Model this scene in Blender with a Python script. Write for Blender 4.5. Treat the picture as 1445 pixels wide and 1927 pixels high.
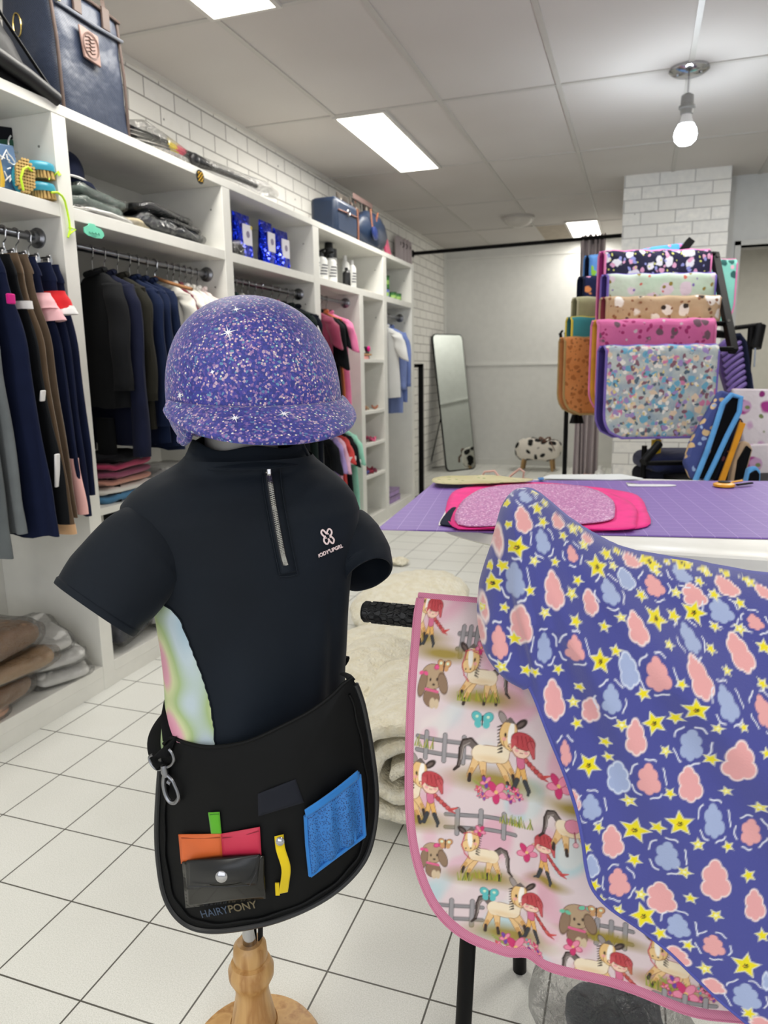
import bpy, bmesh, math, random
import numpy as np
from math import sin, cos, pi, radians, exp, sqrt
from mathutils import Vector, Matrix, noise
random.seed(7)
for o in list(bpy.data.objects): bpy.data.objects.remove(o)
S = bpy.context.scene
COL = S.collection
# ---------------------------------------------------------------- camera
CH = 1.115; FX = 1368.2; YAW, PIT, ROL = 0.3351, -0.1909, -0.0151
IW, IH = 1445, 1927
_c, _s = cos(YAW), sin(YAW)
FW = np.array([-_s*cos(PIT), _c*cos(PIT), sin(PIT)])
_r = np.cross(FW, [0, 0, 1]); _r /= np.linalg.norm(_r); _u = np.cross(_r, FW)
RT = _r*cos(ROL)+_u*sin(ROL); UP = -_r*sin(ROL)+_u*cos(ROL)
OC = np.array([0, 0, CH])
cd = bpy.data.cameras.new('camera'); cam = bpy.data.objects.new('camera', cd); COL.objects.link(cam)
cam.matrix_world = Matrix(((RT[0], UP[0], -FW[0], 0), (RT[1], UP[1], -FW[1], 0), (RT[2], UP[2], -FW[2], CH), (0, 0, 0, 1)))
cd.sensor_fit = 'VERTICAL'; cd.sensor_height = 36.0; cd.lens = 36.0*FX/IH; cd.clip_start = 0.05
cd.dof.use_dof = True; cd.dof.focus_distance = 1.1; cd.dof.aperture_fstop = 7.0
S.camera = cam
# ---------------------------------------------------------------- world, lights, exposure
S.view_settings.view_transform = 'Standard'; S.view_settings.look = 'None'
S.view_settings.gamma = 1.0; S.view_settings.use_curve_mapping = False
S.view_settings.exposure = -0.05
w = bpy.data.worlds.new('world'); S.world = w; w.use_nodes = True
w.node_tree.nodes['Background'].inputs[0].default_value = (.82, .88, 1, 1)
w.node_tree.nodes['Background'].inputs[1].default_value = 0.5
ZC = 2.495          # ceiling height
def area(name, loc, sx, sy, power, color, rot=(0, 0, 0)):
    l = bpy.data.lights.new(name, 'AREA'); l.shape = 'RECTANGLE'; l.size = sx; l.size_y = sy
    l.energy = power; l.color = color
    o = bpy.data.objects.new(name, l); COL.objects.link(o); o.location = loc; o.rotation_euler = rot
    return o
WARM = (1, .97, .9); COOL = (.96, .975, 1)
PANELS = [(-1.51, 4.61, .27, 1.17), (-1.51, 2.2, .27, 1.17), (-.59, 8.0, .28, .98), (.9, 4.6, .27, 1.17), (.9, 2.2, .27, 1.17), (-1.51, -.2, .27, 1.17), (.9, -.2, .27, 1.17)]
for px_, py_, sx_, sy_ in PANELS:
    area('panel_light', (px_, py_, ZC-.03), sx_, sy_, 11 if py_ > 7 else 17, WARM)
area('corridor_fill', (1.6, 8.4, ZC-.05), .6, 1.2, 30, WARM)  # unseen fill lamp, added to brighten the room behind the doorway
area('shopfront_daylight', (.3, -2.3, 1.45), 4.2, 2.1, 46, COOL, (radians(90), 0, 0))

# ---------------------------------------------------------------- pixel helpers: rays of the calibrated view met with real planes
def ray(x, y): return FW+RT*((x-IW/2)/FX)-UP*((y-IH/2)/FX)
def on(x, y, ax, v):
    d = ray(x, y); t = (v-OC[ax])/d[ax]; return OC+t*d
def dep(x, y, D): return OC+D*ray(x, y)
def proj(P):
    d = P-OC; z = d@FW
    return IW/2+FX*(d@RT)/z, IH/2-FX*(d@UP)/z
# ---------------------------------------------------------------- materials
MATS = {}
def sr(h):
    if isinstance(h, str):
        h = h.lstrip('#'); h = [int(h[i:i+2], 16)/255 for i in (0, 2, 4)]
        return tuple(((c+.055)/1.055)**2.4 if c > .04045 else c/12.92 for c in h)
    return h
class NT:
    def __init__(s, name):
        s.m = bpy.data.materials.new(name); s.m.use_nodes = True; s.t = s.m.node_tree
        s.b = s.t.nodes['Principled BSDF']; s.co = None
    def n(s, typ, **k):
        nd = s.t.nodes.new(typ)
        for a, v in k.items(): setattr(nd, a, v)
        return nd
    def l(s, a, b): s.t.links.new(a, b)
    def coord(s, scale=None, kind='Object', loc=None):
        tc = s.n('ShaderNodeTexCoord').outputs[kind]
        if scale is None and loc is None: return tc
        mp = s.n('ShaderNodeMapping'); s.l(tc, mp.inputs[0])
        if scale is not None: mp.inputs['Scale'].default_value = scale if hasattr(scale, '__len__') else (scale,)*3
        if loc is not None: mp.inputs['Location'].default_value = loc
        return mp.outputs[0]
    def ramp(s, fac, stops, interp='LINEAR'):
        r = s.n('ShaderNodeValToRGB'); e = r.color_ramp; e.interpolation = interp
        while len(e.elements) < len(stops): e.elements.new(.5)
        for el, (p, c) in zip(e.elements, stops): el.position = p; el.color = (*sr(c), 1)
        s.l(fac, r.inputs[0]); return r.outputs[0]
    def mix(s, fac, a, b, bt='MIX'):
        m = s.n('ShaderNodeMix', data_type='RGBA', blend_type=bt)
        for i, v in ((0, fac), (6, a), (7, b)):
            if hasattr(v, 'links'): s.l(v, m.inputs[i])
            elif i == 0: m.inputs[0].default_value = v
            else: m.inputs[i].default_value = (*sr(v), 1)
        return m.outputs[2]
    def bump(s, h, strength=.3, dist=.002):
        b = s.n('ShaderNodeBump'); b.inputs['Strength'].default_value = strength; b.inputs['Distance'].default_value = dist
        s.l(h, b.inputs['Height']); s.l(b.outputs[0], s.b.inputs['Normal'])
    def noise(s, co, scale, detail=2, out='Fac'):
        n_ = s.n('ShaderNodeTexNoise'); n_.inputs['Scale'].default_value = scale; n_.inputs['Detail'].default_value = detail
        s.l(co, n_.inputs['Vector']); return n_.outputs[out]
    def base(s, c):
        if hasattr(c, 'links'): s.l(c, s.b.inputs['Base Color'])
        else: s.b.inputs['Base Color'].default_value = (*sr(c), 1)
def M(name, color, rough=.6, metal=0, fabric=False, sheen=0, spec=.5, bump=None, emit=None, alpha=None, trans=0):
    if name in MATS: return MATS[name]
    t = NT(name); t.b.inputs['Roughness'].default_value = rough; t.b.inputs['Metallic'].default_value = metal
    t.b.inputs['Specular IOR Level'].default_value = spec
    if fabric and max(sr(color)) < .05: t.b.inputs['Specular IOR Level'].default_value = .12; sheen = .02
    c = t.coord()
    n_ = t.noise(c, 14, 2)
    cc = sr(color); k_ = .975 if min(cc) > .4 else .9; lo = tuple(x*k_ for x in cc); hi = tuple(min(1, x*(2-k_)) for x in cc)
    t.base(t.ramp(n_, [(.3, lo), (.7, hi)]))
    if fabric:
        t.bump(t.noise(c, 600, 1), .25, .0006)
        if sheen: t.b.inputs['Sheen Weight'].default_value = sheen
    elif bump: t.bump(t.noise(c, bump[0], 2), bump[1], bump[2])
    if emit: t.b.inputs['Emission Color'].default_value = (*sr(emit[0]), 1); t.b.inputs['Emission Strength'].default_value = emit[1]
    if trans: t.b.inputs['Transmission Weight'].default_value = trans
    MATS[name] = t.m; return t.m
def F(name, color, rough=.85, sheen=.15): return M(name, color, rough, fabric=True, sheen=sheen, spec=.25)
def plastic_film():
    if 'film' in MATS: return MATS['film']
    t = NT('clear_film'); g_ = t.n('ShaderNodeBsdfGlossy'); g_.inputs['Roughness'].default_value = .13; tr = t.n('ShaderNodeBsdfTransparent'); tr.inputs[0].default_value = (.93, .93, .93, 1)
    bp = t.n('ShaderNodeBump'); bp.inputs['Strength'].default_value = 1; bp.inputs['Distance'].default_value = .02; t.l(t.noise(t.coord(), 38, 4), bp.inputs['Height']); t.l(bp.outputs[0], g_.inputs['Normal'])
    lw = t.n('ShaderNodeLayerWeight'); lw.inputs[0].default_value = .35; t.l(bp.outputs[0], lw.inputs['Normal']); mr = t.n('ShaderNodeMapRange'); mr.inputs[3].default_value = .07; mr.inputs[4].default_value = .6; t.l(lw.outputs['Fresnel'], mr.inputs[0])
    ms = t.n('ShaderNodeMixShader'); t.l(mr.outputs[0], ms.inputs[0]); t.l(tr.outputs[0], ms.inputs[1]); t.l(g_.outputs[0], ms.inputs[2]); t.l(ms.outputs[0], t.t.nodes['Material Output'].inputs[0])
    MATS['film'] = t.m; return t.m
def VC(name, rough=.8, weave=500, sheen=.1, bs=.25):
    if name in MATS: return MATS[name]
    t = NT(name); a = t.n('ShaderNodeAttribute', attribute_name='Col'); t.l(a.outputs[0], t.b.inputs['Base Color'])
    t.b.inputs['Roughness'].default_value = rough; t.b.inputs['Specular IOR Level'].default_value = .25
    t.b.inputs['Sheen Weight'].default_value = sheen
    t.bump(t.noise(t.coord(), weave, 2), bs, .0008); MATS[name] = t.m; return t.m
def PAT(name, base, blobs, scale=30, rough=.85, bump=True):
    """printed quilt fabric: scattered voronoi motifs over a soft two-tone base"""
    if name in MATS: return MATS[name]
    t = NT(name); c = t.coord(); t.b.inputs['Roughness'].default_value = rough; t.b.inputs['Specular IOR Level'].default_value = .25
    wn = t.n('ShaderNodeTexNoise'); wn.inputs['Scale'].default_value = scale*.8; t.l(c, wn.inputs['Vector'])
    add = t.n('ShaderNodeMix', data_type='VECTOR'); add.inputs[0].default_value = .035; t.l(c, add.inputs[4]); t.l(wn.outputs['Color'], add.inputs[5])
    out = t.ramp(t.noise(c, scale*.35, 3), [(.35, base[0]), (.65, base[1])])
    for i, (col, sc, th) in enumerate(blobs):
        mp = t.n('ShaderNodeMapping'); mp.inputs['Location'].default_value = (i*3.7, i*1.3, i*2.1); t.l(add.outputs[1], mp.inputs[0])
        v = t.n('ShaderNodeTexVoronoi'); v.inputs['Scale'].default_value = sc; t.l(mp.outputs[0], v.inputs['Vector'])
        f = t.ramp(v.outputs['Distance'], [(th, (1, 1, 1)), (th+.06, (0, 0, 0))])
        out = t.mix(f, out, col)
    t.base(out)
    if bump: t.bump(t.noise(c, 16, 2), .5, .01)
    MATS[name] = t.m; return t.m

# ---------------------------------------------------------------- mesh builder
class MB:
    def __init__(s): s.v = []; s.f = []
    def add(s, vs, fs):
        k = len(s.v); s.v += [tuple(map(float, p)) for p in vs]; s.f += [tuple(i+k for i in f) for f in fs]; return s
    def box(s, x0, x1, y0, y1, z0, z1):
        return s.add([(x, y, z) for x in (x0, x1) for y in (y0, y1) for z in (z0, z1)],
                     [(0, 1, 3, 2), (4, 6, 7, 5), (0, 4, 5, 1), (2, 3, 7, 6), (0, 2, 6, 4), (1, 5, 7, 3)])
    def obox(s, c, ax, ay, az):  # oriented: centre and three half-axis vectors
        c, ax, ay, az = map(np.array, (c, ax, ay, az))
        return s.add([c+i*ax+j*ay+k*az for i in (-1, 1) for j in (-1, 1) for k in (-1, 1)],
                     [(0, 1, 3, 2), (4, 6, 7, 5), (0, 4, 5, 1), (2, 3, 7, 6), (0, 2, 6, 4), (1, 5, 7, 3)])
    def grid(s, fn, nu, nv, cu=False, cv=False):
        vs = [fn(i/(nu if cu else nu-1), j/(nv if cv else nv-1)) for i in range(nu) for j in range(nv)]
        fs = []
        for i in range(nu if cu else nu-1):
            for j in range(nv if cv else nv-1):
                a = i*nv+j; b = i*nv+(j+1) % nv; i2 = (i+1) % nu
                fs.append((a, b, i2*nv+(j+1) % nv, i2*nv+j))
        return s.add(vs, fs)
    def tube(s, pts, r, n=10, caps=True, flat=None):
        pts = [np.array(p, float) for p in pts]; m = len(pts)
        rs = r if hasattr(r, '__len__') else [r]*m
        T = [pts[min(i+1, m-1)]-pts[max(i-1, 0)] for i in range(m)]; T = [t/(np.linalg.norm(t)+1e-12) for t in T]
        a = np.array([0, 0, 1.]) if abs(T[0][2]) < .9 else np.array([1., 0, 0])
        N = np.cross(T[0], a); N /= np.linalg.norm(N); vs = []
        for i in range(m):
            N = N-T[i]*(N@T[i]); N /= (np.linalg.norm(N)+1e-12); B = np.cross(T[i], N)
            for k in range(n):
                th = 2*pi*k/n
                q = N*cos(th)*rs[i]+B*sin(th)*rs[i]*(flat if flat else 1)
                vs.append(pts[i]+q)
        fs = [(i*n+k, i*n+(k+1) % n, (i+1)*n+(k+1) % n, (i+1)*n+k) for i in range(m-1) for k in range(n)]
        if caps: fs += [tuple(range(n-1, -1, -1)), tuple((m-1)*n+k for k in range(n))]
        return s.add(vs, fs)
    def lathe(s, prof, c=(0, 0, 0), n=28, axis=None):
        c = np.array(c, float); A = np.array([0, 0, 1.]) if axis is None else np.array(axis, float)/np.linalg.norm(axis)
        a = np.array([1., 0, 0]) if abs(A[0]) < .9 else np.array([0, 1., 0]); X = np.cross(A, a); X /= np.linalg.norm(X); Y = np.cross(A, X)
        vs = [c+A*z+(X*cos(2*pi*k/n)+Y*sin(2*pi*k/n))*r for r, z in prof for k in range(n)]
        m = len(prof)
        fs = [(i*n+k, i*n+(k+1) % n, (i+1)*n+(k+1) % n, (i+1)*n+k) for i in range(m-1) for k in range(n)]
        fs += [tuple(range(n-1, -1, -1)), tuple((m-1)*n+k for k in range(n))]
        return s.add(vs, fs)
    def ell(s, c, rx, ry, rz, n=16, f=None):
        def g(u, v):
            th = 2*pi*u; ph = pi*(v-.5)
            p = np.array([rx*cos(ph)*cos(th), ry*cos(ph)*sin(th), rz*sin(ph)])
            if f: p = f(p)
            return p+np.array(c)
        return s.grid(g, n*2, n, cu=True)
    def prism(s, out, d):  # closed outline of 3D points + thickness vector
        n = len(out); d = np.array(d, float); o = [np.array(p, float) for p in out]
        return s.add(o+[p+d for p in o], [tuple(range(n-1, -1, -1)), tuple(range(n, 2*n))]+[(i, (i+1) % n, n+(i+1) % n, n+i) for i in range(n)])
    def build(s, name, mat, parent=None, smooth=True, bevel=0, sub=0, sharp=40, solid=0):
        me = bpy.data.meshes.new(name); me.from_pydata(s.v, [], s.f); me.validate(); me.update()
        bm = bmesh.new(); bm.from_mesh(me); bmesh.ops.recalc_face_normals(bm, faces=bm.faces[:])
        if smooth:
            for f in bm.faces: f.smooth = True
            a = radians(sharp)
            for e in bm.edges:
                if len(e.link_faces) == 2 and e.calc_face_angle(0) > a: e.smooth = False
        bm.to_mesh(me); bm.free()
        o = bpy.data.objects.new(name, me); COL.objects.link(o); me.materials.append(mat)
        if parent: o.parent = parent
        if solid: m = o.modifiers.new('solid', 'SOLIDIFY'); m.thickness = solid; m.offset = 0
        if bevel: m = o.modifiers.new('bevel', 'BEVEL'); m.width = bevel; m.segments = 2; m.limit_method = 'ANGLE'
        if sub: m = o.modifiers.new('sub', 'SUBSURF'); m.levels = sub; m.render_levels = sub
        return o
def tag(o, label=None, cat=None, group=None, kind=None):
    if label: o['label'] = label
    if cat: o['category'] = cat
    if group: o['group'] = group
    if kind: o['kind'] = kind
    return o
def thing(name, label, cat, loc=(0, 0, 0), group=None):
    """Empty; child meshes are given in world coordinates, so the empty's location is undone through matrix_parent_inverse"""
    o = bpy.data.objects.new(name, None); COL.objects.link(o); o.empty_display_size = .05
    o.location = tuple(map(float, loc)); return tag(o, label, cat, group)
def P(mb, name, mat, th, **k):  # part with world coordinates under thing th
    o = mb.build(name, mat, None, **k); o.parent = th
    L = Vector((0, 0, 0)); q = th
    while q: L += q.location; q = q.parent
    if L.length: o.data.transform(Matrix.Translation(-L))
    return o
def struct(name, mb, mat, **k): return tag(mb.build(name, mat, **k), kind='structure')
def nz(x, y, z=0, s=1): return noise.noise(Vector((x*s, y*s, z*s)))
WHITE = M('white_laminate', '#e4e3dc', .45)
BLACKM = M('black_powder_coat', '#070708', .5, spec=.15)
CHROME = M('chrome', '#b9b9bb', .14, 1)
GUN = M('gunmetal', '#8a8b8f', .28, 1)
FILM = plastic_film()
BLACKF = F('black_cloth', '#121418'); NAVYF = F('navy_cloth', '#171d33')

# ================================================================ SETTING
XW = -2.21; XS = -1.77; YB = 8.62
def tilemat():
    t = NT('floor_tiles'); c = t.coord(); t.b.inputs['Roughness'].default_value = .42
    b = t.n('ShaderNodeTexBrick'); b.offset = 0; b.squash = 1
    mp = t.n('ShaderNodeMapping'); mp.inputs['Location'].default_value = (1.908, -.882, 0); t.l(c, mp.inputs[0]); t.l(mp.outputs[0], b.inputs[0])
    for k, v in (('Scale', 1), ('Brick Width', .2005), ('Row Height', .2005), ('Mortar Size', .0019), ('Mortar Smooth', .15)): b.inputs[k].default_value = v
    sp = t.ramp(t.noise(c, 420, 2), [(.35, '#dadbd4'), (.62, '#eeeee9')])
    t.l(sp, b.inputs['Color1']); t.l(sp, b.inputs['Color2']); b.inputs['Mortar'].default_value = (*sr('#55534c'), 1)
    big = t.ramp(t.noise(c, 3, 3), [(.3, (.93, .93, .92)), (.7, (1, 1, 1))])
    t.base(t.mix(1, b.outputs[0], big, 'MULTIPLY'))
    inv = t.n('ShaderNodeMath', operation='SUBTRACT'); inv.inputs[0].default_value = 1; t.l(b.outputs['Fac'], inv.inputs[1])
    t.bump(inv.outputs[0], .5, .001); return t.m
def brickmat(name, axis, off=0.0, zoff=0.0, mort='#8f8b86', col='#eceae4'):
    t = NT(name); c = t.coord(); t.b.inputs['Roughness'].default_value = .6
    sx = t.n('ShaderNodeSeparateXYZ'); t.l(c, sx.inputs[0]); cb = t.n('ShaderNodeCombineXYZ'); t.l(sx.outputs[axis], cb.inputs[0]); t.l(sx.outputs[2], cb.inputs[1])
    mp = t.n('ShaderNodeMapping'); mp.inputs['Location'].default_value = (off, zoff, 0); t.l(cb.outputs[0], mp.inputs[0])
    b = t.n('ShaderNodeTexBrick'); b.offset = .5; t.l(mp.outputs[0], b.inputs[0])
    for k, v in (('Scale', 1), ('Brick Width', .2375), ('Row Height', .0885), ('Mortar Size', .0035), ('Mortar Smooth', .3)): b.inputs[k].default_value = v
    t.l(t.ramp(t.noise(c, 25, 3), [(.3, col), (.7, '#f3f1ec')]), b.inputs['Color1']); t.l(t.ramp(t.noise(c, 4, 3), [(.3, col), (.7, '#e6e4de')]), b.inputs['Color2'])
    b.inputs['Mortar'].default_value = (*sr(mort), 1)
    v = t.n('ShaderNodeTexVoronoi'); v.inputs['Scale'].default_value = 7; t.l(c, v.inputs['Vector'])
    dots = t.ramp(v.outputs['Distance'], [(.035, (1, 1, 1)), (.05, (0, 0, 0))])
    t.base(t.mix(dots, b.outputs[0], '#5d5a58'))
    inv = t.n('ShaderNodeMath', operation='SUBTRACT'); inv.inputs[0].default_value = 1; t.l(b.outputs['Fac'], inv.inputs[1])
    t.bump(inv.outputs[0], .7, .004); return t.m
struct('floor', MB().box(-2.4, 3.0, -2.5, 10.5, -.05, 0), tilemat())
struct('wall_left', MB().box(XW-.1, XW, -2.5, YB, 0, 2.6), brickmat('brick_left', 1, .0, .02))
WALLM = M('painted_wall', '#d3d3cf', .6)
struct('wall_back', MB().box(-2.4, -.17, YB, YB+.1, 0, 2.6), M('white_board_wall', '#dcdcd8', .5, bump=(60, .2, .002)))
struct('wall_alcove', MB().box(-.17, -.07, 6.25, YB, 0, 2.6), WALLM)
struct('wall_pillar', MB().box(-.173, .547, 5.96, 6.6, 0, ZC+.02), brickmat('brick_pillar', 0, .166, -.02, mort='#b4b3b2', col='#dddddc'))
# wall right of the pillar with a doorway into the next room
YD = 6.28
struct('wall_rear', MB().box(.547, .66, YD, YD+.12, 0, 2.6).box(1.55, 3.0, YD, YD+.12, 0, 2.6).box(.66, 1.55, YD, YD+.12, 2.0, 2.6), M('rear_wall_paint', '#c9cac9', .6))
struct('trim_1', MB().box(.63, .67, YD-.02, YD+.14, 0, 2.03).box(1.53, 1.57, YD-.02, YD+.14, 0, 2.03).box(.63, 1.57, YD-.02, YD+.14, 2.0, 2.035), M('door_trim', '#c3c3c0', .5))
struct('wall_corridor', MB().box(.5, 3.0, 10.2, 10.3, 0, 2.6).box(2.9, 3.0, 6.4, 10.2, 0, 2.6), M('corridor_wall', '#cfccc2', .6))
struct('wall_right', MB().box(2.95, 3.05, -2.5, 6.4, 0, 2.6), WALLM)
struct('trim_2', MB().box(XW+.0, -.17, YB-.015, YB, 1.165, 1.195).box(XW, -.17, YB-.012, YB, 2.36, 2.385).box(-2.215, -2.19, YB-.03, YB, 0, 2.49), M('batten', '#e2e2de', .5))
struct('trim_6', MB().box(-.185, -.17, 6.7, YB, 1.165, 1.195), M('batten', '#e2e2de', .5))
struct('baseboard_back', MB().box(XW, -.17, YB-.02, YB, 0, .07), M('skirting', '#d9d9d4', .5))
struct('wall_lobby', MB().box(.547, 3.0, 6.4, 6.41, 2.3, 2.6), WALLM)
t = NT('ceiling_panels'); t.b.inputs['Roughness'].default_value = .85
t.base(t.ramp(t.noise(t.coord(), 1.1, 2), [(.35, '#c2bdb8'), (.65, '#c9c5c1')])); t.bump(t.noise(t.coord(), 90, 3), .12, .001)
struct('ceiling', MB().box(-2.4, 3.1, -2.5, 10.4, ZC, ZC+.05), t.m)
GX = [-1.651+.603*k for k in range(8)]; GY = [2.80-1.202*4+1.202*k for k in range(12)]
g = MB()
for x in GX: g.box(x-.012, x+.012, -2.5, 10.2, ZC-.005, ZC+.002)
for y in GY: g.box(XW, 3.0, y-.012, y+.012, ZC-.0052, ZC+.002)
struct('trim_3', g, M('ceiling_grid_bar', '#b9b6b0', .5))
struct('trim_4', MB().box(XW, XW+.02, -2.5, YB, ZC-.022, ZC), M('wall_angle', '#d8d5ce', .5))
struct('trim_5', MB().box(-1.04, -.75, 7.6, 8.55, ZC-.004, ZC), M('bare_panel', '#a79c8c', .8))
LIT = M('light_diffuser', '#ffffff', .5, emit=('#fffaf0', 4.5))
FR = M('light_frame', '#c9c6c0', .5)
labs = {0: 'rectangular ceiling light panel in the middle of the left ceiling', 1: 'ceiling light panel cut off by the top edge of the photo', 2: 'small far ceiling light panel above the curtain'}
for i, (x, y, sx, sy) in enumerate(PANELS[:3]):
    th = thing('ceiling_light', labs[i], 'ceiling light', (x, y, ZC), 'recessed ceiling light panels')
    P(MB().box(x-sx/2, x+sx/2, y-sy/2, y+sy/2, ZC-.012, ZC-.006), 'diffuser', LIT, th)
    q = MB()
    for a, b, c, d in ((-sx/2-.02, -sx/2, -sy/2, sy/2), (sx/2, sx/2+.02, -sy/2, sy/2), (-sx/2-.02, sx/2+.02, -sy/2-.015, -sy/2), (-sx/2-.02, sx/2+.02, sy/2, sy/2+.015)):
        q.box(x+a, x+b, y+c, y+d, ZC-.014, ZC)
    P(q, 'frame', FR, th)
c = on(975, 408, 2, ZC)
th = thing('dome_light', 'unlit round dome light on the far ceiling', 'ceiling light', c)
P(MB().lathe([(.15, 0), (.15, -.02), (.135, -.03)], c), 'base_ring', M('dome_base', '#b5b0aa', .4), th)
P(MB().lathe([(.13, -.025), (.12, -.05), (.09, -.075), (.04, -.09), (.004, -.092)], c), 'glass_shade', M('dome_glass', '#c5c0b8', .3), th)
c = on(1297, 128, 2, ZC); zb = on(1291, 253, 1, c[1])[2]
th = thing('pendant_light', 'bare bulb pendant lamp hanging from a chrome ceiling plate', 'pendant lamp', c)
P(MB().lathe([(.09, 0), (.09, -.012), (.07, -.025), (.02, -.034), (.006, -.036)], c), 'ceiling_rose', CHROME, th)
for s in (-1, 1): P(MB().lathe([(.008, -.02), (.008, -.036), (.002, -.038)], (c[0]+s*.05, c[1]-.02, c[2]), n=10), 'screw', CHROME, th)
zt = c[2]
P(MB().tube([(c[0], c[1], zt-.03), (c[0], c[1], zb+.17)], .0045), 'stem', CHROME, th)
P(MB().lathe([(.012, .18), (.028, .17), (.03, .13), (.038, .125), (.038, .115), (.03, .11), (.028, .09), (.02, .085)], (c[0], c[1], zb)), 'lamp_holder', M('white_holder', '#8c8c8a', .4), th)
P(MB().lathe([(.022, .095), (.026, .07), (.036, .045)], (c[0], c[1], zb)), 'bulb_neck', M('bulb_neck', '#dddddd', .3), th)
P(MB().lathe([(.036, .045), (.049, .02), (.053, -.002), (.048, -.026), (.03, -.044), (.003, -.05)], (c[0], c[1], zb)), 'bulb', M('lit_bulb', '#ffffff', .3, emit=('#eaf6ff', 12)), th)
pl = bpy.data.lights.new('bulb_light', 'POINT'); pl.energy = 14; pl.color = (.85, .93, 1); pl.shadow_soft_size = .05
po = bpy.data.objects.new('bulb_light', pl); COL.objects.link(po); po.location = (c[0], c[1], zb-.06-.05)

# ================================================================ SHELVING
SH = thing('shelving_unit', 'built-in white open shelving along the left brick wall', 'shelving', (XS, 3.5, 0))
XB = XW+.004
posts = [(.0, .06), (1.99, 2.05), (2.985, 3.05), (3.94, 4.02), (5.14, 5.215), (5.835, 5.9)]
for y0, y1 in posts: P(MB().box(XB+.02, XS, y0, y1, 0, 1.925), 'upright', WHITE, SH, bevel=.0015)
P(MB().box(XB+.02, XS, 4.655, 4.725, 0, 1.615), 'upright', WHITE, SH, bevel=.0015)
P(MB().box(XB+.02, XS+.001, 0, 5.905, 1.925, 1.957), 'top_board', WHITE, SH, bevel=.0015)
P(MB().box(XB, XB+.02, 0, 5.9, .0, 1.95), 'back_panel', M('back_board', '#dddcd6', .5), SH)
bays = [(.06, 1.99), (2.05, 2.985), (3.05, 3.94), (4.02, 5.14), (5.215, 5.835)]
for i, (a, b) in enumerate(bays):
    P(MB().box(XB+.02, XS-.001, a, b, 1.615, 1.655), 'shelf', WHITE, SH, bevel=.0015)
    P(MB().box(XB+.02, XS-.001, a, b, .05, .09), 'bottom_shelf', WHITE, SH, bevel=.0015)
    P(MB().box(XS-.02, XS-.002, a, b, 0, .05), 'plinth', WHITE, SH)
for z in (1.2, .845, .618, .39, ): P(MB().box(XB+.02, XS-.003, 4.725, 5.14, z-.022, z), 'shelf', WHITE, SH, bevel=.001)
P(MB().box(XB+.02, XS-.04, 2.05, 2.985, .62, .645), 'shelf', WHITE, SH)
XR, ZR = -1.87, 1.557
for a, b, z in ((.06, 1.99, ZR), (2.05, 2.985, ZR), (3.05, 3.94, ZR), (4.02, 4.655, 1.565), (5.215, 5.835, 1.54), (4.02, 4.655, .83)):
    q = MB().tube([(XR, a, z), (XR, b, z)], .0125, 14)
    r = P(q, 'hanging_rail', GUN, SH)
    for yy, s in ((b, -1), (a, 1)):
        P(MB().lathe([(.032, 0), (.032, .006), (.02, .012), (.02, .03), (.013, .032)], (XR, yy, z), axis=(0, s, 0)), 'rail_flange', GUN, r)
# peg holes and screw caps
q = MB()
for y0, y1 in posts[1:]:
    for z in (1.83, 1.5, 1.2): q.lathe([(.004, 0), (.004, .0015)], (XS-.06, y0, z), n=8, axis=(0, -1, 0))
P(q, 'screw_cap', M('screw_cap', '#77746e', .5), SH)
# ================================================================ HANGING CLOTHES
def interp(tab, z):
    tab = sorted(tab)
    if z <= tab[0][0]: return tab[0][1:]
    for a, b in zip(tab, tab[1:]):
        if z <= b[0]:
            t = (z-a[0])/(b[0]-a[0]+1e-9); t = t*t*(3-2*t)
            return tuple(p+(q-p)*t for p, q in zip(a[1:], b[1:]))
    return tab[-1][1:]
def body(mb, prof, yc, seed=0, n=28, rows=34, fold=.006, ylean=0):
    """closed cloth body hanging in the x-z plane: prof = (z, x_back, x_front, thickness)"""
    zs = [p[0] for p in prof]; z0, z1 = min(zs), max(zs)
    def fn(u, v):
        z = z0+(z1-z0)*v; xb, xf, th = interp(prof, z); a = 2*pi*u
        cx, hx = (xb+xf)/2, (xf-xb)/2
        ca, sa = cos(a), sin(a)
        x = cx+hx*(abs(ca)**.7)*(1 if ca > 0 else -1); y = th/2*(abs(sa)**.8)*(1 if sa > 0 else -1)
        k = (1-v)*.8+.2
        f = fold*k*(sin(x*55+seed*2.1+z*3)+.6*sin(x*97+seed+1.3*z))+fold*1.2*nz(x*6, z*4, seed*3.1)
        zz = z+(fold*.8*sin(x*40+seed) if v < .02 else 0)
        return (x+.35*f*ca, yc+y+f+ylean*(z1-z), zz)
    mb.grid(fn, n, rows, cu=True)
    k = len(mb.v)-n*rows
    mb.f.append(tuple(k+i*rows for i in range(n))); mb.f.append(tuple(k+i*rows+rows-1 for i in range(n-1, -1, -1)))
    return mb
def hook(th, y, x=XR, z=ZR, drop=.07):
    pts = [(x+.016*sin(a), y, z+.004+.016*cos(a)) for a in np.linspace(-2.4, 1.6, 12)][::-1]
    pts = [(x+.016*cos(a), y, z+.0*1+.016*sin(a)) for a in np.linspace(-.5, 3.3, 12)]
    pts = pts[::-1][0:]+[(x+.012, y, z-.025), (x, y, z-.035), (x, y, z-drop)]
    return P(MB().tube(pts, .0022, 6), 'hook', CHROME, th)
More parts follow.
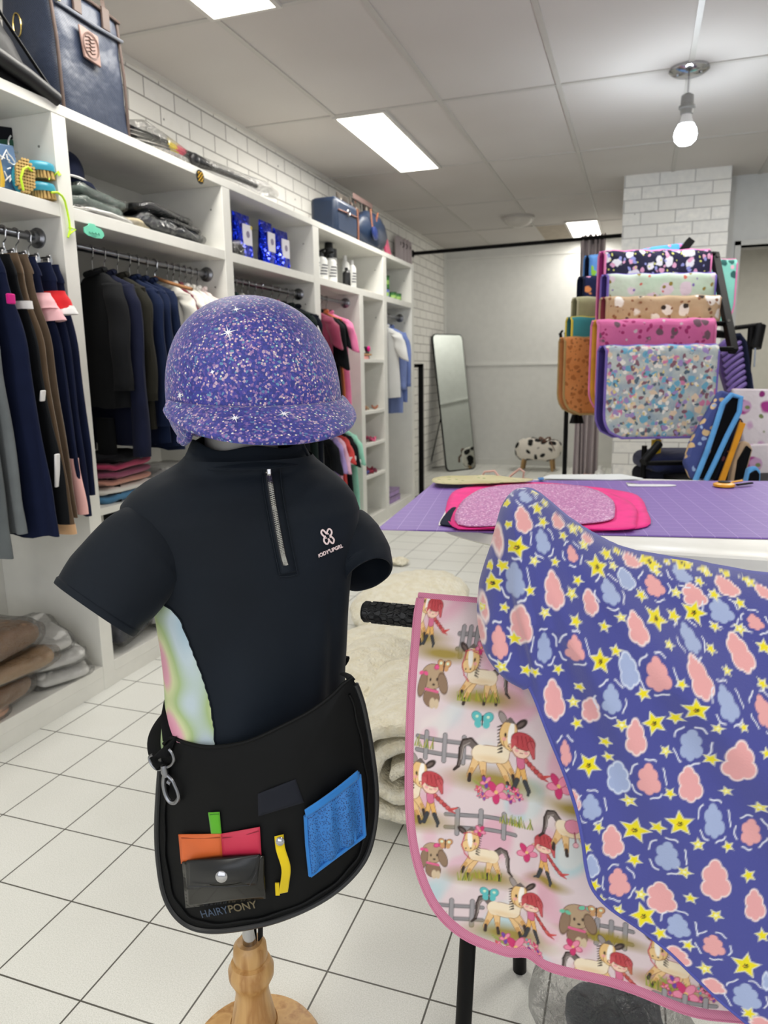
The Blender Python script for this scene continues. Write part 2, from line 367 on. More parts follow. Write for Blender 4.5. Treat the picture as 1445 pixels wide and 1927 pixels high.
def clip_hanger(y, label, w=.17):
    th = thing('clip_hanger', label, 'hanger', (XR, y, ZR), 'clip hangers')
    hook(th, y)
    P(MB().tube([(XR-w/2, y, ZR-.07), (XR+w/2, y, ZR-.07)], .003, 6), 'crossbar', CHROME, th)
    for s in (-1, 1):
        P(MB().obox((XR+s*w*.42, y, ZR-.095), (.012, 0, 0), (0, .009, 0), (0, 0, .022)).obox((XR+s*w*.42, y+.01, ZR-.075), (.008, 0, 0), (0, .003, .001), (0, -.006, .012)), 'clip', CHROME, th, bevel=.002)
def shirt_hanger(y, label, mat=None, zr=ZR, xr=XR, w=.36, zd=.055, rot=0):
    th = thing('clothes_hanger', label, 'hanger', (xr, y, zr), 'coat hangers')
    hook(th, y, xr, zr, zd); th.rotation_euler = (0, 0, rot)
    pts = [(xr+s*w/2*abs(s)**.5*(1 if s else 1), y, zr-zd-.055*abs(s)**1.3) for s in np.linspace(-1, 1, 11)]
    P(MB().tube(pts, .007, 8), 'shoulder_bar', mat or M('grey_hanger', '#8d8f90', .5), th)
def tights(y, xt, xb, zt, zb, mat, label, seed, extra=None, w0=.2, wb=.2, thick=.035, cat='riding tights'):
    th = thing('riding_tights', label, cat, (XR, y, zt), 'riding tights on the first rail')
    prof = [(zt, xt-w0*.85, xt-.02, thick*.45), (zt-.05, xt-w0, xt, thick*.8), (zt-.28, xt-w0*.9+.02, (xt*.45+xb*.55), thick), (zb+.1, xb-wb, xb-.004, thick*.95), (zb, xb-wb, xb, thick)]
    P(body(MB(), prof, y, seed), 'legs', mat, th)
    P(body(MB(), [(zt+.003, xt-w0*.86, xt-.016, thick*.55), (zt-.055, xt-w0-.002, xt+.002, thick*.9)], y, seed, rows=6, fold=.002), 'waistband', mat, th)
    clip_hanger(y, ' '.join(('chrome clip hanger holding the '+label).replace(',', '').split()[:16]))
    return th
BLK2 = F('tights_black', '#15171a'); BRN = F('tights_brown', '#6a5744'); GRY = F('tights_grey', '#5c6163'); DGN = F('tights_dark_green', '#141c1d'); NVY = F('tights_navy', '#151c36')
PKF = F('pink_frill', '#eeb9bf'); REDF = F('red_frill', '#d6242b'); WHF = F('white_trim', '#e9e7e6'); HOTP = F('hot_pink', '#e01c8b'); TAN = F('tan_hem', '#d8ad83')
def frill(th, y, z, xf, mat, w=.22, h=.05, seed=0, out=.02, thick=.04):
    prof = [(z, xf-w, xf+.004, thick), (z-h*.6, xf-w-.01, xf+out*.7, thick+.02), (z-h, xf-w-.02, xf+out, thick+.026)]
    return P(body(MB(), prof, y, seed, rows=8, fold=.006), 'frill', mat, th)
def band(th, y, z, h, xf, mat, name='band', w=.2, thick=.038):
    return P(body(MB(), [(z, xf-w, xf+.004, thick), (z-h, xf-w, xf+.006, thick)], y, 1, rows=4, fold=.001), name, mat, th)
tights(1.50, -1.735, -1.70, 1.44, .70, DGN, 'dark green tights at the left photo edge', 1, wb=.24)
tights(1.565, -1.72, -1.69, 1.44, .6, GRY, 'pale grey riding tights, second from the left edge', 2, wb=.22)
tights(1.615, -1.705, -1.66, 1.45, .67, F('tights_grey_light', '#6a6f71'), 'grey riding tights behind the navy pair with hot pink loop', 3, wb=.2)
th = tights(1.67, -1.70, -1.605, 1.46, .645, NVY, 'navy riding tights with a hot pink loop at the hip', 4, wb=.24)
P(MB().obox((-1.672, 1.655, 1.33), (.006, 0, 0), (0, .012, 0), (0, 0, .014)), 'loop', HOTP, th, bevel=.003)
th = tights(1.725, -1.715, -1.61, 1.46, .675, BLK2, 'black riding tights with white band and white side strip', 5, wb=.22)
band(th, 1.725, 1.33, .022, -1.672, WHF); P(MB().obox((-1.624, 1.712, .84), (.004, 0, 0), (0, .009, 0), (.006, 0, .05)), 'side_strip', WHF, th, bevel=.003)
P(MB().obox((-1.646, 1.708, 1.06), (.004, 0, 0), (0, .009, 0), (.004, 0, .016)), 'logo_patch', WHF, th, bevel=.003)
th = tights(1.765, -1.725, -1.63, 1.47, .64, BRN, 'brown riding tights beside the black white-banded pair', 6, wb=.2, thick=.026)
band(th, 1.765, .665, .03, -1.632, TAN, 'hem', .19, .036)
tights(1.80, -1.72, -1.65, 1.47, .68, F('tights_taupe', '#5d4d3d'), 'taupe brown tights in front of the pink-frilled navy pair', 7, wb=.2, thick=.026)
th = tights(1.845, -1.735, -1.65, 1.47, .685, NVY, 'navy tights with pink frill and pink lower leg', 8, wb=.2)
frill(th, 1.845, 1.365, -1.71, PKF, out=.026); frill(th, 1.845, 1.335, -1.70, PKF, out=.028, seed=4)
P(body(MB(), [(.86, -1.85, -1.66, .043), (.686, -1.852, -1.642, .044)], 1.845, 8, rows=12), 'lower_leg', F('pale_pink', '#efb9b4'), th)
th = tights(1.895, -1.725, -1.665, 1.46, .67, NVY, 'navy tights with red frill edged in white', 9, wb=.2)
frill(th, 1.895, 1.375, -1.70, REDF, out=.03, h=.06); frill(th, 1.895, 1.33, -1.675, WHF, out=.012, h=.022, seed=3)
tights(1.945, -1.74, -1.69, 1.46, .73, NVY, 'plain navy tights last on the rail by the upright', 10, wb=.19)

def top(name, y, zsh, zb, w, mat, label, cat, seed, group, sleeve=.5, collar=True, xc=XR, xf=None, thick=.06, sw=.055, hang=True, zr=ZR, cuffmat=None, hangmat=None, sleeve_mat=None, shoulder_drop=.05, rot=-.42):
    """jacket / shirt on a hanger: body, near and far sleeve, collar"""
    th = thing(name, label, cat, (xc, y, zsh), group)
    hw = w/2; f = xc+hw if xf is None else xf
    prof = [(zsh, xc-.05, xc+.05, thick*.35), (zsh-.02, xc-.1, xc+.1, thick*.6), (zsh-shoulder_drop, xc-hw*.95, xc+hw*.95, thick*.85), (zsh-.2, xc-hw*.93, xc+hw*.9, thick), (zb+.02, xc-hw, f, thick), (zb, xc-hw, f, thick)]
    P(body(MB(), prof, y, seed, fold=.005), 'body', mat, th)
    smt = sleeve_mat or mat
    for s in (1, -1):
        L = sleeve
        x0 = xc+s*hw*.82; z0 = zsh-shoulder_drop-.01
        if L > .3: pts = [(x0-s*.03, y, z0+.015), (x0+s*.02, y-.008, z0-.05), (x0+s*.045, y-.018, z0-L*.5), (x0+s*.05, y-.024, z0-L*.98)]
        else: pts = [(x0-s*.03, y, z0+.015), (x0+s*.03, y-.01, z0-.03), (x0+s*.07, y-.015, z0-L)]
        q = MB(); n = 14; PT = np.array(pts); T = np.linspace(0, len(pts)-1, n); idx = np.minimum(T.astype(int), len(pts)-2); fr = (T-idx)[:, None]
        cp = PT[idx]*(1-fr)+PT[idx+1]*fr
        rs = [sw*(.9 if i < 2 else 1-.25*i/n*(1 if L > .3 else 0)) for i in range(n)]
        def fn(u, v):
            i = v*(n-1); k = min(int(i), n-2); t_ = i-k; c_ = cp[k]*(1-t_)+cp[k+1]*t_; r_ = rs[k]*(1-t_)+rs[k+1]*t_; a = 2*pi*u
            return (c_[0]+r_*cos(a)*.85+.004*sin(a*3+v*9+seed), c_[1]+thick*.42*sin(a)+.003*sin(v*14+seed), c_[2]+.012*cos(a)*s*(0 if L > .3 else -2.2)*v)
        q.grid(fn, 18, 20, cu=True)
        sl = P(q, 'sleeve', smt, th, solid=.002)
        if cuffmat:
            e = cp[-1]; P(MB().tube([e+(0, 0, .02), e+(0, 0, -.004)], sw*.82, 14, flat=.6), 'cuff', cuffmat, sl)
    if collar:
        P(MB().tube([(xc+.05*cos(a), y+.026*sin(a), zsh+.004+.01*sin(a)) for a in np.linspace(0, 2*pi, 16)], .011, 8), 'collar', mat, th)
    th.rotation_euler = (0, 0, rot)
    if hang: shirt_hanger(y, 'hanger holding the '+label.split(' on ')[0].split(',')[0].split(' with ')[0], hangmat, zr, XR if zr == ZR else XR, w*.85, zr-zsh-.0, rot)
    return th
JB = F('jacket_black', '#17181a'); JN = F('jacket_navy', '#171b30'); JD = F('jacket_charcoal', '#26251f'); JB2 = F('jacket_blue', '#141f3a')
G1 = 'riding jackets on the second rail'
top('riding_jacket', 2.235, 1.475, 1.0, .33, JB, 'black riding jacket first on the rail beside the upright', 'jacket', 1, G1, sleeve=.36, thick=.07, sw=.062, xc=-1.86)
P(body(MB(), [(.96, -1.93, -1.83, .04), (.5, -1.94, -1.845, .045)], 2.235, 3), 'tail', JB, bpy.data.objects['riding_jacket'])
th = top('riding_jacket', 2.30, 1.475, .86, .40, JN, 'navy riding jacket with long low sleeve and cuff buttons', 'jacket', 2, G1, sleeve=.6, thick=.06, sw=.062)
BTN = M('button', '#3b3f4c', .3)
P(MB().lathe([(.009, 0), (.009, .004), (.006, .006)], (-1.655, 2.27, .86), n=14, axis=(.3, -1, 0)), 'cuff_button', BTN, th)
P(MB().lathe([(.009, 0), (.009, .004), (.006, .006)], (-1.655, 2.27, .83), n=14, axis=(.3, -1, 0)), 'cuff_button', BTN, th)
th = top('riding_jacket', 2.37, 1.475, .92, .39, JD, 'charcoal brown riding jacket between two navy ones', 'jacket', 3, G1, sleeve=.40, sw=.055)
for k in range(2): P(MB().lathe([(.009, 0), (.009, .004), (.006, .006)], (-1.67, 2.342, 1.06-.03*k), n=14, axis=(.3, -1, 0)), 'cuff_button', BTN, th)
for k, (yy, lb) in enumerate(((2.44, 'dark blue riding jacket right behind the charcoal one'), (2.49, 'dark blue riding jacket, middle of the three blue ones'), (2.545, 'dark blue riding jacket nearest to the wooden hanger'))):
    top('riding_jacket', yy, 1.475, .86-.02*k, .40, JB2, lb, 'jacket', 4+k, G1, sleeve=.50-.02*k, thick=.05, sw=.055)
WOOD = M('hanger_wood', '#a5744a', .5)
shirt_hanger(2.60, 'wooden hanger with nothing visible on it, between jackets and white shirts', WOOD, w=.34)
SW = F('shirt_white', '#e6e4de'); SW2 = F('shirt_cream', '#dedbd2'); SP = F('shirt_blush', '#ead9d6'); MR = F('maroon_cloth', '#6e2b39')
G2 = 'pale shirts on the second rail'
top('show_shirt', 2.68, 1.475, 1.0, .34, SW2, 'cream short sleeved shirt first of the pale shirts', 'shirt', 11, G2, sleeve=.16, sw=.058, thick=.05, cuffmat=SW)
top('show_shirt', 2.72, 1.475, 1.0, .32, MR, 'maroon shirt peeking out between two cream shirts', 'shirt', 12, G2, sleeve=.1, sw=.04, thick=.03)
for k, (yy, m_, lb) in enumerate(((2.765, SW, 'white shirt just right of the maroon one'), (2.81, SW2, 'off-white shirt in the middle of the pale shirts'), (2.855, SW, 'white shirt left of the blush shirt'), (2.90, SP, 'blush patterned shirt last beside the upright'))):
    top('show_shirt', yy, 1.475, 1.0, .34, m_, lb, 'shirt', 13+k, G2, sleeve=.17, sw=.055, thick=.042)
GRN = F('green_cloth', '#1d3530'); G3 = 'tops on the third rail'
for k, (yy, m_, w_, sl, zb, lb) in enumerate((
    (3.12, NAVYF, .3, .35, .95, 'dark navy top first on the third rail'),
    (3.17, GRN, .3, .3, .95, 'dark green top on the third rail beside the cream one'),
    (3.23, SW2, .28, .16, 1.0, 'cream top on the third rail above the riding helmet'),
    (3.29, BLACKF, .3, .3, .95, 'black top on the third rail right of the cream top'),
    (3.35, SW, .26, .1, 1.0, 'white top among black ones on the third rail'),
    (3.42, BLACKF, .32, .3, .9, 'black top right of the white one on the third rail'),
    (3.49, NAVYF, .34, .3, .85, 'navy top left of the hot pink one'),
    (3.60, HOTP, .36, .16, .95, 'hot pink short sleeved top behind the helmet cover'),
    (3.68, F('tee_black', '#101317'), .42, .3, .62, 'black top right of the hot pink one'),
    (3.78, F('top_green_black', '#16211f'), .44, .3, .62, 'dark top with white sleeve panel, third rail'),
    (3.86, F('tee_navy_black', '#11151f'), .44, .42, .6, 'long dark navy top at the end of the third rail'))):
    th = top('riding_shirt', yy, 1.475, zb, w_, m_, lb, 'top', 20+k, G3, sleeve=sl, sw=.055, thick=.05)
    if 'panel' in lb:
        P(MB().obox((-1.635, yy-.02, 1.31), (.03, 0, .02), (0, .03, 0), (-.02, 0, .035)), 'sleeve_panel', WHF, th, bevel=.006)
        P(MB().obox((-1.60, yy-.02, 1.24), (.03, 0, .02), (0, .03, 0), (-.02, 0, .035)), 'sleeve_panel', WHF, th, bevel=.006)
PNK = F('tee_pink', '#e57ba7'); PNK2 = F('tee_rose', '#c05883'); ORG = F('orange_trim', '#d9784c')
G4 = 'tops on the fourth upper rail'
top('riding_shirt', 4.10, 1.475, .9, .40, F('tee_maroonish', '#8a3550'), 'maroon pink top behind the black tee, fourth bay', 'top', 33, G4, sleeve=.15, zr=1.565)
top('riding_shirt', 4.17, 1.47, .82, .42, F('tee_ink', '#0e1013'), 'black tee with loose sleeve beside the pink one', 'top', 34, G4, sleeve=.26, sw=.06, zr=1.565)
top('riding_shirt', 4.25, 1.475, .95, .40, ORG, 'orange edged dark top squeezed beside the pink tee', 'top', 35, G4, sleeve=.14, sw=.05, thick=.03, sleeve_mat=BLACKF, zr=1.565)
top('riding_shirt', 4.33, 1.475, .80, .42, PNK, 'bright pink tee at the end of the fourth rail', 'top', 36, G4, sleeve=.16, sw=.062, zr=1.565)
G5 = 'childrens tops on the low rail'
MINT = F('mint_cloth', '#8fcbb4'); LIL = F('lilac_cloth', '#9a86bd')
for k, (yy, m_, lb, sl, cm, zb) in enumerate((
    (3.98+.09, BLACKF, 'black small top first on the low rail', .16, None, .34),
    (4.14, LIL, 'lilac small top hanging on the low rail', .16, None, .3),
    (4.20, F('pink_black_print', '#d8a9bd'), 'pale pink small top with dark blotches on the low rail', .17, None, .26),
    (4.28, F('red_small', '#c2403d'), 'red trimmed small top on the low rail', .12, WHF, .25),
    (4.36, BLACKF, 'black small tee with white cuff on the low rail', .15, WHF, .25),
    (4.45, MINT, 'mint green small tee last on the low rail', .15, None, .15))):
    top('childrens_shirt', yy, .76, zb, .38, m_, lb, 'top', 40+k, G5, sleeve=sl, sw=.055, thick=.06, cuffmat=cm, zr=.83)
G6 = 'shirts in the last bay'
BLU = F('shirt_blue', '#7484b5')
top('shirt', 5.32, 1.44, .92, .34, F('shirt_greywhite', '#c9cac8'), 'grey white tee in front of the blue shirts, last bay', 'shirt', 50, G6, sleeve=.17, sw=.065, thick=.05, zr=1.54, xc=-1.84)
top('shirt', 5.42, 1.45, .80, .38, BLU, 'long blue shirt right behind the grey white tee', 'shirt', 51, G6, sleeve=.42, sw=.06, zr=1.54)
top('shirt', 5.53, 1.45, .88, .38, F('shirt_blue2', '#6a7cb2'), 'blue shirt at the far end of the last bay', 'shirt', 52, G6, sleeve=.4, sw=.065, zr=1.54)

# ================================================================ THINGS ON THE SHELVES
def cushion(mb, c, hx, hy, hz, yaw=0, seed=0, tilt=0, pw=.35, wr=.006):
    """soft packed garment: flattened superellipsoid with wrinkles"""
    def g(u, v):
        th = 2*pi*u; ph = pi*(v-.5)
        s = lambda a, e: (abs(a)**e)*(1 if a > 0 else -1)
        x = hx*s(cos(ph), pw)*s(cos(th), pw); y = hy*s(cos(ph), pw)*s(sin(th), pw); z = hz*s(sin(ph), .8)
        w_ = wr*(nz(x*18, y*18, seed)+.5*nz(x*45, y*45, seed+5)); z += w_*1.5+x*tilt; x += w_; y += w_
        return (c[0]+x*cos(yaw)-y*sin(yaw), c[1]+x*sin(yaw)+y*cos(yaw), c[2]+z)
    mb.grid(g, 40, 20, cu=True); return mb
def bagged(name, label, cat, c, hx, hy, hz, mat, yaw=0, seed=0, group=None, tilt=0):
    th = thing(name, label, cat, c, group)
    P(cushion(MB(), c, hx, hy, hz, yaw, seed, tilt), 'folded_cloth', mat, th)
    P(cushion(MB(), c, hx*1.07, hy*1.07, hz*1.16, yaw, seed+9, tilt, .3, .009), 'plastic_bag', FILM, th)
    return th
ZS = 1.655
# bay 0 upper: brushes, packets, socks
TEAL = M('brush_teal', '#2f94ad', .4); BRI = M('bristles', '#c9a86a', .9, bump=(300, .8, .003)); LIME = M('lime_cord', '#c6f02a', .6)
def brush(c, label, face, roll=0, cord=None):
    """oval body brush; face = direction the bristles point"""
    th = thing('grooming_brush', label, 'brush', c, 'teal grooming brushes')
    f = np.array(face, float); f /= np.linalg.norm(f); a = np.array((0, 1, 0.)) if abs(f[1]) < .7 else np.array((1., 0, 0))
    X = np.cross(f, a); X /= np.linalg.norm(X); Y = np.cross(X, f)
    L = X*cos(roll)+Y*sin(roll); Wd = -X*sin(roll)+Y*cos(roll)
    def ring(s, h, k=.012):
        return [np.array(c)+L*(.052*s*cos(t_))+Wd*((.028+k*.0)*s*sin(t_)*(1-.16*cos(2*t_)))+f*h for t_ in np.linspace(0, 2*pi, 28, endpoint=False)]
    q = MB(); n = 28; R_ = [ring(.7, -.024), ring(.95, -.018), ring(1.03, -.008), ring(1.02, .004)]
    q.add(sum(R_, []), [(i*n+k, i*n+(k+1) % n, (i+1)*n+(k+1) % n, (i+1)*n+k) for i in range(3) for k in range(n)]+[tuple(range(n)), tuple(range(3*n, 4*n))])
    P(q, 'handle', TEAL, th)
    q = MB()
    for i in range(-5, 6):
        for j in range(-3, 4):
            if (i/5.6)**2+(j/3.6)**2 < 1:
                b = np.array(c)+L*(i*.0088)+Wd*(j*.0072); e = b+f*.027+L*i*.0006+Wd*j*.0006
                q.tube([b, e], [.0038, .0044], 6)
    P(q, 'bristles', BRI, th)
    if cord:
        P(MB().tube(cord, .0035, 7), 'cord', LIME, th)
    return th
pb = on(62, 362, 0, -1.83); brush((-1.805, 1.885, ZS+.055), 'teal grooming brush standing with bristles facing out', (1, -.55, .12), roll=.15, cord=[on(x, y, 0, -1.775) for x, y in ((44, 358), (39, 335), (44, 318), (52, 314), (60, 322))])
b2 = on(100, 338, 0, -1.85); brush((-1.815, 1.955, ZS+.095), 'teal grooming brush lying on top of another brush', (0, 0, -1), roll=.5)
q = MB(); ct = on(99, 333, 0, -1.78)
for k in range(16):
    a = random.uniform(0, 6.28); q.tube([ct, ct+np.array((.015*cos(a), .024*sin(a)+.0, .006+.014*sin(a*2))), ct+np.array((.02*cos(a), .03*sin(a), .014*sin(a*2)-.004))], .0018, 5)
P(q, 'cord_tuft', LIME, bpy.data.objects['grooming_brush.001'])
brush((-1.815, 1.952, ZS+.034), 'lowest teal grooming brush with a lime cord hanging down the upright', (0, 0, -1), roll=.4,
      cord=[on(x, y, 0, -1.762) for x, y in ((97, 362), (108, 362), (117, 369), (122, 378), (126, 395), (130, 415), (132, 432), (128, 447), (131, 440), (142, 432), (130, 428))])
th = thing('blue_packet', 'blue grey packet with white lettering leaning on the left shelf', 'packet', (-1.84, 1.68, ZS))
o_ = [on(x, y, 0, -1.83) for x, y in ((-12, 345), (-10, 276), (26, 272), (42, 364), (30, 358))]
o_ = [on(x, y, 0, -1.83) for x, y in ((2, 352), (-8, 268), (26, 274), (42, 362))]
P(MB().prism(o_, (-.02, 0, 0)), 'packet_body', M('packet_blue', '#5d7da3', .25), th, bevel=.004)
q = MB()
def sc(pts, X=-1.824): return [on(x, y, 0, X) for x, y in pts]
for s_ in ([(3, 300), (8, 290), (12, 282), (16, 290), (22, 296), (28, 306)], [(0, 292), (4, 296), (9, 298)], [(12, 290), (14, 300), (18, 302)], [(16, 304), (24, 310), (32, 309)], [(8, 322), (14, 334), (10, 340), (20, 330), (18, 342), (26, 328), (24, 340), (33, 336)], [(2, 330), (8, 345), (4, 350)], [(14, 318), (20, 316)]): q.tube(sc(s_), .0022, 5)
P(q, 'lettering', M('print_white', '#f2f2f0', .5), th)
P(MB().prism(sc(((0, 352), (0, 296), (9, 340), (8, 352)), -1.822), (.001, 0, 0)), 'yellow_panel', M('packet_yellow', '#d8b23a', .4), th)
SOCK = [('#14161c', .0), ('#2273a8', -.045), ('#14161c', -.1)]
th = thing('sock_bundle', 'black and blue socks on a ring at the back left', 'socks', (-1.95, 1.75, ZS))
sx = -1.93
def quad(pxs, X, d=.02): return [on(x, y, 0, X) for x, y in pxs], (-d, 0, 0)
for nm, pxs, cl in (('sock', ((-5, 236), (40, 242), (50, 250), (50, 270), (26, 262), (-5, 262)), '#15171d'), ('sock', ((26, 262), (50, 268), (50, 296), (30, 290)), '#1e6ea3'), ('sock', ((-5, 262), (26, 262), (30, 278), (-5, 276)), '#2e5f4b'),
                  ('sock', ((30, 292), (50, 296), (50, 330), (34, 326)), '#23707c'), ('sock', ((48, 302), (64, 308), (64, 330), (50, 328)), '#8a3170')):
    P(MB().prism(*quad(pxs, sx)), nm, F('sock'+cl, cl), th, bevel=.004)
P(MB().prism(*quad(((30, 290), (50, 294), (50, 300), (30, 296)), sx+.004)), 'cuff_stripe', F('sock_pink', '#b1488c'), th)
P(MB().tube([on(33+17.5*cos(a), 268+18*sin(a), 0, sx+.015) for a in np.linspace(-1.0, 3.9, 24)], .0028, 8), 'ring', M('ring_white', '#dfe3e6', .2, .6), th)
P(MB().box(-2.04, -1.925, 1.62, 1.88, ZS, ZS+.13), 'sock_stack', F('sock_dark', '#1b1e28'), th, bevel=.01)
# bay 1 upper
c = np.array((-1.9, 2.17, ZS+.10))
th = thing('cap', 'navy peaked cap propped against the upright', 'cap', c)
P(MB().grid(lambda u, v: (c[0]+.07*cos(2*pi*u)*cos(v*1.57)*1.0, c[1]-.02+.085*sin(2*pi*u)*cos(v*1.57)+.04*v, c[2]+.02+.10*sin(v*1.57)-.0*u), 32, 12, cu=True), 'crown', NAVYF, th)
P(MB().grid(lambda u, v: (c[0]+(.07+.0*v)*cos(-.9+1.8*u), c[1]+.02+.085*sin(-.9+1.8*u)*1.0+.07*v, c[2]+.018-.05*v-.02*sin(pi*u)*v), 20, 6), 'peak', NAVYF, th, solid=.004)
P(MB().tube([(c[0]+.074*cos(a), c[1]-.02+.089*sin(a), c[2]+.02) for a in np.linspace(0, 2*pi, 24)], .004, 6), 'edge_band', WHF, th)
SAGE = F('sage_cloth', '#5f6f68'); DKG = F('dark_packed', '#1c1f22'); WHB = F('white_packed', '#d9d8d4'); CRM = F('cream_packed', '#cdbf9c'); BEI = F('beige_packed', '#a38563'); DRK2 = F('slate_packed', '#2b3036')
GB = 'bagged clothes on the second shelf'
bagged('bagged_garment', 'sage green garment in clear plastic, upper of two', 'bagged garment', (-1.86, 2.26, ZS+.075), .05, .15, .02, SAGE, .15, 2, GB).rotation_euler = (0, 0, 0)
bagged('bagged_garment', 'sage green garment in clear plastic, lower one', 'bagged garment', (-1.85, 2.22, ZS+.035), .055, .14, .02, SAGE, .1, 3, GB)
bagged('bagged_garment', 'white garment in plastic under the sage green ones', 'bagged garment', (-1.86, 2.24, ZS+.011), .08, .17, .009, WHB, .05, 4, GB)
bagged('bagged_garment', 'white garment in plastic behind the sage green ones', 'bagged garment', (-2.0, 2.4, ZS+.05), .1, .14, .03, WHB, .2, 5, GB)
bagged('bagged_garment', 'cream rolled garment in plastic beside the dark pile', 'bagged garment', (-1.84, 2.44, ZS+.018), .045, .07, .014, CRM, .2, 6, GB)
bagged('bagged_garment', 'black garment in plastic on top of the dark pile', 'bagged garment', (-1.95, 2.66, ZS+.095), .13, .19, .018, DKG, .1, 7, GB)
bagged('bagged_garment', 'slate garment in plastic, bottom left of dark pile', 'bagged garment', (-1.88, 2.56, ZS+.035), .09, .11, .024, DRK2, -.1, 8, GB)
bagged('bagged_garment', 'slate garment in plastic, bottom right of dark pile', 'bagged garment', (-1.9, 2.78, ZS+.03), .1, .12, .018, DRK2, .1, 9, GB)
bagged('bagged_garment', 'black garment in plastic in the middle of dark pile', 'bagged garment', (-1.92, 2.74, ZS+.062), .11, .15, .013, DKG, .05, 10, GB)
# price bubble
o_ = [on(x, y, 0, XS+.004) for x, y in ((158, 428), (166, 424), (168, 420), (178, 422), (181, 427), (190, 431), (195, 438), (196, 444), (192, 449), (180, 448), (166, 443), (159, 437))]
th = thing('shelf_sticker', 'mint green cloud shaped sticker under the second shelf', 'sticker', o_[0])
P(MB().prism(o_, (-.003, 0, 0)), 'sticker_card', M('mint_sticker', '#6fd7b4', .4), th)
q = MB()
for k in range(7): q.tube([on(168+k*2.9, 437+k*.5+(1.4 if k % 2 else -1.4), 0, XS+.0055), on(170+k*2.9, 438+k*.5-(1.4 if k % 2 else -1.4), 0, XS+.0055)], .0012, 4)
q.tube([on(172, 443, 0, XS+.0055), on(182, 445, 0, XS+.0055)], .0007, 4); P(q, 'lettering', M('sticker_ink', '#2f8f76', .5), th)
# bay 2: blue foil pouches
def foil(name, col):
    t_ = NT(name); t_.base(col); t_.b.inputs['Roughness'].default_value = .13; t_.b.inputs['Metallic'].default_value = .85
    t_.bump(t_.noise(t_.coord(), 20, 2), 1, .05); return t_.m
FOIL = foil('blue_foil', '#1230d2'); LABM = M('pouch_label', '#dedbe2', .5); LAB2 = M('pouch_label_mark', '#857b95', .5)
def pouch(y0, y1, zt, label, lab=True, x=-1.85, lean=.05, mat=FOIL):
    th = thing('foil_pouch', label, 'pouch', (x, (y0+y1)/2, ZS), 'blue foil pouches')
    def fn(u, v):
        a = 2*pi*u; k = (1-v)**.55; yy = (y0+y1)/2+(y1-y0)/2*(abs(cos(a))**.5)*(1 if cos(a) > 0 else -1)*(1-.06*sin(pi*v)); 
        return (x+.035*sin(a)*k+lean*(v-.3)*0+.004*nz(yy*30, v*6, y0), yy, ZS+.003+(zt-ZS)*v)
    q = MB().grid(fn, 36, 20, cu=True); q.f.append(tuple(i*20 for i in range(36))); P(q, 'pouch_body', mat, th)
    if lab:
        yc = (y0+y1)/2+.01; zc = ZS+(zt-ZS)*.56; w_ = (y1-y0)*.26
        P(MB().box(x+.022, x+.030, yc-w_, yc+w_, zc-.05, zc+.045), 'label', LABM, th, bevel=.002)
        P(MB().lathe([(.016, 0), (.016, .001)], (x+.030, yc, zc), n=16, axis=(1, 0, 0)), 'label_mark', LAB2, th)
    return th
pouch(3.08, 3.19, 1.86, 'blue foil pouch half hidden at the left end of the shelf', False, -1.88)
pouch(3.20, 3.36, 1.868, 'blue foil pouch second from left with a yellow dot label')
P(MB().lathe([(.008, 0), (.008, .001)], (-1.8195, 3.325, 1.81), n=14, axis=(1, 0, 0)), 'yellow_dot', M('yellow_dot', '#d8c33b', .5), bpy.data.objects['foil_pouch.001'])
pouch(3.46, 3.60, 1.875, 'blue foil pouch third from left with white label')
pouch(3.61, 3.77, 1.86, 'blue foil pouch nearest the right upright of its shelf')
pouch(3.37, 3.46, 1.80, 'dark blue foil pouch in shadow between two bright ones', False, -1.95, mat=foil('shaded_foil', '#0d1660'))  # blue foil with the shade between its neighbours put into the colour
bagged('bagged_garment', 'glossy black bag lying at the left end of pouch shelf', 'bagged garment', (-1.83, 3.13, ZS+.03), .05, .07, .028, DKG, 0, 21)
# bay 3: white bottles
BTM = M('bottle_white', '#e8e8e4', .3); BCAP = M('bottle_black', '#17181a', .35); PRT = M('bottle_print', '#63646a', .5)
def bottle(y, r, h, label, cap, x=-1.86, mat=BTM, prt=True):
    th = thing('bottle', label, 'bottle', (x, y, ZS), 'white bottles on the fourth shelf'); z = ZS
    P(MB().lathe([(r*.9, 0), (r, .004), (r, h*.74), (r*.8, h*.82), (r*.4, h*.88), (r*.35, h*.9)], (x, y, z)), 'bottle_body', mat, th)
    if cap == 'lid': P(MB().lathe([(r*1.02, h*.72), (r*1.02, h*.95), (r*.55, h*.97), (r*.5, h*1.1), (r*.42, h*1.12)], (x, y, z)), 'lid', BCAP, th)
    elif cap == 'spray':
        P(MB().lathe([(r*.45, h*.86), (r*.45, h*.98), (r*.2, h*1.0), (r*.2, h*1.06)], (x, y, z)), 'pump', BCAP, th)
        P(MB().box(x-.006, x+.03, y-.008, y+.008, z+h*1.03, z+h*1.1), 'nozzle', BCAP, th, bevel=.003)
    else: P(MB().lathe([(r*.42, h*.86), (r*.42, h*1.02), (r*.36, h*1.04)], (x, y, z)), 'lid', mat, th)
    if prt:
        q = MB()
        for k in range(4): q.grid(lambda u, v: (x+(r+.0012)*cos(-1.3+1.2*u+.1*k), y+(r+.0012)*sin(-1.3+1.2*u+.1*k), z+h*(.24+.1*k)+.008*v), 10, 2)
        P(q, 'print', PRT, th)
bottle(4.12, .045, .17, 'white bottle with black spray top, leftmost on its shelf', 'spray')
bottle(4.245, .042, .17, 'white bottle with black spray top, second from left', 'spray')
bottle(4.385, .042, .18, 'white bottle with black pump just left of the tall one', 'spray')
bottle(4.49, .052, .24, 'tall white drink bottle with a big black lid', 'lid', x=-1.91)
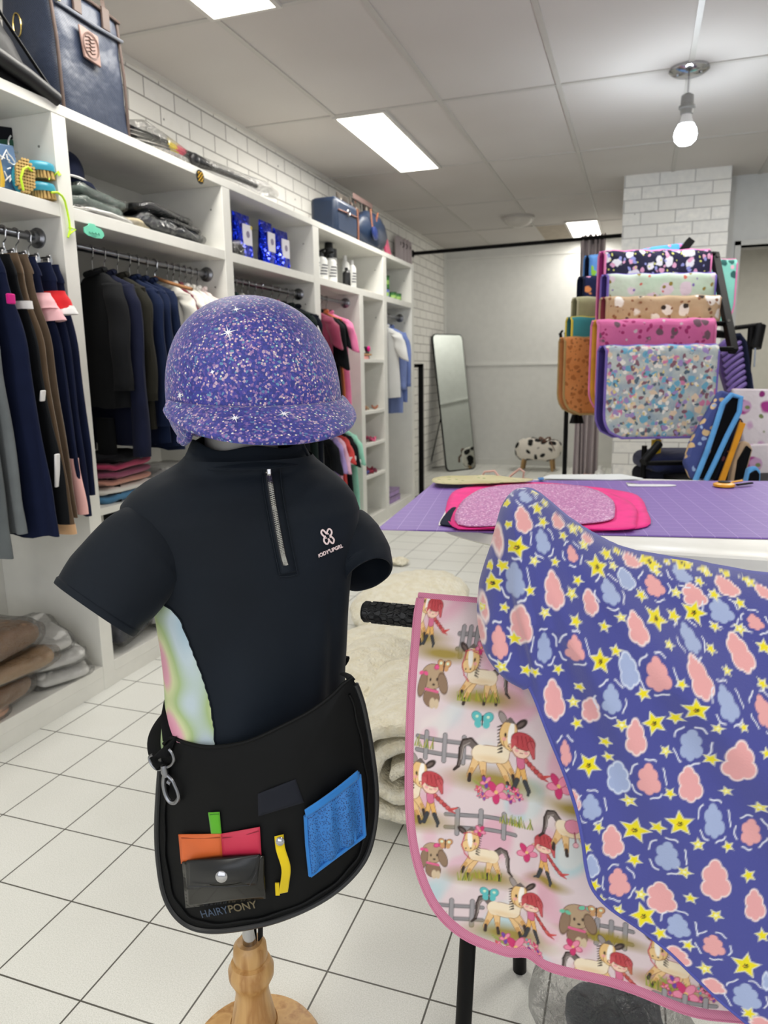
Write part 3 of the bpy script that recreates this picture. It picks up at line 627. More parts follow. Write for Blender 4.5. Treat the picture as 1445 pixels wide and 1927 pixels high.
bottle(4.585, .026, .12, 'small black bottle in front of the tall white one', 'cap', x=-1.83, mat=BCAP, prt=False)
bottle(4.64, .03, .2, 'slim white bottle right of the tall drink bottle', 'cap', x=-1.86)
bottle(4.71, .028, .18, 'slim white bottle at the right end of the bottles', 'cap', x=-1.84)
th = thing('small_hardware', 'few small pale pieces lying alone near the right of bottle shelf', 'small items', (-1.83, 4.93, ZS))
for k in range(4): P(MB().ell((-1.82, 4.86+.05*k, ZS+.008), .02, .018, .008, 8), 'piece', M('piece', '#c9c2b2', .5), th)
GRT = M('tin_green', '#3c7d35', .35); GRL = M('tin_green_light', '#9fc46a', .4)
def tin(y, x, z, label, r=.032, h=.055, mat=GRT):
    th = thing('tin', label, 'tin', (x, y, z), 'green tins on the last shelf')
    P(MB().lathe([(r, 0), (r, h*.86)], (x, y, z)), 'tin_body', mat, th)
    P(MB().lathe([(r*1.06, h*.84), (r*1.06, h), (r*.95, h*1.02)], (x, y, z)), 'lid', M('tin_lid', '#2b5a2c', .35), th)
    P(MB().grid(lambda u, v: (x+(r+.001)*cos(-1.5+1.3*u), y+(r+.001)*sin(-1.5+1.3*u), z+h*.25+h*.35*v), 10, 2), 'label', GRL, th)
tin(5.44, -1.86, ZS+.085, 'green tin standing on top of a blue jar', .036, .085)
tin(5.44, -1.86, ZS, 'blue violet jar underneath a green tin', .034, .083, M('jar_blue', '#6a78c4', .4))
tin(5.55, -1.84, ZS, 'low green tin just right of the blue jar', .034, .06)
tin(5.67, -1.84, ZS, 'low green tin furthest to the right', .036, .06)
# cubby column
th = thing('gift_box', 'open box with pink and cream contents in the top cubby', 'box', (-1.87, 4.9, 1.2))
P(MB().box(-1.95, -1.84, 4.93, 5.02, 1.2, 1.29), 'black_box', M('black_card', '#161315', .4), th, bevel=.002)
P(MB().box(-1.9, -1.82, 4.78, 4.95, 1.2, 1.225), 'pink_tray', M('pink_card', '#e89b96', .5), th, bevel=.003)
P(MB().box(-1.9, -1.815, 4.78, 5.0, 1.228, 1.24), 'wood_lid', M('wood_lid', '#b4875a', .5), th, bevel=.002)
P(MB().obox((-1.85, 4.84, 1.285), (.03, 0, 0), (0, .012, .0), (0, -.035, .04)), 'cream_card', M('cream_card', '#e2d9cd', .5), th, bevel=.002)
P(MB().ell((-1.83, 4.975, 1.275), .012, .022, .02, 8), 'pink_bow', HOTP, th)
def clutter(z, cols, label, name, seed, n=9, y0=4.76, y1=5.08, s=.02):
    random.seed(seed); th = thing(name, label, 'accessories', (-1.85, 4.9, z))
    for k in range(n):
        c_ = (random.uniform(-1.93, -1.8), y0+(y1-y0)*(k+.5)/n, z+s*.6); cl = cols[k % len(cols)]
        q = MB()
        q.tube([(c_[0]+s*1.3*cos(a)*.8, c_[1]+s*.9*sin(a), c_[2]+s*.5*sin(2*a+k)+s*.2) for a in np.linspace(0, 2*pi, 12)], s*.35, 6)
        q.ell(c_, s*.5, s*.5, s*.5, 6); P(q, 'hair_tie', M('acc'+cl, cl, .5), th)
    return th
clutter(.845, ['#b9a07c', '#7d5a50', '#d6c5a4', '#a8694c'], 'small beige and brown trinkets in the second cubby', 'trinkets', 3, 8)
P(MB().lathe([(.018, 0), (.022, .04), (.012, .08), (.016, .1)], (-1.86, 4.77, .845)), 'white_figurine', BTM, bpy.data.objects['trinkets'])
clutter(.618, ['#d85c84', '#e88aa6', '#c23658'], 'pink hair accessories in the third cubby', 'hair_accessories', 4, 10)
clutter(.39, ['#8e1f45', '#6f1c3c', '#5c62b0', '#a1243e'], 'dark red and blue hair accessories in the lowest filled cubby', 'hair_accessories', 5, 8)
for k in range(2):
    th = thing('lilac_box', ('lower', 'upper')[k]+' lilac flat box at the bottom of the last bay', 'box', (-1.84, 5.42, .09+.055*k), 'lilac boxes')
    P(MB().box(-1.93, -1.8, 5.33, 5.58-.02*k, .09+.055*k, .135+.055*k), 'box_body', M('lilac_card', '#a487bd', .5), th, bevel=.003)
    P(MB().box(-1.932, -1.798, 5.328, 5.582-.02*k, .120+.055*k, .138+.055*k), 'box_lid', M('lilac_card2', '#8f78a0', .5), th, bevel=.002)
# bottom of bay 0 and 1
PAP = F('brown_packed', '#8b6c50'); PNK3 = F('peach_packed', '#dba98b')
GL = 'bagged clothes at the bottom left'
bagged('bagged_garment', 'large brown garment in plastic, top of the low pile', 'bagged garment', (-1.93, 1.60, .30), .15, .17, .045, PAP, .1, 31, GL)
bagged('bagged_garment', 'brown garment in plastic, middle of the low pile', 'bagged garment', (-1.90, 1.62, .225), .15, .17, .028, BEI, -.1, 32, GL)
bagged('bagged_garment', 'brown folded garment in plastic at the front of low pile', 'bagged garment', (-1.86, 1.50, .155), .10, .2, .035, PAP, .1, 33, GL)
bagged('bagged_garment', 'peach garment in plastic at the very front of low pile', 'bagged garment', (-1.83, 1.40, .115), .055, .2, .022, PNK3, 0, 34, GL)
bagged('bagged_garment', 'pinkish brown garment in plastic at the photo edge', 'bagged garment', (-1.86, 1.36, .23), .1, .12, .04, F('mauve_packed', '#9b7263'), .1, 35, GL)
bagged('bagged_garment', 'white garment in plastic, upper of three by the upright', 'bagged garment', (-1.92, 1.83, .245), .12, .10, .02, WHB, -.4, 36, GL, tilt=-.2)
bagged('bagged_garment', 'white garment in plastic, middle of three by the upright', 'bagged garment', (-1.90, 1.86, .19), .12, .10, .018, WHB, -.4, 37, GL, tilt=-.2)
bagged('bagged_garment', 'white garment in plastic, lowest of three by the upright', 'bagged garment', (-1.89, 1.87, .135), .12, .10, .02, WHB, -.4, 38, GL, tilt=-.2)
bagged('bagged_garment', 'navy garment in a crinkled clear bag at the floor of bay two', 'bagged garment', (-1.86, 2.22, .17), .07, .13, .05, NAVYF, .2, 41, GL)
bagged('bagged_garment', 'white crinkled bag right of the navy one, low in bay two', 'bagged garment', (-1.86, 2.5, .15), .07, .15, .045, WHB, .1, 42, GL)
for k, (cl, lb, hz) in enumerate((('#4c7ea3', 'blue folded garment at the base of the pile', .018), ('#d8d5cf', 'off-white folded garment above the blue one', .014), ('#b98575', 'dusty pink folded garment in the pile', .012), ('#8a4560', 'plum folded garment in the pile', .014), ('#a03355', 'raspberry folded garment near the top of the pile', .014), ('#17171b', 'black folded garment on top of the pile', .015))):
    z = .645+.017+k*.03
    th = thing('folded_garment', lb, 'folded clothes', (-1.95, 2.32, z), 'folded pile under the jackets')
    P(cushion(MB(), (-1.94+.005*k, 2.30, z), .11, .15, hz, .05*k, 50+k), 'folded_cloth', F('fold'+cl, cl), th)
bagged('bagged_garment', 'white garments in plastic on the low shelf behind the shoulder', 'bagged garment', (-1.95, 2.66, .69), .12, .2, .035, WHB, .1, 61, GL)
# ================================================================ ON TOP OF THE SHELVING
ZT = 1.957
def weave(name, col, sc=260):
    t_ = NT(name); c_ = t_.coord(); w_ = t_.n('ShaderNodeTexChecker'); w_.inputs['Scale'].default_value = sc; t_.l(c_, w_.inputs[0])
    cc = sr(col); w_.inputs[1].default_value = (*cc, 1); w_.inputs[2].default_value = (*(x*1.9+.012 for x in cc), 1); t_.l(w_.outputs[0], t_.b.inputs['Base Color'])
    t_.b.inputs['Roughness'].default_value = .45; t_.bump(t_.noise(c_, 9, 3), .6, .02); return t_.m
TOTE = weave('navy_nylon', '#1d2536'); BRW = M('brown_webbing', '#4a3a33', .6); BRASS = M('brass', '#c9b06a', .25, 1); BADGE = M('leather_badge', '#7d6158', .5); BADGE2 = M('leather_badge_line', '#5f453d', .5)
y0, y1, zt = 2.075, 2.41, 2.335
th = thing('grooming_tote', 'navy nylon tote bag with brown leather badge on top of shelving', 'bag', (-1.9, 2.24, ZT))
q = MB()
def tote(u, v):
    a = 2*pi*u; s_ = lambda t_, e: (abs(t_)**e)*(1 if t_ > 0 else -1)
    x = -1.915+.125*s_(cos(a), .22)*(1-.35*v*(1 if cos(a) < 0 else .12)); y = (y0+y1)/2+(y1-y0)/2*s_(sin(a), .22)
    return (x+.006*nz(y*9, v*5), y+.006*nz(x*9, v*6, 2)+(-.02*v), ZT+(zt-ZT)*v)
q.grid(tote, 64, 24, cu=True); q.f.append(tuple(i*24 for i in range(64))); P(q, 'bag_body', TOTE, th, solid=.004)
for yy in (y0-.001, y1-.014): P(MB().tube([(-1.792, yy, ZT+.006), (-1.79, yy-.006, ZT+.2), (-1.797, yy-.018, zt)], .0055, 8), 'edge_binding', BRW, th)
P(MB().tube([(-1.79, y0+.0, zt-.003), (-1.788, (y0+y1)/2, zt+.004), (-1.79, y1-.025, zt-.004)], .0055, 8), 'edge_binding', BRW, th)
P(MB().tube([(-1.787, y0, zt-.062), (-1.783, (y0+y1)/2, zt-.068), (-1.787, y1-.02, zt-.062)], .006, 8), 'zip', M('zip_silver', '#8b8e96', .3, .7), th)
P(MB().box(-1.785, -1.778, y0-.006, y0+.012, zt-.062, zt-.02), 'zip_pull', BRASS, th, bevel=.002)
for k in (.27, .68): 
    yy = y0+(y1-y0)*k; P(MB().box(-1.788, -1.779, yy-.018, yy+.018, zt-.06, zt+.01), 'strap', BRW, th, bevel=.002)
    P(MB().tube([(-1.785, yy, zt), (-1.80, yy+.005, zt+.07), (-1.82, yy+.02, zt+.1)], .012, 8, flat=.3), 'strap', BRW, th)
by, bz = y0+.13, ZT+.235
ob = [(-1.776, by-.045, bz+.048), (-1.776, by+.045, bz+.044), (-1.774, by+.047, bz-.052), (-1.774, by-.032, bz-.046)]
bd = P(MB().prism(ob, (-.008, 0, 0)), 'badge', BADGE, th, bevel=.003)
q = MB()
for r_ in (.038, .034): q.tube([(-1.7735, by+.003+r_*cos(a), bz-.001+r_*1.05*sin(a)) for a in np.linspace(0, 2*pi, 30)], .001, 5)
for k in range(5): q.tube([(-1.7735, by-.022+.0085*j, bz+.022-.011*k+.003*((j*7+k*3) % 3-1)) for j in range(6)], .0017, 5)
P(q, 'embossing', BADGE2, bd)
P(MB().tube([(-1.93+.0*a, y0-.012-.004*cos(a), ZT+.27+.035*sin(a)) if False else (-1.93+.016*cos(a), y0-.02, ZT+.26+.035*sin(a)) for a in np.linspace(0, 2*pi, 20)], .0025, 7), 'side_ring', BRASS, th)
th = thing('carry_bag', 'slumped black bag at the top left corner of the shelving', 'bag', (-1.95, 1.75, ZT))
def slump(u, v):
    a = 2*pi*u; s_ = lambda t_, e: (abs(t_)**e)*(1 if t_ > 0 else -1)
    y = 1.76+.29*s_(cos(a), .5)*(1-.28*v); x = -1.93+.15*s_(sin(a), .5)*(1-.45*v)
    return (x+.012*nz(y*8, v*5, 5), y+.1*v*(-.4), ZT+.235*v*(1+.12*nz(y*5, x*5, 1))*(1-.15*(y-1.7)))
q = MB().grid(slump, 48, 20, cu=True); q.f.append(tuple(i*20+19 for i in range(48))); P(q, 'bag_body', M('black_leatherette', '#0b0c0f', .6, bump=(12, .6, .02)), th)
P(MB().tube([(-1.775, 1.45, ZT+.05), (-1.765, 1.7, ZT+.07), (-1.77, 1.9, ZT+.04), (-1.775, 2.02, ZT+.012)], .024, 12), 'base_roll', M('black_leatherette2', '#101114', .5), th)
P(MB().tube([(-1.85, 1.55, ZT+.24), (-1.83, 1.7, ZT+.25), (-1.80, 1.85, ZT+.2), (-1.775, 2.0, ZT+.04)], .005, 8), 'piping', BLACKM, th)
# whips in plastic
th = thing('whip_bundle', 'rainbow handled whips in clear plastic on top of shelving', 'whips', on(300, 262, 0, -1.83))
RB = ['#15161a', '#17181c', '#2f8a3c', '#d8c22a', '#d93a5a', '#4a4fb5']
for k in range(9):
    p0 = on(244, 236+k*3.4, 0, -1.84-.008*(k % 3)); p1 = on(366+k, 306-(k % 4)*3, 0, -1.83-.006*(k % 3)); 
    f = lambda t_: p0+(p1-p0)*t_+np.array((0, 0, .012*sin(pi*t_)+.004*k % .01))
    r_ = P(MB().tube([f(a) for a in (0, .25, .42)], .0042, 8), 'handle', BLACKM, th)
    for j, cl in enumerate(RB[2:]): 
        P(MB().tube([f(.42+.13*j+a) for a in (0, .07, .13)], .0032, 6), 'braid', M('braid'+cl, cl if (k+j) % 3 else '#1d1d22', .5), r_)
def filmtube(pts, rr, th): return P(MB().tube(pts, rr, 14, flat=.7), 'plastic_sleeve', FILM, th)
filmtube([on(243, 236, 0, -1.84), on(262, 245, 0, -1.84), on(300, 268, 0, -1.84), on(340, 290, 0, -1.84), on(375, 318, 0, -1.84)], [.03, .055, .05, .035, .012], th)
th = thing('whip', 'black whip in a clear sleeve with a round yellow tag', 'whip', on(430, 325, 0, -1.83))
P(MB().tube([on(362, 296, 0, -1.82), on(372, 304, 0, -1.82), on(400, 316, 0, -1.82), on(440, 332, 0, -1.82), on(482, 350, 0, -1.82)], [.02, .026, .014, .013, .011], 12), 'whip_shaft', M('whip_black', '#1a1a1d', .35, bump=(80, .6, .004)), th)
P(MB().ell(on(366, 300, 0, -1.815), .02, .03, .026, 12), 'grip_knob', M('whip_black', '#1a1a1d', .35), th)
tg = on(376, 333, 0, -1.765)
r_ = P(MB().lathe([(.028, 0), (.028, .003)], tg, n=24, axis=(1, 0, 0)), 'tag', M('tag_black', '#1b1a14', .5), th)
q = MB()
for k in range(5): q.tube([(tg[0]+.0045, tg[1]-.018+.009*j, tg[2]+.016-.008*k+(.003 if (j+k) % 2 else -.003)) for j in range(5)], .0016, 4)
P(q, 'lettering', M('tag_gold', '#d6a92c', .4), r_)
filmtube([on(365, 300, 0, -1.83), on(400, 315, 0, -1.83), on(450, 335, 0, -1.83), on(490, 352, 0, -1.83), on(515, 366, 0, -1.83)], [.03, .035, .035, .045, .03], th)
# satchel bags
DEN = M('navy_leather', '#1d2c44', .4, bump=(30, .3, .003)); TANL = M('tan_piping', '#7c4a33', .5)
th = thing('satchel_bag', 'navy grooming case with brown trim and round clasp', 'bag', (-1.85, 4.6, ZT))
P(MB().box(-1.98, -1.80, 4.37, 4.74, ZT, ZT+.22), 'bag_body', DEN, th, bevel=.03)
P(MB().tube([(-1.795, 4.39, ZT+.14), (-1.792, 4.55, ZT+.145), (-1.795, 4.72, ZT+.15)], .004, 6), 'piping', TANL, th)
P(MB().tube([(-1.80, 4.735, ZT+.01), (-1.80, 4.74, ZT+.12), (-1.805, 4.735, ZT+.21)], .006, 6), 'piping', TANL, th)
P(MB().tube([(-1.79, 4.55+.02*cos(a), ZT+.15+.02*sin(a)) for a in np.linspace(0, 2*pi, 16)], .004, 6), 'clasp_ring', CHROME, th)
P(MB().tube([(-1.88, 4.50, ZT+.22), (-1.88, 4.52, ZT+.245), (-1.88, 4.6, ZT+.245), (-1.88, 4.62, ZT+.22)], .007, 8), 'handle', DEN, th)
th = thing('saddle_bag', 'dark navy slouched bag with round patch beside the case', 'bag', (-1.86, 5.1, ZT))
P(MB().ell((-1.87, 5.16, ZT+.13), .085, .27, .14, 18, f=lambda p: np.array((p[0]+.01*nz(p[1]*20, p[2]*20), p[1], max(p[2]+.02*nz(p[1]*14, p[2]*9, 3), -.13)))), 'bag_body', DEN, th)
P(MB().lathe([(.045, 0), (.045, .012), (.035, .018)], (-1.79, 5.02, ZT+.1), n=20, axis=(1, 0, .15)), 'round_patch', M('blue_patch', '#1f2f66', .4), th)
for dy in (-.03, .12): P(MB().tube([(-1.80, 5.02+dy*.3, ZT+.14), (-1.81, 5.04+dy, ZT+.26)], .007, 6), 'strap', TANL, th)
th = thing('display_cards', 'upright printed cards with horses behind the navy bags', 'cards', (-2.0, 5.1, ZT))
PH = PAT('photo_card', ('#3a3432', '#8d857c'), [('#d8d0c4', 16, .28), ('#8f4a35', 22, .22), ('#20232e', 19, .25)], 25, bump=False)
for k, (a, b, h_) in enumerate(((4.9, 5.1, .37), (5.12, 5.34, .38), (5.36, 5.56, .40))):
    P(MB().box(-2.02+.01*k, -2.012+.01*k, a, b, ZT, ZT+h_), 'card', PH, th, bevel=.001)
P(MB().box(-1.99, -1.985, 5.14, 5.54, ZT+.375, ZT+.41), 'red_heading', M('card_heading', '#b99a94', .6), th)
th = thing('pink_packet', 'pink packet leaning at the right end of the bags', 'packet', (-1.84, 5.5, ZT))
P(MB().prism([(-1.84, 5.45, ZT), (-1.84, 5.58, ZT), (-1.86, 5.50, ZT+.17), (-1.86, 5.45, ZT+.17)], (-.02, 0, 0)), 'packet_body', M('pink_pack', '#dd5b7e', .4), th, bevel=.003)
P(MB().box(-1.90, -1.82, 5.5, 5.6, ZT, ZT+.012), 'white_base', WHF, th)
# ================================================================ ALCOVE AT THE BACK
rodY, rodZ = 7.33, 2.27
th = thing('curtain_rod', 'black metal curtain rod spanning the back alcove', 'curtain rod', (-1.2, rodY, rodZ))
P(MB().tube([(XW, rodY, rodZ), (-.17, rodY-.02, rodZ+.03)], .018, 12), 'rod', BLACKM, th)
P(MB().lathe([(.035, 0), (.035, .01), (.02, .02)], (XW, rodY, rodZ), axis=(1, 0, 0)), 'wall_flange', BLACKM, th)
TAUPE = F('taupe_curtain', '#c6babc', .8)
def curtain(x0, x1, label, ztop, zbot, y=rodY, seed=0, n=6):
    th = thing('curtain', label, 'curtain', ((x0+x1)/2, y, ztop), 'taupe curtains on the rod')
    def fn(u, v):
        x = x0+(x1-x0)*u; return (x+.01*sin(v*3+u*9), y+.035*sin(u*n*2*pi+seed)*(1-.25*v)+.01*nz(u*9, v*3), zbot+(ztop-zbot)*v+(.025*abs(sin(u*n*pi*1.3+seed)) if v > .97 else 0))
    P(MB().grid(fn, 70, 20), 'cloth', TAUPE, th, solid=.004, sharp=180)
    q = MB()
    for k in range(n): q.tube([(x0+(x1-x0)*(k+.5)/n, y+.022*cos(a), rodZ+.0+.022*sin(a)) for a in np.linspace(0, 2*pi, 14)], .003, 5)
    P(q, 'rings', BLACKM, th)
xc0 = on(1088, 460, 1, rodY)[0]; xc1 = on(1143, 460, 1, rodY)[0]
curtain(xc0+.02, xc1-.01, 'taupe curtain bunched at the right end of the rod', 2.31, .06, n=5)
xk0, xk1 = XW+.01, XW+.12
_n0 = len(bpy.data.objects)
curtain(-.2, .2, 'taupe curtain bunched against the brick wall at the left end', 2.31, .3, y=0, n=4)
_c = bpy.data.objects['curtain.001']; _c.location = (XW+.06, 6.85, 2.31); _c.rotation_euler = (0, 0, pi/2)
# leaning mirror
th = thing('mirror', 'tall black framed mirror leaning in the far corner', 'mirror', (-1.95, 8.3, 0))
B0 = on(850, 888, 2, .0); B1 = on(893, 880, 2, .0)
wv = np.array((B1[0]-B0[0], B1[1]-B0[1], 0)); mw = .42; wv = wv/np.linalg.norm(wv); wv = np.array((.6, .8, 0)); wv /= np.linalg.norm(wv)
p0 = np.array((-1.985, 7.85, .01)); nv = np.array((wv[1], -wv[0], 0)); upv = np.array((0, 0, 1.))*.985-nv*.17
Hm, Wm = 1.52, .42
def mp_(a, b, d=0): return p0+wv*a+upv*b+nv*d
rr = .05; oc = []
for cx, cy, a0 in ((Wm-rr, rr, -90), (Wm-rr, Hm-rr, 0), (rr, Hm-rr, 90), (rr, rr, 180)):
    for k in range(7): a = radians(a0+15*k); oc.append(mp_(cx+rr*cos(a), cy+rr*sin(a)))
P(MB().prism([p+nv*.004 for p in oc], nv*.006), 'glass', M('mirror_glass', '#dfe6e4', .02, 1), th)
P(MB().tube(oc+[oc[0]], .011, 8, caps=False), 'frame', BLACKM, th)
P(MB().prism([p-nv*.0 for p in oc], nv*.003), 'backing', BLACKM, th)
P(MB().tube([mp_(.03, Hm*.42, -.02), mp_(-.0, Hm*.42, -.02)-np.array((0, 0, Hm*.41))-nv*.18, mp_(Wm, Hm*.42, -.02)-np.array((0, 0, Hm*.41))-nv*.18, mp_(Wm-.03, Hm*.42, -.02)], .007, 8), 'easel_leg', BLACKM, th)
# black rail frame
th = thing('clothes_rack', 'empty black metal clothes rack end beside the shelving', 'rack', (-1.9, 6.2, 0))
e = on(818, 690, 1, 6.45)
q = MB().box(XW+.03, -1.775, 6.17, 6.20, 1.145, 1.175); P(q, 'top_bar', BLACKM, th)
P(MB().box(-1.815, -1.775, 6.17, 6.20, 0, 1.175), 'leg', BLACKM, th); P(MB().box(XW+.03, XW+.06, 6.17, 6.20, 0, 1.175), 'leg', BLACKM, th)
P(MB().box(-1.83, -1.76, 6.0, 6.4, 0, .02), 'foot', BLACKM, th)
# cow stool
t = NT('cow_hide'); c_ = t.coord(); v = t.n('ShaderNodeTexVoronoi'); v.inputs['Scale'].default_value = 11; v.inputs['Randomness'].default_value = .9
w_ = t.noise(c_, 7, 1, 'Color'); mx = t.n('ShaderNodeMix', data_type='VECTOR'); mx.inputs[0].default_value = .08; t.l(c_, mx.inputs[4]); t.l(w_, mx.inputs[5]); t.l(mx.outputs[1], v.inputs['Vector'])
t.base(t.ramp(v.outputs['Distance'], [(.44, '#141312'), (.49, '#e4ddd2')])); t.b.inputs['Roughness'].default_value = .95; t.bump(t.noise(c_, 60, 2), .8, .01)
cx, cy = -1.03, 8.25
th = thing('cow_footstool', 'black and white cow patterned footstool by the back wall', 'footstool', (cx, cy, 0))
P(cushion(MB(), (cx, cy, .235), .25, .16, .12, 0, 3, 0, .45, .012), 'padded_seat', t.m, th)
for sx_ in (-1, 1):
    for sy_ in (-1, 1): P(MB().tube([(cx+sx_*.15, cy+sy_*.09, .14), (cx+sx_*.17, cy+sy_*.1, 0)], [.02, .015], 10), 'leg', M('stool_wood', '#b08c5a', .5), th)
th = thing('brown_bow', 'brown ribbon bow draped over the cow patterned footstool', 'ribbon', (cx+.1, cy-.12, .34))
P(MB().tube([(cx+.08+.05*cos(a)*(1+.4*sin(a*2)), cy-.1-.04*abs(sin(a)), .35+.03*sin(a*2)) for a in np.linspace(0, 2*pi, 20)]+[(cx+.17, cy-.18, .30), (cx+.2, cy-.19, .24)], .012, 6, flat=.4), 'ribbon', M('brown_ribbon', '#6d4a3b', .6), th)
# small pinkish thing and white base at the pillar foot
th = thing('ornament_pile', 'pinkish pile on the floor left of the brick pillar', 'ornament', (-.35, 6.6, 0))
P(cushion(MB(), (-.33, 6.3, .12), .12, .09, .12, .3, 71, 0, .6, .02), 'cloth_heap', F('pink_heap', '#b98a7c'), th)
P(MB().lathe([(.05, 0), (.04, .05), (.015, .07), (.02, .1)], (-.27, 6.25, .22)), 'white_top', BTM, th)
# doorway room: brown bench
th = thing('brown_bench', 'dark brown bench seen through the doorway', 'bench', (1.1, 8.0, 0))
P(MB().box(.8, 1.9, 7.9, 8.4, .62, .78), 'seat_top', M('bench_brown', '#4d3a26', .3, bump=(10, .5, .02)), th, bevel=.03)
for a in (.85, 1.8):
    for b in (7.95, 8.35): P(MB().box(a, a+.05, b-.05, b, 0, .62), 'leg', BLACKM, th)

# ================================================================ SADDLE PAD RACK
R3 = np.array((RT[0], RT[1], 0.)); R3 /= np.linalg.norm(R3)      # horizontal direction along the pads
N3 = np.array((R3[1], -R3[0], 0.))                               # towards the camera side
def pad(label, pxl, pxr, pyt, pyb, D, front, bind, lining, th_, gap=.05, drop_back=.0, group='quilted saddle pads on the rack', lean=0., name='saddle_pad', corner=.09, cat='saddle pad', shift=.022, quilt=True):
    """folded saddle pad hanging over a rod: front flap, back flap, binding, lining"""
    A = dep(pxl, pyt, D); B = dep(pxr, pyt, D); L = float((B-A)@R3); A = A.copy(); zt_ = A[2]; zb_ = dep((pxl+pxr)/2, pyb, D)[2]; h_ = zt_-zb_
    th = thing(name, label, cat, (A+R3*L/2), group)
    def outl(a, off, sgn):   # arc-parameter down flap: width inset for the rounded lower corners
        return a
    def flap(sgn, off, rows=22, cols=40, depthk=0., hh=h_, inset=0.):
        def fn(u, v):
            d = v*hh; ins = 0
            if d > hh-corner*1.3: q_ = (d-(hh-corner*1.3))/(corner*1.3); ins = corner*(1-sqrt(max(0, 1-q_*q_)))
            ins += inset
            x = ins+(L-2*ins)*u
            arc = min(d/.03, 1)
            y = sgn*gap*.5*sqrt(max(0, 1-(1-arc)**2)) + off
            puff = (.006*sin(pi*min(1, max(0, (x/ L*4) % 1)))) if quilt else 0
            p = A+R3*(x)+N3*(y+sgn*puff+lean*d*sgn*0+ (lean*d))+np.array((0, 0, -max(0, d-.008)+.003*sin(u*8*pi)*(1-v)))
            return p
        return fn
    P(MB().grid(flap(1, 0), 40, 24), 'front_flap', front, th, solid=.008, sharp=180)
    A0 = A.copy(); A = A0-R3*shift
    P(MB().grid(flap(-1, 0), 30, 20), 'back_flap', lining, th, solid=.008, sharp=180)
    fb = flap(-1, 0)
    bnd = [fb(0, v) for v in np.linspace(0, 1, 16)]+[fb(u, 1) for u in np.linspace(0, 1, 12)]+[fb(1, v) for v in np.linspace(1, 0, 12)]
    P(MB().tube(bnd, .0055, 6), 'back_binding', bind, th)
    A = A0; fb = flap(1, 0)
    bnd = [fb(0, v) for v in np.linspace(0, 1, 16)]+[fb(u, 1) for u in np.linspace(0, 1, 12)]+[fb(1, v) for v in np.linspace(1, 0, 12)]+[fb(u, 0) for u in np.linspace(1, 0, 12)]
    P(MB().tube(bnd, .007, 6), 'binding', bind, th)
    fi = flap(1, -.006); P(MB().grid(lambda u, v: fi(u, v), 30, 20), 'lining', lining, th, sharp=180)
    return th
PURB = F('purple_binding', '#7a66b8'); PINKB = F('pink_binding', '#e07fae'); TANB = F('tan_binding', '#b79a7c'); MAG = F('magenta_lining', '#9c2c74'); PURL = F('purple_lining', '#3c2f74'); YEL = F('yellow_lining', '#d9a13a'); MARL = F('maroon_lining', '#8a3a4a')
p1_ = PAT('cloud_pony_print', ('#1d1c2e', '#2a2740'), [('#dcd6da', 19, .36), ('#d59ab4', 23, .24), ('#c9c76a', 37, .16), ('#8d8fc4', 26, .2)], 26)
p2_ = PAT('mint_carrot_print', ('#c9cfc0', '#b9cdb5'), [('#d8c6cf', 10, .3), ('#8d7a3a', 19, .15), ('#c9675a', 17, .13), ('#7d68a8', 21, .11)], 20)
p3_ = PAT('tan_horse_print', ('#b89c7c', '#c4a888'), [('#efe7df', 12, .3), ('#3a302b', 15, .17), ('#8d5f45', 30, .2)], 24)
p4_ = PAT('pink_horse_print', ('#d46fa0', '#cc6598'), [('#6f5560', 14, .26), ('#a03368', 26, .24), ('#c9b9bd', 17, .12)], 24)
p5_ = PAT('pastel_doll_print', ('#9aa9b8', '#c3c9c4'), [('#dfc8b0', 20, .30), ('#cf7fa6', 17, .24), ('#6faac6', 18, .27), ('#85606e', 23, .24), ('#e9e4de', 26, .26), ('#586a7a', 24, .2), ('#a08cc4', 19, .22), ('#d9c98a', 31, .16)], 40)
pad('top pad of the rack with black cloud print and pink binding', 1137, 1335, 474, 640, 3.83, p1_, PINKB, MAG, None)
pad('pale mint pad with carrots and purple binding, second from top', 1142, 1343, 518, 610, 3.78, p2_, PURB, PURL, None)
pad('tan pad with brown and white horses, third from top', 1140, 1352, 561, 640, 3.72, p3_, TANB, MARL, None)
pad('pink pad with grey horse heads, fourth from top', 1124, 1343, 604, 780, 3.64, p4_, PINKB, YEL, None)
pad('lowest front pad with pastel doll print and purple binding', 1138, 1347, 652, 828, 3.54, p5_, PURB, PURL, None, gap=.07)
th = bpy.data.objects
pad('blue printed pad behind the top pad at the left', 1109, 1300, 482, 600, 4.15, PAT('blue_lime_print', ('#5f8fd0', '#6fa3d8'), [('#9bd14a', 14, .3), ('#e89bbd', 20, .2)], 20), F('blue_binding', '#4f83c0'), NAVYF, None)
pad('navy pad with orange and pink print, rear left', 1097, 1290, 522, 640, 4.12, PAT('navy_orange_print', ('#1b2144', '#20274d'), [('#e8955a', 15, .28), ('#e7a3c2', 18, .2)], 20), NAVYF, NAVYF, None)
pad('khaki pad in the rear left cascade', 1086, 1290, 561, 700, 4.09, F('khaki_cloth', '#a3a07a'), F('khaki_binding', '#b5b090'), F('khaki_lining', '#7d7a5c'), None)
pad('teal pad with orange motifs and yellow binding', 1075, 1280, 598, 730, 4.05, PAT('teal_orange_print', ('#3f8f96', '#4a9aa0'), [('#e0653a', 9, .22)], 12), F('yellow_binding', '#dcc94a'), F('teal_lining', '#2f6f75'), None)
pad('orange quilted pad, lowest of the rear left cascade', 1062, 1270, 636, 782, 4.0, PAT('orange_floral', ('#cf8a54', '#c9814a'), [('#a8683a', 30, .3), ('#8a5a38', 42, .2)], 30), F('tan_edge', '#a98c5c'), F('orange_lining', '#b87848'), None)
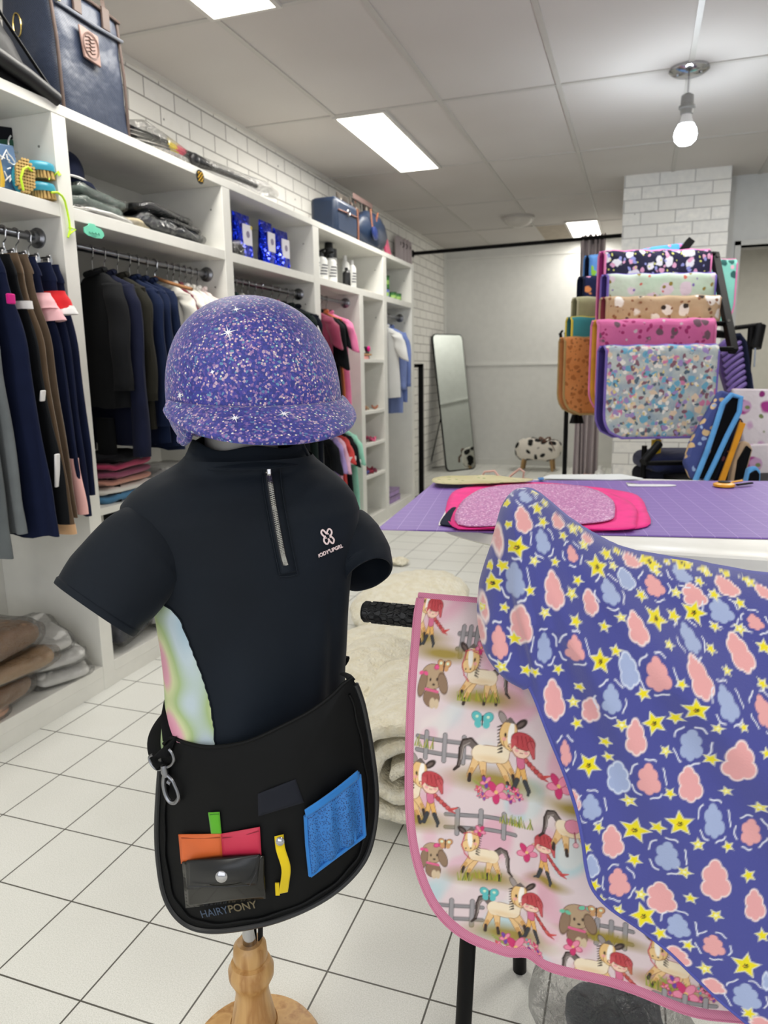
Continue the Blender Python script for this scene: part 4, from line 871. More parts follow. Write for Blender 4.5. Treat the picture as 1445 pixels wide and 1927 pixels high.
pad('mint pad with dark print seen right of the rack arm', 1180, 1383, 492, 612, 4.2, PAT('mint_dark_print', ('#7fc9bb', '#8bd1c2'), [('#2f5f5c', 12, .2), ('#e8b8c8', 16, .15)], 20), PINKB, MINT, None)
th = thing('saddle_pad', 'blue bright pad lying across the top of the rack', 'saddle pad', dep(1245, 466, 3.98), 'quilted saddle pads on the rack')
P(MB().prism([dep(x, y, 3.98) for x, y in ((1180, 474), (1230, 463), (1286, 456), (1290, 474), (1250, 478))], FW*.25), 'pad_body', PAT('sky_print', ('#58a8e0', '#69b4e6'), [('#e77fb8', 30, .3), ('#e9dc5a', 38, .2)], 30), th, bevel=.01)
# rack frame
th = thing('saddle_pad_rack', 'black metal cascading rack that carries the saddle pads', 'rack', on(1240, 880, 2, .0)*0+np.array((.1, 4.1, 0)))
def bar(a, b, r_=.012, name='bar', par=None, mat=BLACKM): return P(MB().tube([a, b], r_, 10), name, mat, par or th)
def sq(a, b, w_=.016, name='side_arm', mat=BLACKM, d=None):
    a = np.array(a, float); b = np.array(b, float); t_ = (b-a); L = np.linalg.norm(t_); t_ /= L; n_ = np.cross(t_, FW); n_ /= np.linalg.norm(n_); m_ = np.cross(t_, n_)
    return P(MB().obox((a+b)/2, t_*L/2, n_*w_, m_*(d or w_)), name, mat, th, bevel=.003)
sq(dep(1344, 478, 3.86), dep(1380, 662, 3.56), .019)
for y, D in ((477, 3.83), (521, 3.78), (564, 3.72), (607, 3.64), (655, 3.54)):
    bar(dep(1146, y+2, D), dep(1346+(y-477)*.19, y, D), .008, 'rod')
bar(dep(1344, 609, 3.66), dep(1372, 611, 3.66), .011); bar(dep(1344, 628, 3.7), dep(1372, 630, 3.7), .02); bar(dep(1344, 657, 3.56), dep(1378, 659, 3.56), .01)
sq(dep(1283, 474, 3.95), dep(1300, 452, 3.95), .02, 'clamp'); bar(dep(1285, 474, 3.9), dep(1322, 476, 3.9), .006, 'hook_arm')
P(MB().lathe([(.008, 0), (.008, .02)], dep(1348, 483, 3.84), axis=-FW), 'bolt', CHROME, th)
P(MB().lathe([(.008, 0), (.008, .02)], dep(1368, 605, 3.64), axis=-FW), 'bolt', CHROME, th)
f = lambda px, D, z=0: np.array((*dep(px, 700, D)[:2], z))
for px, D in ((1068, 4.1), (1245, 3.95)):
    a = f(px, D); sq(a, a+np.array((0, 0, 1.15 if px < 1100 else 1.6)), .011, 'upright')
a = f(1068, 4.1); b = f(1245, 3.95); bar(a+(0, 0, .03), b+(0, 0, .03), .015, 'base_bar'); bar(b+(0, 0, .03), f(1400, 3.9)+(0, 0, .03), .015, 'base_bar')
bar(dep(1054, 627, 4.2), dep(1064, 680, 4.2), .009, 'peg'); bar(dep(1066, 626, 4.2), dep(1068, 680, 4.2), .014, 'peg')
sq(dep(1054, 625, 4.2), dep(1057, 627, 4.2), .014, 'peg_cap')
for x in (1081, 1090): P(MB().lathe([(.03, 0), (.012, .06), (.004, .08)], dep(x, 782, 4.25)-np.array((0, 0, .045)), n=12), 'foot_end', BLACKM, th)
# ---------- second black stand with spare arm
th = thing('folding_stand', 'black folding stand with a hanging black sleeve, right of the rack', 'stand', f(1410, 4.3))
bar(dep(1384, 617, 4.3), dep(1432, 611, 4.3), .014, 'cross_arm'); bar(dep(1413, 616, 4.3), f(1408, 4.3), .017, 'upright'); bar(dep(1430, 612, 4.3), dep(1421, 655, 4.3), .034, 'black_sleeve')
bar(dep(1421, 655, 4.28), dep(1419, 690, 4.28), .005, 'cord', mat=M('grey_cord', '#8e97a5', .5))
bar(dep(1240, 835, 3.5), dep(1210, 870, 3.45), .02, 'brace'); bar(dep(1215, 872, 3.45), dep(1330, 870, 3.5), .012, 'brace')
# ---------- leaning pads on the right
RP = 'saddle pads standing on the floor at the right'
def slab(name, label, pts, D, d, mat, bind=None, group=RP, bevel=.012, cat='saddle pad'):
    o_ = [dep(x, y, D) for x, y in pts]; th = thing(name, label, cat, o_[0], group)
    P(MB().prism(o_, FW*d), 'pad_body', mat, th, bevel=bevel)
    if bind: P(MB().tube(o_+[o_[0]], .009, 8, caps=False), 'binding', bind, th)
    return th
LBL = F('light_blue_binding', '#5b9fdc')
th = slab('saddle_pad', 'purple padded pad with curved quilting lines right of rack', [(1352, 650), (1366, 637), (1385, 632), (1396, 640), (1404, 680), (1410, 745), (1372, 745), (1358, 700)], 4.0, .05, F('purple_satin', '#6a529c', .5, .3))
q = MB()
for k in range(8):
    q.tube([dep(1358+k*2.0, 668+k*11.5, 3.985), dep(1372+k*1.2, 657+k*11.5, 3.975), dep(1388+k, 646+k*11.5, 3.975), dep(1400+k*.8, 640+k*11.5, 3.985)], .012, 6)
P(q, 'quilt_ridges', F('purple_satin2', '#7a62ae', .5, .3), th)
P(MB().tube([dep(x, y, 3.98) for x, y in ((1378, 634), (1390, 632), (1399, 644), (1406, 690), (1412, 745))], .018, 8), 'navy_edge', NAVYF, th)
slab('saddle_pad', 'navy blue pad behind the purple quilted one', [(1404, 690), (1416, 700), (1422, 745), (1406, 748)], 4.2, .06, F('royal_navy', '#222a66'))
FLO = PAT('magenta_floral', ('#dcd3dc', '#e4dce4'), [('#a83f8f', 7, .28), ('#c9a0c8', 9, .3), ('#7d8a5c', 14, .13), ('#8c2f78', 11, .15)], 14)
slab('saddle_pad', 'large white pad with magenta flowers at the right edge', [(1378, 730), (1460, 732), (1460, 845), (1400, 845)], 3.95, .05, FLO)
slab('saddle_pad', 'folded magenta flowered pad under the large flowered one', [(1396, 836), (1460, 834), (1460, 925), (1398, 925)], 3.7, .08, FLO)
BLK_IN = F('black_lining', '#08090d')
th = slab('saddle_pad', 'navy pad with animal print and light blue edge leaning open', [(1357, 733), (1386, 742), (1392, 760), (1388, 790), (1340, 905), (1303, 900), (1290, 870), (1302, 830)], 3.3, .05, PAT('navy_animal_print', ('#4a5590', '#434e88'), [('#d8b98a', 19, .3), ('#9fb4d8', 24, .2)], 26))
P(MB().prism([dep(x, y, 3.28) for x, y in ((1377, 744), (1392, 749), (1388, 785), (1345, 902), (1313, 900), (1340, 850), (1352, 800))], FW*.02), 'black_lining', BLK_IN, th, bevel=.004)
P(MB().tube([dep(x, y, 3.27) for x, y in ((1308, 905), (1330, 850), (1347, 800), (1360, 760), (1376, 743), (1394, 748), (1391, 775), (1368, 820), (1345, 870), (1328, 905))], .012, 8), 'binding', LBL, th)
slab('saddle_pad', 'dark pad with orange flecks right behind the blue edged one', [(1372, 790), (1396, 785), (1404, 800), (1372, 905), (1345, 905)], 3.38, .04, PAT('dark_floral', ('#17172c', '#1e1c34'), [('#7a3f48', 26, .2), ('#c97a3a', 30, .1)], 26))
bq = np.array((*dep(1380, 900, 3.6)[:2], 0)); _t = thing('display_bench', 'low black bench behind the table carrying the leaning pads', 'bench', bq)
_q = MB().obox(bq+(0, 0, .565), R3*.30, N3*.32, (0, 0, .015))
th = _t; P(_q, 'bench_top', BLACKM, th)
for a_ in (-.27, .27):
    for b_ in (-.29, .29): P(MB().tube([bq+R3*a_+N3*b_+(0, 0, .55), bq+R3*a_+N3*b_], .014, 8), 'leg', BLACKM, th)
th = thing('orange_strap', 'orange band sticking up between the leaning pads', 'strap', dep(1380, 850, 3.3), None)
P(MB().prism([dep(x, y, 3.3) for x, y in ((1392, 793), (1404, 797), (1384, 850), (1364, 908), (1352, 905), (1375, 845))], FW*.012), 'band', F('orange_band', '#e39a28'), th, bevel=.003)
th = slab('saddle_pad', 'beige edged black pad leaning fourth in the row', [(1398, 828), (1412, 832), (1418, 846), (1402, 905), (1375, 908), (1382, 870)], 3.3, .05, F('beige_edge', '#b39a80'))
P(MB().prism([dep(x, y, 3.285) for x, y in ((1406, 838), (1415, 846), (1400, 900), (1384, 904), (1390, 866))], FW*.02), 'black_lining', BLK_IN, th, bevel=.004)
th = slab('saddle_pad', 'small light blue edged pad last in the leaning row', [(1412, 878), (1425, 876), (1433, 886), (1432, 912), (1404, 912)], 3.2, .05, LBL)
P(MB().prism([dep(x, y, 3.185) for x, y in ((1414, 890), (1424, 884), (1430, 892), (1429, 912), (1409, 912))], FW*.02), 'black_lining', BLK_IN, th, bevel=.004)
th = thing('storage_crate', 'dark cluttered crate of folded pads under the rack', 'crate', f(1260, 3.9))
a = np.array((*dep(1212, 850, 3.75)[:2], 0)); 
for k, (cl, hh) in enumerate((('#141a14', .12), ('#1c1a33', .22), ('#33202a', .32), ('#151931', .42), ('#2b1d2e', .52), ('#10121e', .60), ('#1a2145', .68))):
    P(cushion(MB(), (a+R3*.28+N3*-.1+np.array((0, 0, hh-.05))), .27, .16, .055, math.atan2(R3[1], R3[0]), k, 0, .3), 'folded_pad', F('dk'+cl, cl), th)
bar(a+(0, 0, 0), a+np.array((0, 0, .72)), .014, 'frame_post'); P(MB().obox(a+R3*.06-N3*.0+np.array((0, 0, .4)), R3*.022, N3*.01, (0, 0, .35)), 'yellow_strip', F('yellow_strip', '#c7a51f'), th)

# ================================================================ CUTTING TABLE
TZ = .715
th = thing('round_table', 'white round ended table carrying the purple cutting mat', 'table', (.15, 2.24, 0))
tc = (.2, 2.24)
def tring(k, z): return [(tc[0]+k*.80*(abs(cos(a))**.75)*(1 if cos(a) > 0 else -1), tc[1]+k*.57*(abs(sin(a))**.85)*(1 if sin(a) > 0 else -1), z) for a in np.linspace(0, 2*pi, 96, endpoint=False)]
q = MB(); R_ = [tring(.985, TZ-.036), tring(1, TZ-.03), tring(1, TZ-.005), tring(.99, TZ)]
q.add(sum(R_, []), [(i*96+k, i*96+(k+1) % 96, (i+1)*96+(k+1) % 96, (i+1)*96+k) for i in range(3) for k in range(96)]+[tuple(range(96)), tuple(range(3*96, 4*96))])
P(q, 'table_top', M('table_white', '#e6e6e2', .35), th)
for sx_ in (-.32, .32):
    for s in (-1, 1):
        P(MB().tube([(tc[0]+sx_, tc[1]+s*.35, TZ-.05), (tc[0]+sx_*1.0, tc[1]-s*.35, 0.012)], .012, 10), 'leg', BLACKM, th)
    P(MB().tube([(tc[0]+sx_, tc[1]-.38, TZ-.05), (tc[0]+sx_, tc[1]+.38, TZ-.05)], .012, 8), 'rail', BLACKM, th)
P(MB().tube([(tc[0]-.32, tc[1], .36), (tc[0]+.32, tc[1], .36)], .01, 8), 'rail', BLACKM, th)
# mat
t = NT('cutting_mat'); c_ = t.coord(); mp = t.n('ShaderNodeMapping'); mp.inputs['Rotation'].default_value = (0, 0, radians(-8.7)); t.l(c_, mp.inputs[0])
b = t.n('ShaderNodeTexBrick'); b.offset = 0; b.squash = 1; t.l(mp.outputs[0], b.inputs[0])
for k, v_ in (('Scale', 1), ('Brick Width', .0508), ('Row Height', .0508), ('Mortar Size', .0007), ('Mortar Smooth', .4)): b.inputs[k].default_value = v_
b.inputs['Color1'].default_value = b.inputs['Color2'].default_value = (*sr('#7d5fb0'), 1); b.inputs['Mortar'].default_value = (*sr('#b39ad4'), 1)
t.base(b.outputs[0]); t.b.inputs['Roughness'].default_value = .45
MZ = TZ+.006
A_ = np.array((-.615, 1.712)); D_ = np.array((.302, 1.858)); B_ = np.array((-.687, 2.57)); C_ = np.array((.442, 2.811))
e1 = (D_-A_)/np.linalg.norm(D_-A_); e2 = (C_-B_)/np.linalg.norm(C_-B_)
D2 = A_+e1*1.75; C2 = B_+e2*1.75
mo = [(*A_, TZ), (*D2, TZ), (*C2, TZ), (*B_, TZ)]
th = thing('cutting_mat', 'large purple gridded cutting mat overhanging the white table', 'cutting mat', (A_[0], A_[1], TZ))
P(MB().prism([np.array(p)+(0, 0, .001) for p in mo], (0, 0, .004)), 'mat_body', t.m, th, bevel=.001)
def flat(pxs, z, jitter=0): return [on(x, y, 2, z) for x, y in pxs]
def sheet(name, label, pxs, z, mat, cat, group=None, h=.002, wave=0, parent=None):
    o_ = flat(pxs, z)
    n_ = len(o_); cen = sum(o_)/n_; 
    # smooth closed outline
    pts = []
    for i in range(n_):
        a, b_, c2, d = o_[i-1], o_[i], o_[(i+1) % n_], o_[(i+2) % n_]
        for t_ in (0, .25, .5, .75): pts.append(.5*((2*b_)+(-a+c2)*t_+(2*a-5*b_+4*c2-d)*t_*t_+(-a+3*b_-3*c2+d)*t_**3))
    n_ = len(pts); vs = []; fs = []; K = 14
    for i in range(K+1):
        for p in pts:
            q_ = cen+(p-cen)*(i/K); vs.append((q_[0], q_[1], z+wave*(nz(q_[0]*9, q_[1]*9, z*30)+1)*(.4+.6*i/K)))
    fs = [(i*n_+k, i*n_+(k+1) % n_, (i+1)*n_+(k+1) % n_, (i+1)*n_+k) for i in range(K) for k in range(n_)]
    th = thing(name, label, cat, (cen[0], cen[1], z), group)
    P(MB().add(vs, fs), 'cloth', mat, th, solid=h, sharp=180); return th
HP = F('hot_pink_cloth', '#ef2f8e', .7, .05)
sheet('pink_fabric', 'hot pink fabric piece, lower of two layers on the mat', [(848, 990), (846, 935), (880, 917), (960, 908), (1060, 914), (1150, 922), (1200, 934), (1218, 965), (1217, 992), (1120, 1000), (960, 998)], MZ+.001, HP, 'fabric', wave=.002)
sheet('pink_fabric', 'hot pink fabric piece with wavy corners on top of the other', [(850, 992), (876, 940), (950, 912), (1040, 912), (1130, 925), (1190, 950), (1196, 985), (1180, 998), (1060, 996), (940, 996)], MZ+.006, HP, 'fabric', wave=.003)
t = NT('glitter_cloth'); c_ = t.coord(); v = t.n('ShaderNodeTexVoronoi'); v.inputs['Scale'].default_value = 260; t.l(c_, v.inputs['Vector'])
g_ = t.ramp(v.outputs['Color'], [(.15, '#b06aa8'), (.5, '#cf8fc0'), (.8, '#f0d5ec'), (.95, '#a884c8')], 'CONSTANT'); t.base(g_); t.b.inputs['Roughness'].default_value = .5
sheet('glitter_fabric', 'pink glitter printed oval fabric panel on the hot pink fabric', [(862, 988), (866, 950), (900, 924), (950, 914), (1040, 912), (1110, 920), (1150, 940), (1157, 965), (1145, 980), (1080, 988), (960, 990)], MZ+.013, t.m, 'fabric', wave=.002)
sheet('dark_fabric', 'small navy scrap with white edge left of the pink fabric', [(828, 985), (838, 968), (852, 955), (862, 960), (858, 988), (842, 989)], MZ+.003, NAVYF, 'fabric')
sheet('white_strip', 'white paper strip beside the navy scrap', [(826, 984), (846, 950), (850, 952), (832, 985)], MZ+.001, WHF, 'paper')
sheet('paper_strip', 'white bent paper strip on the far part of the mat', [(1179, 908), (1186, 911), (1262, 912), (1264, 915), (1190, 915), (1181, 913)], MZ+.001, M('paper', '#dfdfe6', .6), 'paper')
sheet('cream_fabric', 'cream patterned fabric folded along the far left mat edge', [(820, 914), (822, 902), (880, 900), (960, 902), (1000, 905), (990, 912), (900, 914)], MZ+.008, PAT('cream_print', ('#c9c2a0', '#b9b288'), [('#8f9a6a', 30, .2)], 20), 'fabric', wave=.008)
th = thing('ribbon', 'dusty pink ribbon loops lying at the far edge of the table', 'ribbon', on(920, 900, 2, MZ))
P(MB().tube([on(x, y, 1, 2.72) for x, y in ((905, 900), (912, 888), (930, 886), (938, 896), (955, 901), (965, 892), (978, 882), (986, 888), (984, 900), (1000, 903))], .009, 8, flat=.5), 'ribbon_loop', M('ribbon_pink', '#c9a094', .6), th)
th = thing('ruler', 'clear white ruler and papers on the far table edge', 'ruler', on(1100, 898, 2, TZ))
P(MB().prism([p for p in flat([(1018, 901), (1035, 895), (1170, 894), (1210, 902), (1150, 904)], TZ+.006)], (0, 0, .004)), 'papers', M('paper2', '#dfe4e6', .5), th, bevel=.001)
P(MB().prism(flat([(1012, 901), (1022, 900), (1024, 903), (1014, 904)], TZ+.011), (0, 0, .004)), 'blue_mark', M('blue_mark', '#3f7fc0', .5), th)
ctp = on(1362, 916, 2, MZ)
th = thing('rotary_cutter', 'yellow round rotary cutter on the mat', 'rotary cutter', ctp)
P(MB().lathe([(.026, 0), (.034, .003), (.034, .010), (.024, .014), (.012, .015)], ctp, n=28), 'blade_guard', M('cutter_yellow', '#e8a51f', .35), th)
P(MB().lathe([(.019, 0), (.019, .003), (.012, .005)], ctp+(0, 0, .0145), n=24), 'hub', BLACKM, th)
P(MB().tube([ctp+(.02, .02, .012), ctp+(.06, .06, .014)], .006, 8, flat=.5), 'grip', M('cutter_yellow', '#e8a51f', .35), th)
P(MB().tube([ctp+(.04, .0, .008), ctp+(.09, .055, .008)], .007, 8, flat=.5), 'black_handle', BLACKM, th)
th = thing('carton', 'blue and tan carton on the floor under the table at the right', 'carton', (.62, 2.9, 0))
P(MB().box(.44, .8, 2.9, 3.2, 0, .42), 'carton_body', M('carton_blue', '#1f3f78', .5), th, bevel=.004)
P(MB().box(.61, .8, 2.89, 3.21, 0, .45), 'tan_flap', M('carton_tan', '#a5774a', .7), th, bevel=.004)
P(MB().box(.5, .56, 2.892, 2.9, .2, .34), 'yellow_print', M('carton_yellow', '#c9b04a', .6), th)

# ================================================================ SHEEPSKINS ON THE FLOOR
t = NT('sheepskin'); c_ = t.coord(); t.base(t.ramp(t.noise(c_, 30, 4), [(.3, '#f1e8ca'), (.65, '#fffae6')])); t.b.inputs['Roughness'].default_value = 1; t.b.inputs['Sheen Weight'].default_value = .5; t.b.inputs['Specular IOR Level'].default_value = .1
t.bump(t.noise(c_, 120, 4), 1, .01); SKIN = t.m
t = NT('sheepskin_flesh'); t.base(t.ramp(t.noise(t.coord(), 14, 3), [(.3, '#c9bf9e'), (.7, '#e3dcc4')])); t.b.inputs['Roughness'].default_value = .95; HIDE = t.m
def fluffy(fn, nu, nv, cu=True, amp=.012, s=28):
    def g(u, v):
        p = np.array(fn(u, v)); return p
    mb = MB().grid(g, nu, nv, cu=cu)
    vs = np.array(mb.v); 
    for i in range(len(vs)):
        a = vs[i]; k = nz(a[0], a[1], a[2], s)+.6*nz(a[0]+3, a[1], a[2], s*2.4)
        vs[i] = a+np.array((nz(a[0], a[1], a[2]+7, s)*amp, nz(a[0]+9, a[1], a[2], s)*amp, k*amp*.8))
    vs[:, 2] = np.maximum(vs[:, 2], .001)
    mb.v = [tuple(p) for p in vs]; return mb
G7 = 'sheepskins on the tiled floor'
a = on(770, 1110, 2, .05)
th = thing('sheepskin', 'cream sheepskin, furthest of the floor pile', 'sheepskin', (a[0], a[1]-.1, 0), G7)
ctr = on(775, 1150, 2, .04)
P(fluffy(lambda u, v: (ctr[0]+.25*cos(2*pi*u)*cos(pi*(v-.5)), ctr[1]+.42*sin(2*pi*u)*cos(pi*(v-.5)), .09+.09*sin(pi*(v-.5))), 80, 30), 'fleece', SKIN, th)
ctr = on(765, 1270, 2, .06)
th = thing('sheepskin', 'cream sheepskin heaped in the middle of the pile', 'sheepskin', (ctr[0], ctr[1], 0), G7)
P(fluffy(lambda u, v: (ctr[0]+.30*cos(2*pi*u)*cos(pi*(v-.5)), ctr[1]+.36*sin(2*pi*u)*cos(pi*(v-.5)), .11+.11*sin(pi*(v-.5))), 90, 40, amp=.02, s=12), 'fleece', SKIN, th)
# rolled hides: spirals whose axis lies on the floor
def roll(label, cpx, rad, L, ax, turns, seed, tag_=None):
    th = thing('rolled_sheepskin', label, 'sheepskin', (cpx[0], cpx[1], 0), G7)
    ax = np.array((*ax, 0.)); ax /= np.linalg.norm(ax); sd = np.array((ax[1], -ax[0], 0))
    def fn(u, v):
        a = u*turns*2*pi; r_ = rad*(.08+.92*u)*(1+.05*nz(a, v*3, seed))
        return np.array(cpx)+ax*(v-.5)*L+sd*r_*cos(a)+np.array((0, 0, rad+r_*sin(a)*.96))+np.array((0, 0, .015*nz(u*6, v*4, seed)))
    mb = MB().grid(fn, int(turns*44), 26)
    for i, p in enumerate(mb.v):
        k = .006*nz(*p, 22); mb.v[i] = (p[0]+k, p[1]+k, max(.002, p[2]+k))
    P(mb, 'fleece_roll', SKIN, th, solid=.028, sharp=180)
    return th
c1 = on(735, 1440, 2, 0.0)
c1 = np.array((*dep(765, 1400, 1.95)[:2], 0))
roll('large rolled sheepskin lying behind the horse print saddle pad', c1, .155, .42, (.25, -1), 2.6, 2)
c2 = np.array((*dep(700, 1290, 2.25)[:2], 0))
th = thing('sheepskin', 'cream sheepskin draped beside the roll, left of the pile', 'sheepskin', c2, G7)
P(fluffy(lambda u, v: (c2[0]+.17*cos(2*pi*u)*cos(pi*(v-.5)), c2[1]+.34*sin(2*pi*u)*cos(pi*(v-.5)), .14+.14*sin(pi*(v-.5))), 80, 36, amp=.018, s=12), 'fleece', SKIN, th)
tf = on(752, 1063, 2, .0)
th = thing('wool_tuft', 'small loose wool tuft lying alone on the tiles', 'wool tuft', tf)
P(fluffy(lambda u, v: (tf[0]+.055*cos(2*pi*u)*cos(pi*(v-.5)), tf[1]+.05*sin(2*pi*u)*cos(pi*(v-.5)), .022+.022*sin(pi*(v-.5))), 40, 16, amp=.012, s=50), 'wool', SKIN, th)
# ================================================================ SURFACE TOOLS FOR THE FOREGROUND
def nrm(v): return v/(np.linalg.norm(v)+1e-12)
class Surf:
    """sampled surface used to lay trims and prints on it: nearest sample to a viewed point"""
    def __init__(s, pts, nor, cen=None):
        if cen is not None: nor = nor*np.where(((pts-cen)*nor).sum(1) > 0, 1, -1)[:, None]
        s.p = pts; s.n = nor; s.x, s.y = proj(pts); f = ((OC-pts)*nor).sum(1) > 0; s.ok = f
    def at(s, x, y, off=0.):
        d = (s.x-x)**2+(s.y-y)**2+np.where(s.ok, 0, 1e6); i = int(np.argmin(d)); n = s.n[i]
        # refine along the viewing ray onto the tangent plane
        r_ = ray(x, y); t_ = ((s.p[i]-OC)@n)/(r_@n) if abs(r_@n) > .25 else None
        q = OC+r_*t_ if t_ else s.p[i]
        return q+n*off
    def nor(s, x, y):
        d = (s.x-x)**2+(s.y-y)**2+np.where(s.ok, 0, 1e6); return s.n[int(np.argmin(d))]
def text_mesh(txt, size, mat, name, parent, origin, ex, ey, ez, extr=.0003, bold=0, shear=0):
    c_ = bpy.data.curves.new('t', 'FONT'); c_.body = txt; c_.size = size; c_.extrude = extr; c_.offset = bold; c_.align_x = 'CENTER'; c_.align_y = 'CENTER'; c_.shear = shear
    o = bpy.data.objects.new('t', c_); COL.objects.link(o); bpy.context.view_layer.update()
    me = bpy.data.meshes.new_from_object(o.evaluated_get(bpy.context.evaluated_depsgraph_get())); bpy.data.objects.remove(o)
    L = Vector((0, 0, 0)); q = parent
    while q: L += q.location; q = q.parent
    m = Matrix(((ex[0], ey[0], ez[0], origin[0]-L.x), (ex[1], ey[1], ez[1], origin[1]-L.y), (ex[2], ey[2], ez[2], origin[2]-L.z), (0, 0, 0, 1)))
    me.transform(m); me.materials.clear(); me.materials.append(mat)
    r_ = bpy.data.objects.new(name, me); COL.objects.link(r_); r_.parent = parent; return r_
def inpoly(x, y, poly):
    c_ = np.zeros(x.shape, bool); n = len(poly); j = n-1
    for i in range(n):
        xi, yi = poly[i]; xj, yj = poly[j]
        c_ ^= ((yi > y) != (yj > y)) & (x < (xj-xi)*(y-yi)/(yj-yi+1e-15)+xi); j = i
    return c_
def distseg(x, y, line, closed=False):
    best = np.full(x.shape, 1e9); bx = np.zeros(x.shape); by = np.zeros(x.shape); L = list(line)+([line[0]] if closed else [])
    for (x0, y0), (x1, y1) in zip(L, L[1:]):
        dx, dy = x1-x0, y1-y0; t_ = np.clip(((x-x0)*dx+(y-y0)*dy)/(dx*dx+dy*dy+1e-15), 0, 1); qx = x0+t_*dx; qy = y0+t_*dy
        d = np.hypot(x-qx, y-qy); m = d < best; best = np.where(m, d, best); bx = np.where(m, qx, bx); by = np.where(m, qy, by)
    return best, bx, by
def clipgrid(poly, step):
    poly = np.array(poly); x0, y0 = poly.min(0)-step; x1, y1 = poly.max(0)+step
    nx = int((x1-x0)/step)+2; ny = int((y1-y0)/step)+2
    X, Y = np.meshgrid(x0+step*np.arange(nx), y0+step*np.arange(ny), indexing='ij')
    I = inpoly(X, Y, poly)
    cell = I[:-1, :-1] | I[1:, :-1] | I[1:, 1:] | I[:-1, 1:]
    ids = np.arange(nx*ny).reshape(nx, ny)
    F_ = np.stack([ids[:-1, :-1][cell], ids[1:, :-1][cell], ids[1:, 1:][cell], ids[:-1, 1:][cell]], 1)
    used = np.unique(F_); re = -np.ones(nx*ny, int); re[used] = np.arange(len(used))
    px, py = X.ravel()[used], Y.ravel()[used]; inn = I.ravel()[used]
    _, bx, by = distseg(px[~inn], py[~inn], poly, True); px[~inn] = bx; py[~inn] = by
    return px, py, re[F_]
def npmesh(name, V, Fc, mat, parent, col=None, smooth=True):
    me = bpy.data.meshes.new(name); L = Vector((0, 0, 0)); q = parent
    while q: L += q.location; q = q.parent
    V = V-np.array(L)
    me.vertices.add(len(V)); me.vertices.foreach_set('co', V.astype(np.float32).ravel())
    n = len(Fc); me.loops.add(n*4); me.loops.foreach_set('vertex_index', Fc.astype(np.int32).ravel())
    me.polygons.add(n); me.polygons.foreach_set('loop_start', np.arange(0, n*4, 4, dtype=np.int32))
    me.update(calc_edges=True); me.validate()
    me.polygons.foreach_set('use_smooth', np.ones(len(me.polygons), bool))
    if col is not None:
        a = me.color_attributes.new('Col', 'FLOAT_COLOR', 'POINT'); a.data.foreach_set('color', np.c_[col, np.ones(len(col))].astype(np.float32).ravel())
    me.materials.append(mat); o = bpy.data.objects.new(name, me); COL.objects.link(o); o.parent = parent; return o
def smooth01(t_): t_ = np.clip(t_, 0, 1); return t_*t_*(3-2*t_)
def crv(pts, n=8):
    """open Catmull-Rom through 2D/3D points"""
    pts = [np.array(p, float) for p in pts]; o = []
    for i in range(len(pts)-1):
        a = pts[max(i-1, 0)]; b = pts[i]; c_ = pts[i+1]; d = pts[min(i+2, len(pts)-1)]
        for k in range(n):
            t_ = k/n; o.append(.5*((2*b)+(-a+c_)*t_+(2*a-5*b+4*c_-d)*t_*t_+(-a+3*b-3*c_+d)*t_**3))
    return o+[pts[-1]]

# ================================================================ DRESS FORM AND POLO SHIRT
PSI = radians(17)
RH = nrm(np.array((RT[0], RT[1], 0))); FH = nrm(np.array((-FW[0], -FW[1], 0)))   # image-right and towards-viewer, both horizontal
DA = RH*cos(PSI)-FH*sin(PSI)*-0.0+0; DA = RH*cos(PSI)-FH*sin(PSI); DN = FH*cos(PSI)+RH*sin(PSI)   # across chest, chest normal
def Dax(y): return 1.07+(y-850)/550*.085
RINGS = [(1450, 316, 652), (1400, 320, 650), (1300, 324, 646), (1200, 316, 650), (1150, 308, 652), (1100, 298, 654), (1050, 284, 660), (1005, 266, 668), (965, 250, 672), (940, 246, 664), (918, 262, 648), (898, 288, 628), (880, 322, 606), (866, 345, 590), (856, 354, 582)]
def ringdata(y):
    ys = [r_[0] for r_ in RINGS][::-1]; l = np.interp(y, ys, [r_[1] for r_ in RINGS][::-1]); r_ = np.interp(y, ys, [r_[2] for r_ in RINGS][::-1])
    D = Dax(y); c_ = dep((l+r_)/2, y, D); hw = (r_-l)/2/FX*D/.965
    k = float(np.interp(y, [856, 880, 940, 1050, 1450], [.86, .62, .50, .60, .66])); return c_, hw, hw*k
def SP(th_, y, off=0., fold=True):
    c_, a, b = ringdata(y); ca, sa = cos(th_), sin(th_); e = .82
    p = c_+DA*a*(abs(ca)**e)*(1 if ca > 0 else -1)+DN*b*(abs(sa)**e)*(1 if sa > 0 else -1)
    n = nrm(DA*ca/a+DN*sa/b)
    w_ = 0
    if fold and y > 880:
        w_ = .0035*nz(cos(th_)*2.2, sin(th_)*2.2, y*.008)+.003*sin(cos(th_)*9+y*.012)*smooth01(np.array((y-1000)/300.))
        w_ += -.007*exp(-((cos(th_)-.70)/.10)**2)*smooth01(np.array((y-1020)/150.))*(sa > 0)
    return p+n*(w_+off)
YS = np.linspace(1450, 856, 110)
th = thing('polo_shirt', 'dark navy short sleeved zip shirt with tie-dye side panel on the dress form', 'shirt', ringdata(1300)[0])
SHIRT = th
t = NT('navy_knit'); c_ = t.coord(); t.base(t.ramp(t.noise(c_, 5, 2), [(.3, '#09111a'), (.7, '#0d1722')])); t.b.inputs['Roughness'].default_value = .7; t.b.inputs['Sheen Weight'].default_value = .04; t.b.inputs['Specular IOR Level'].default_value = .22
t.bump(t.noise(c_, 900, 1), .2, .0004); KNIT = t.m
NU = 120
P(MB().grid(lambda u, v: SP(2*pi*u, 1450-594*v), NU, 110, cu=True), 'body', KNIT, th)
pp = []; nn = []
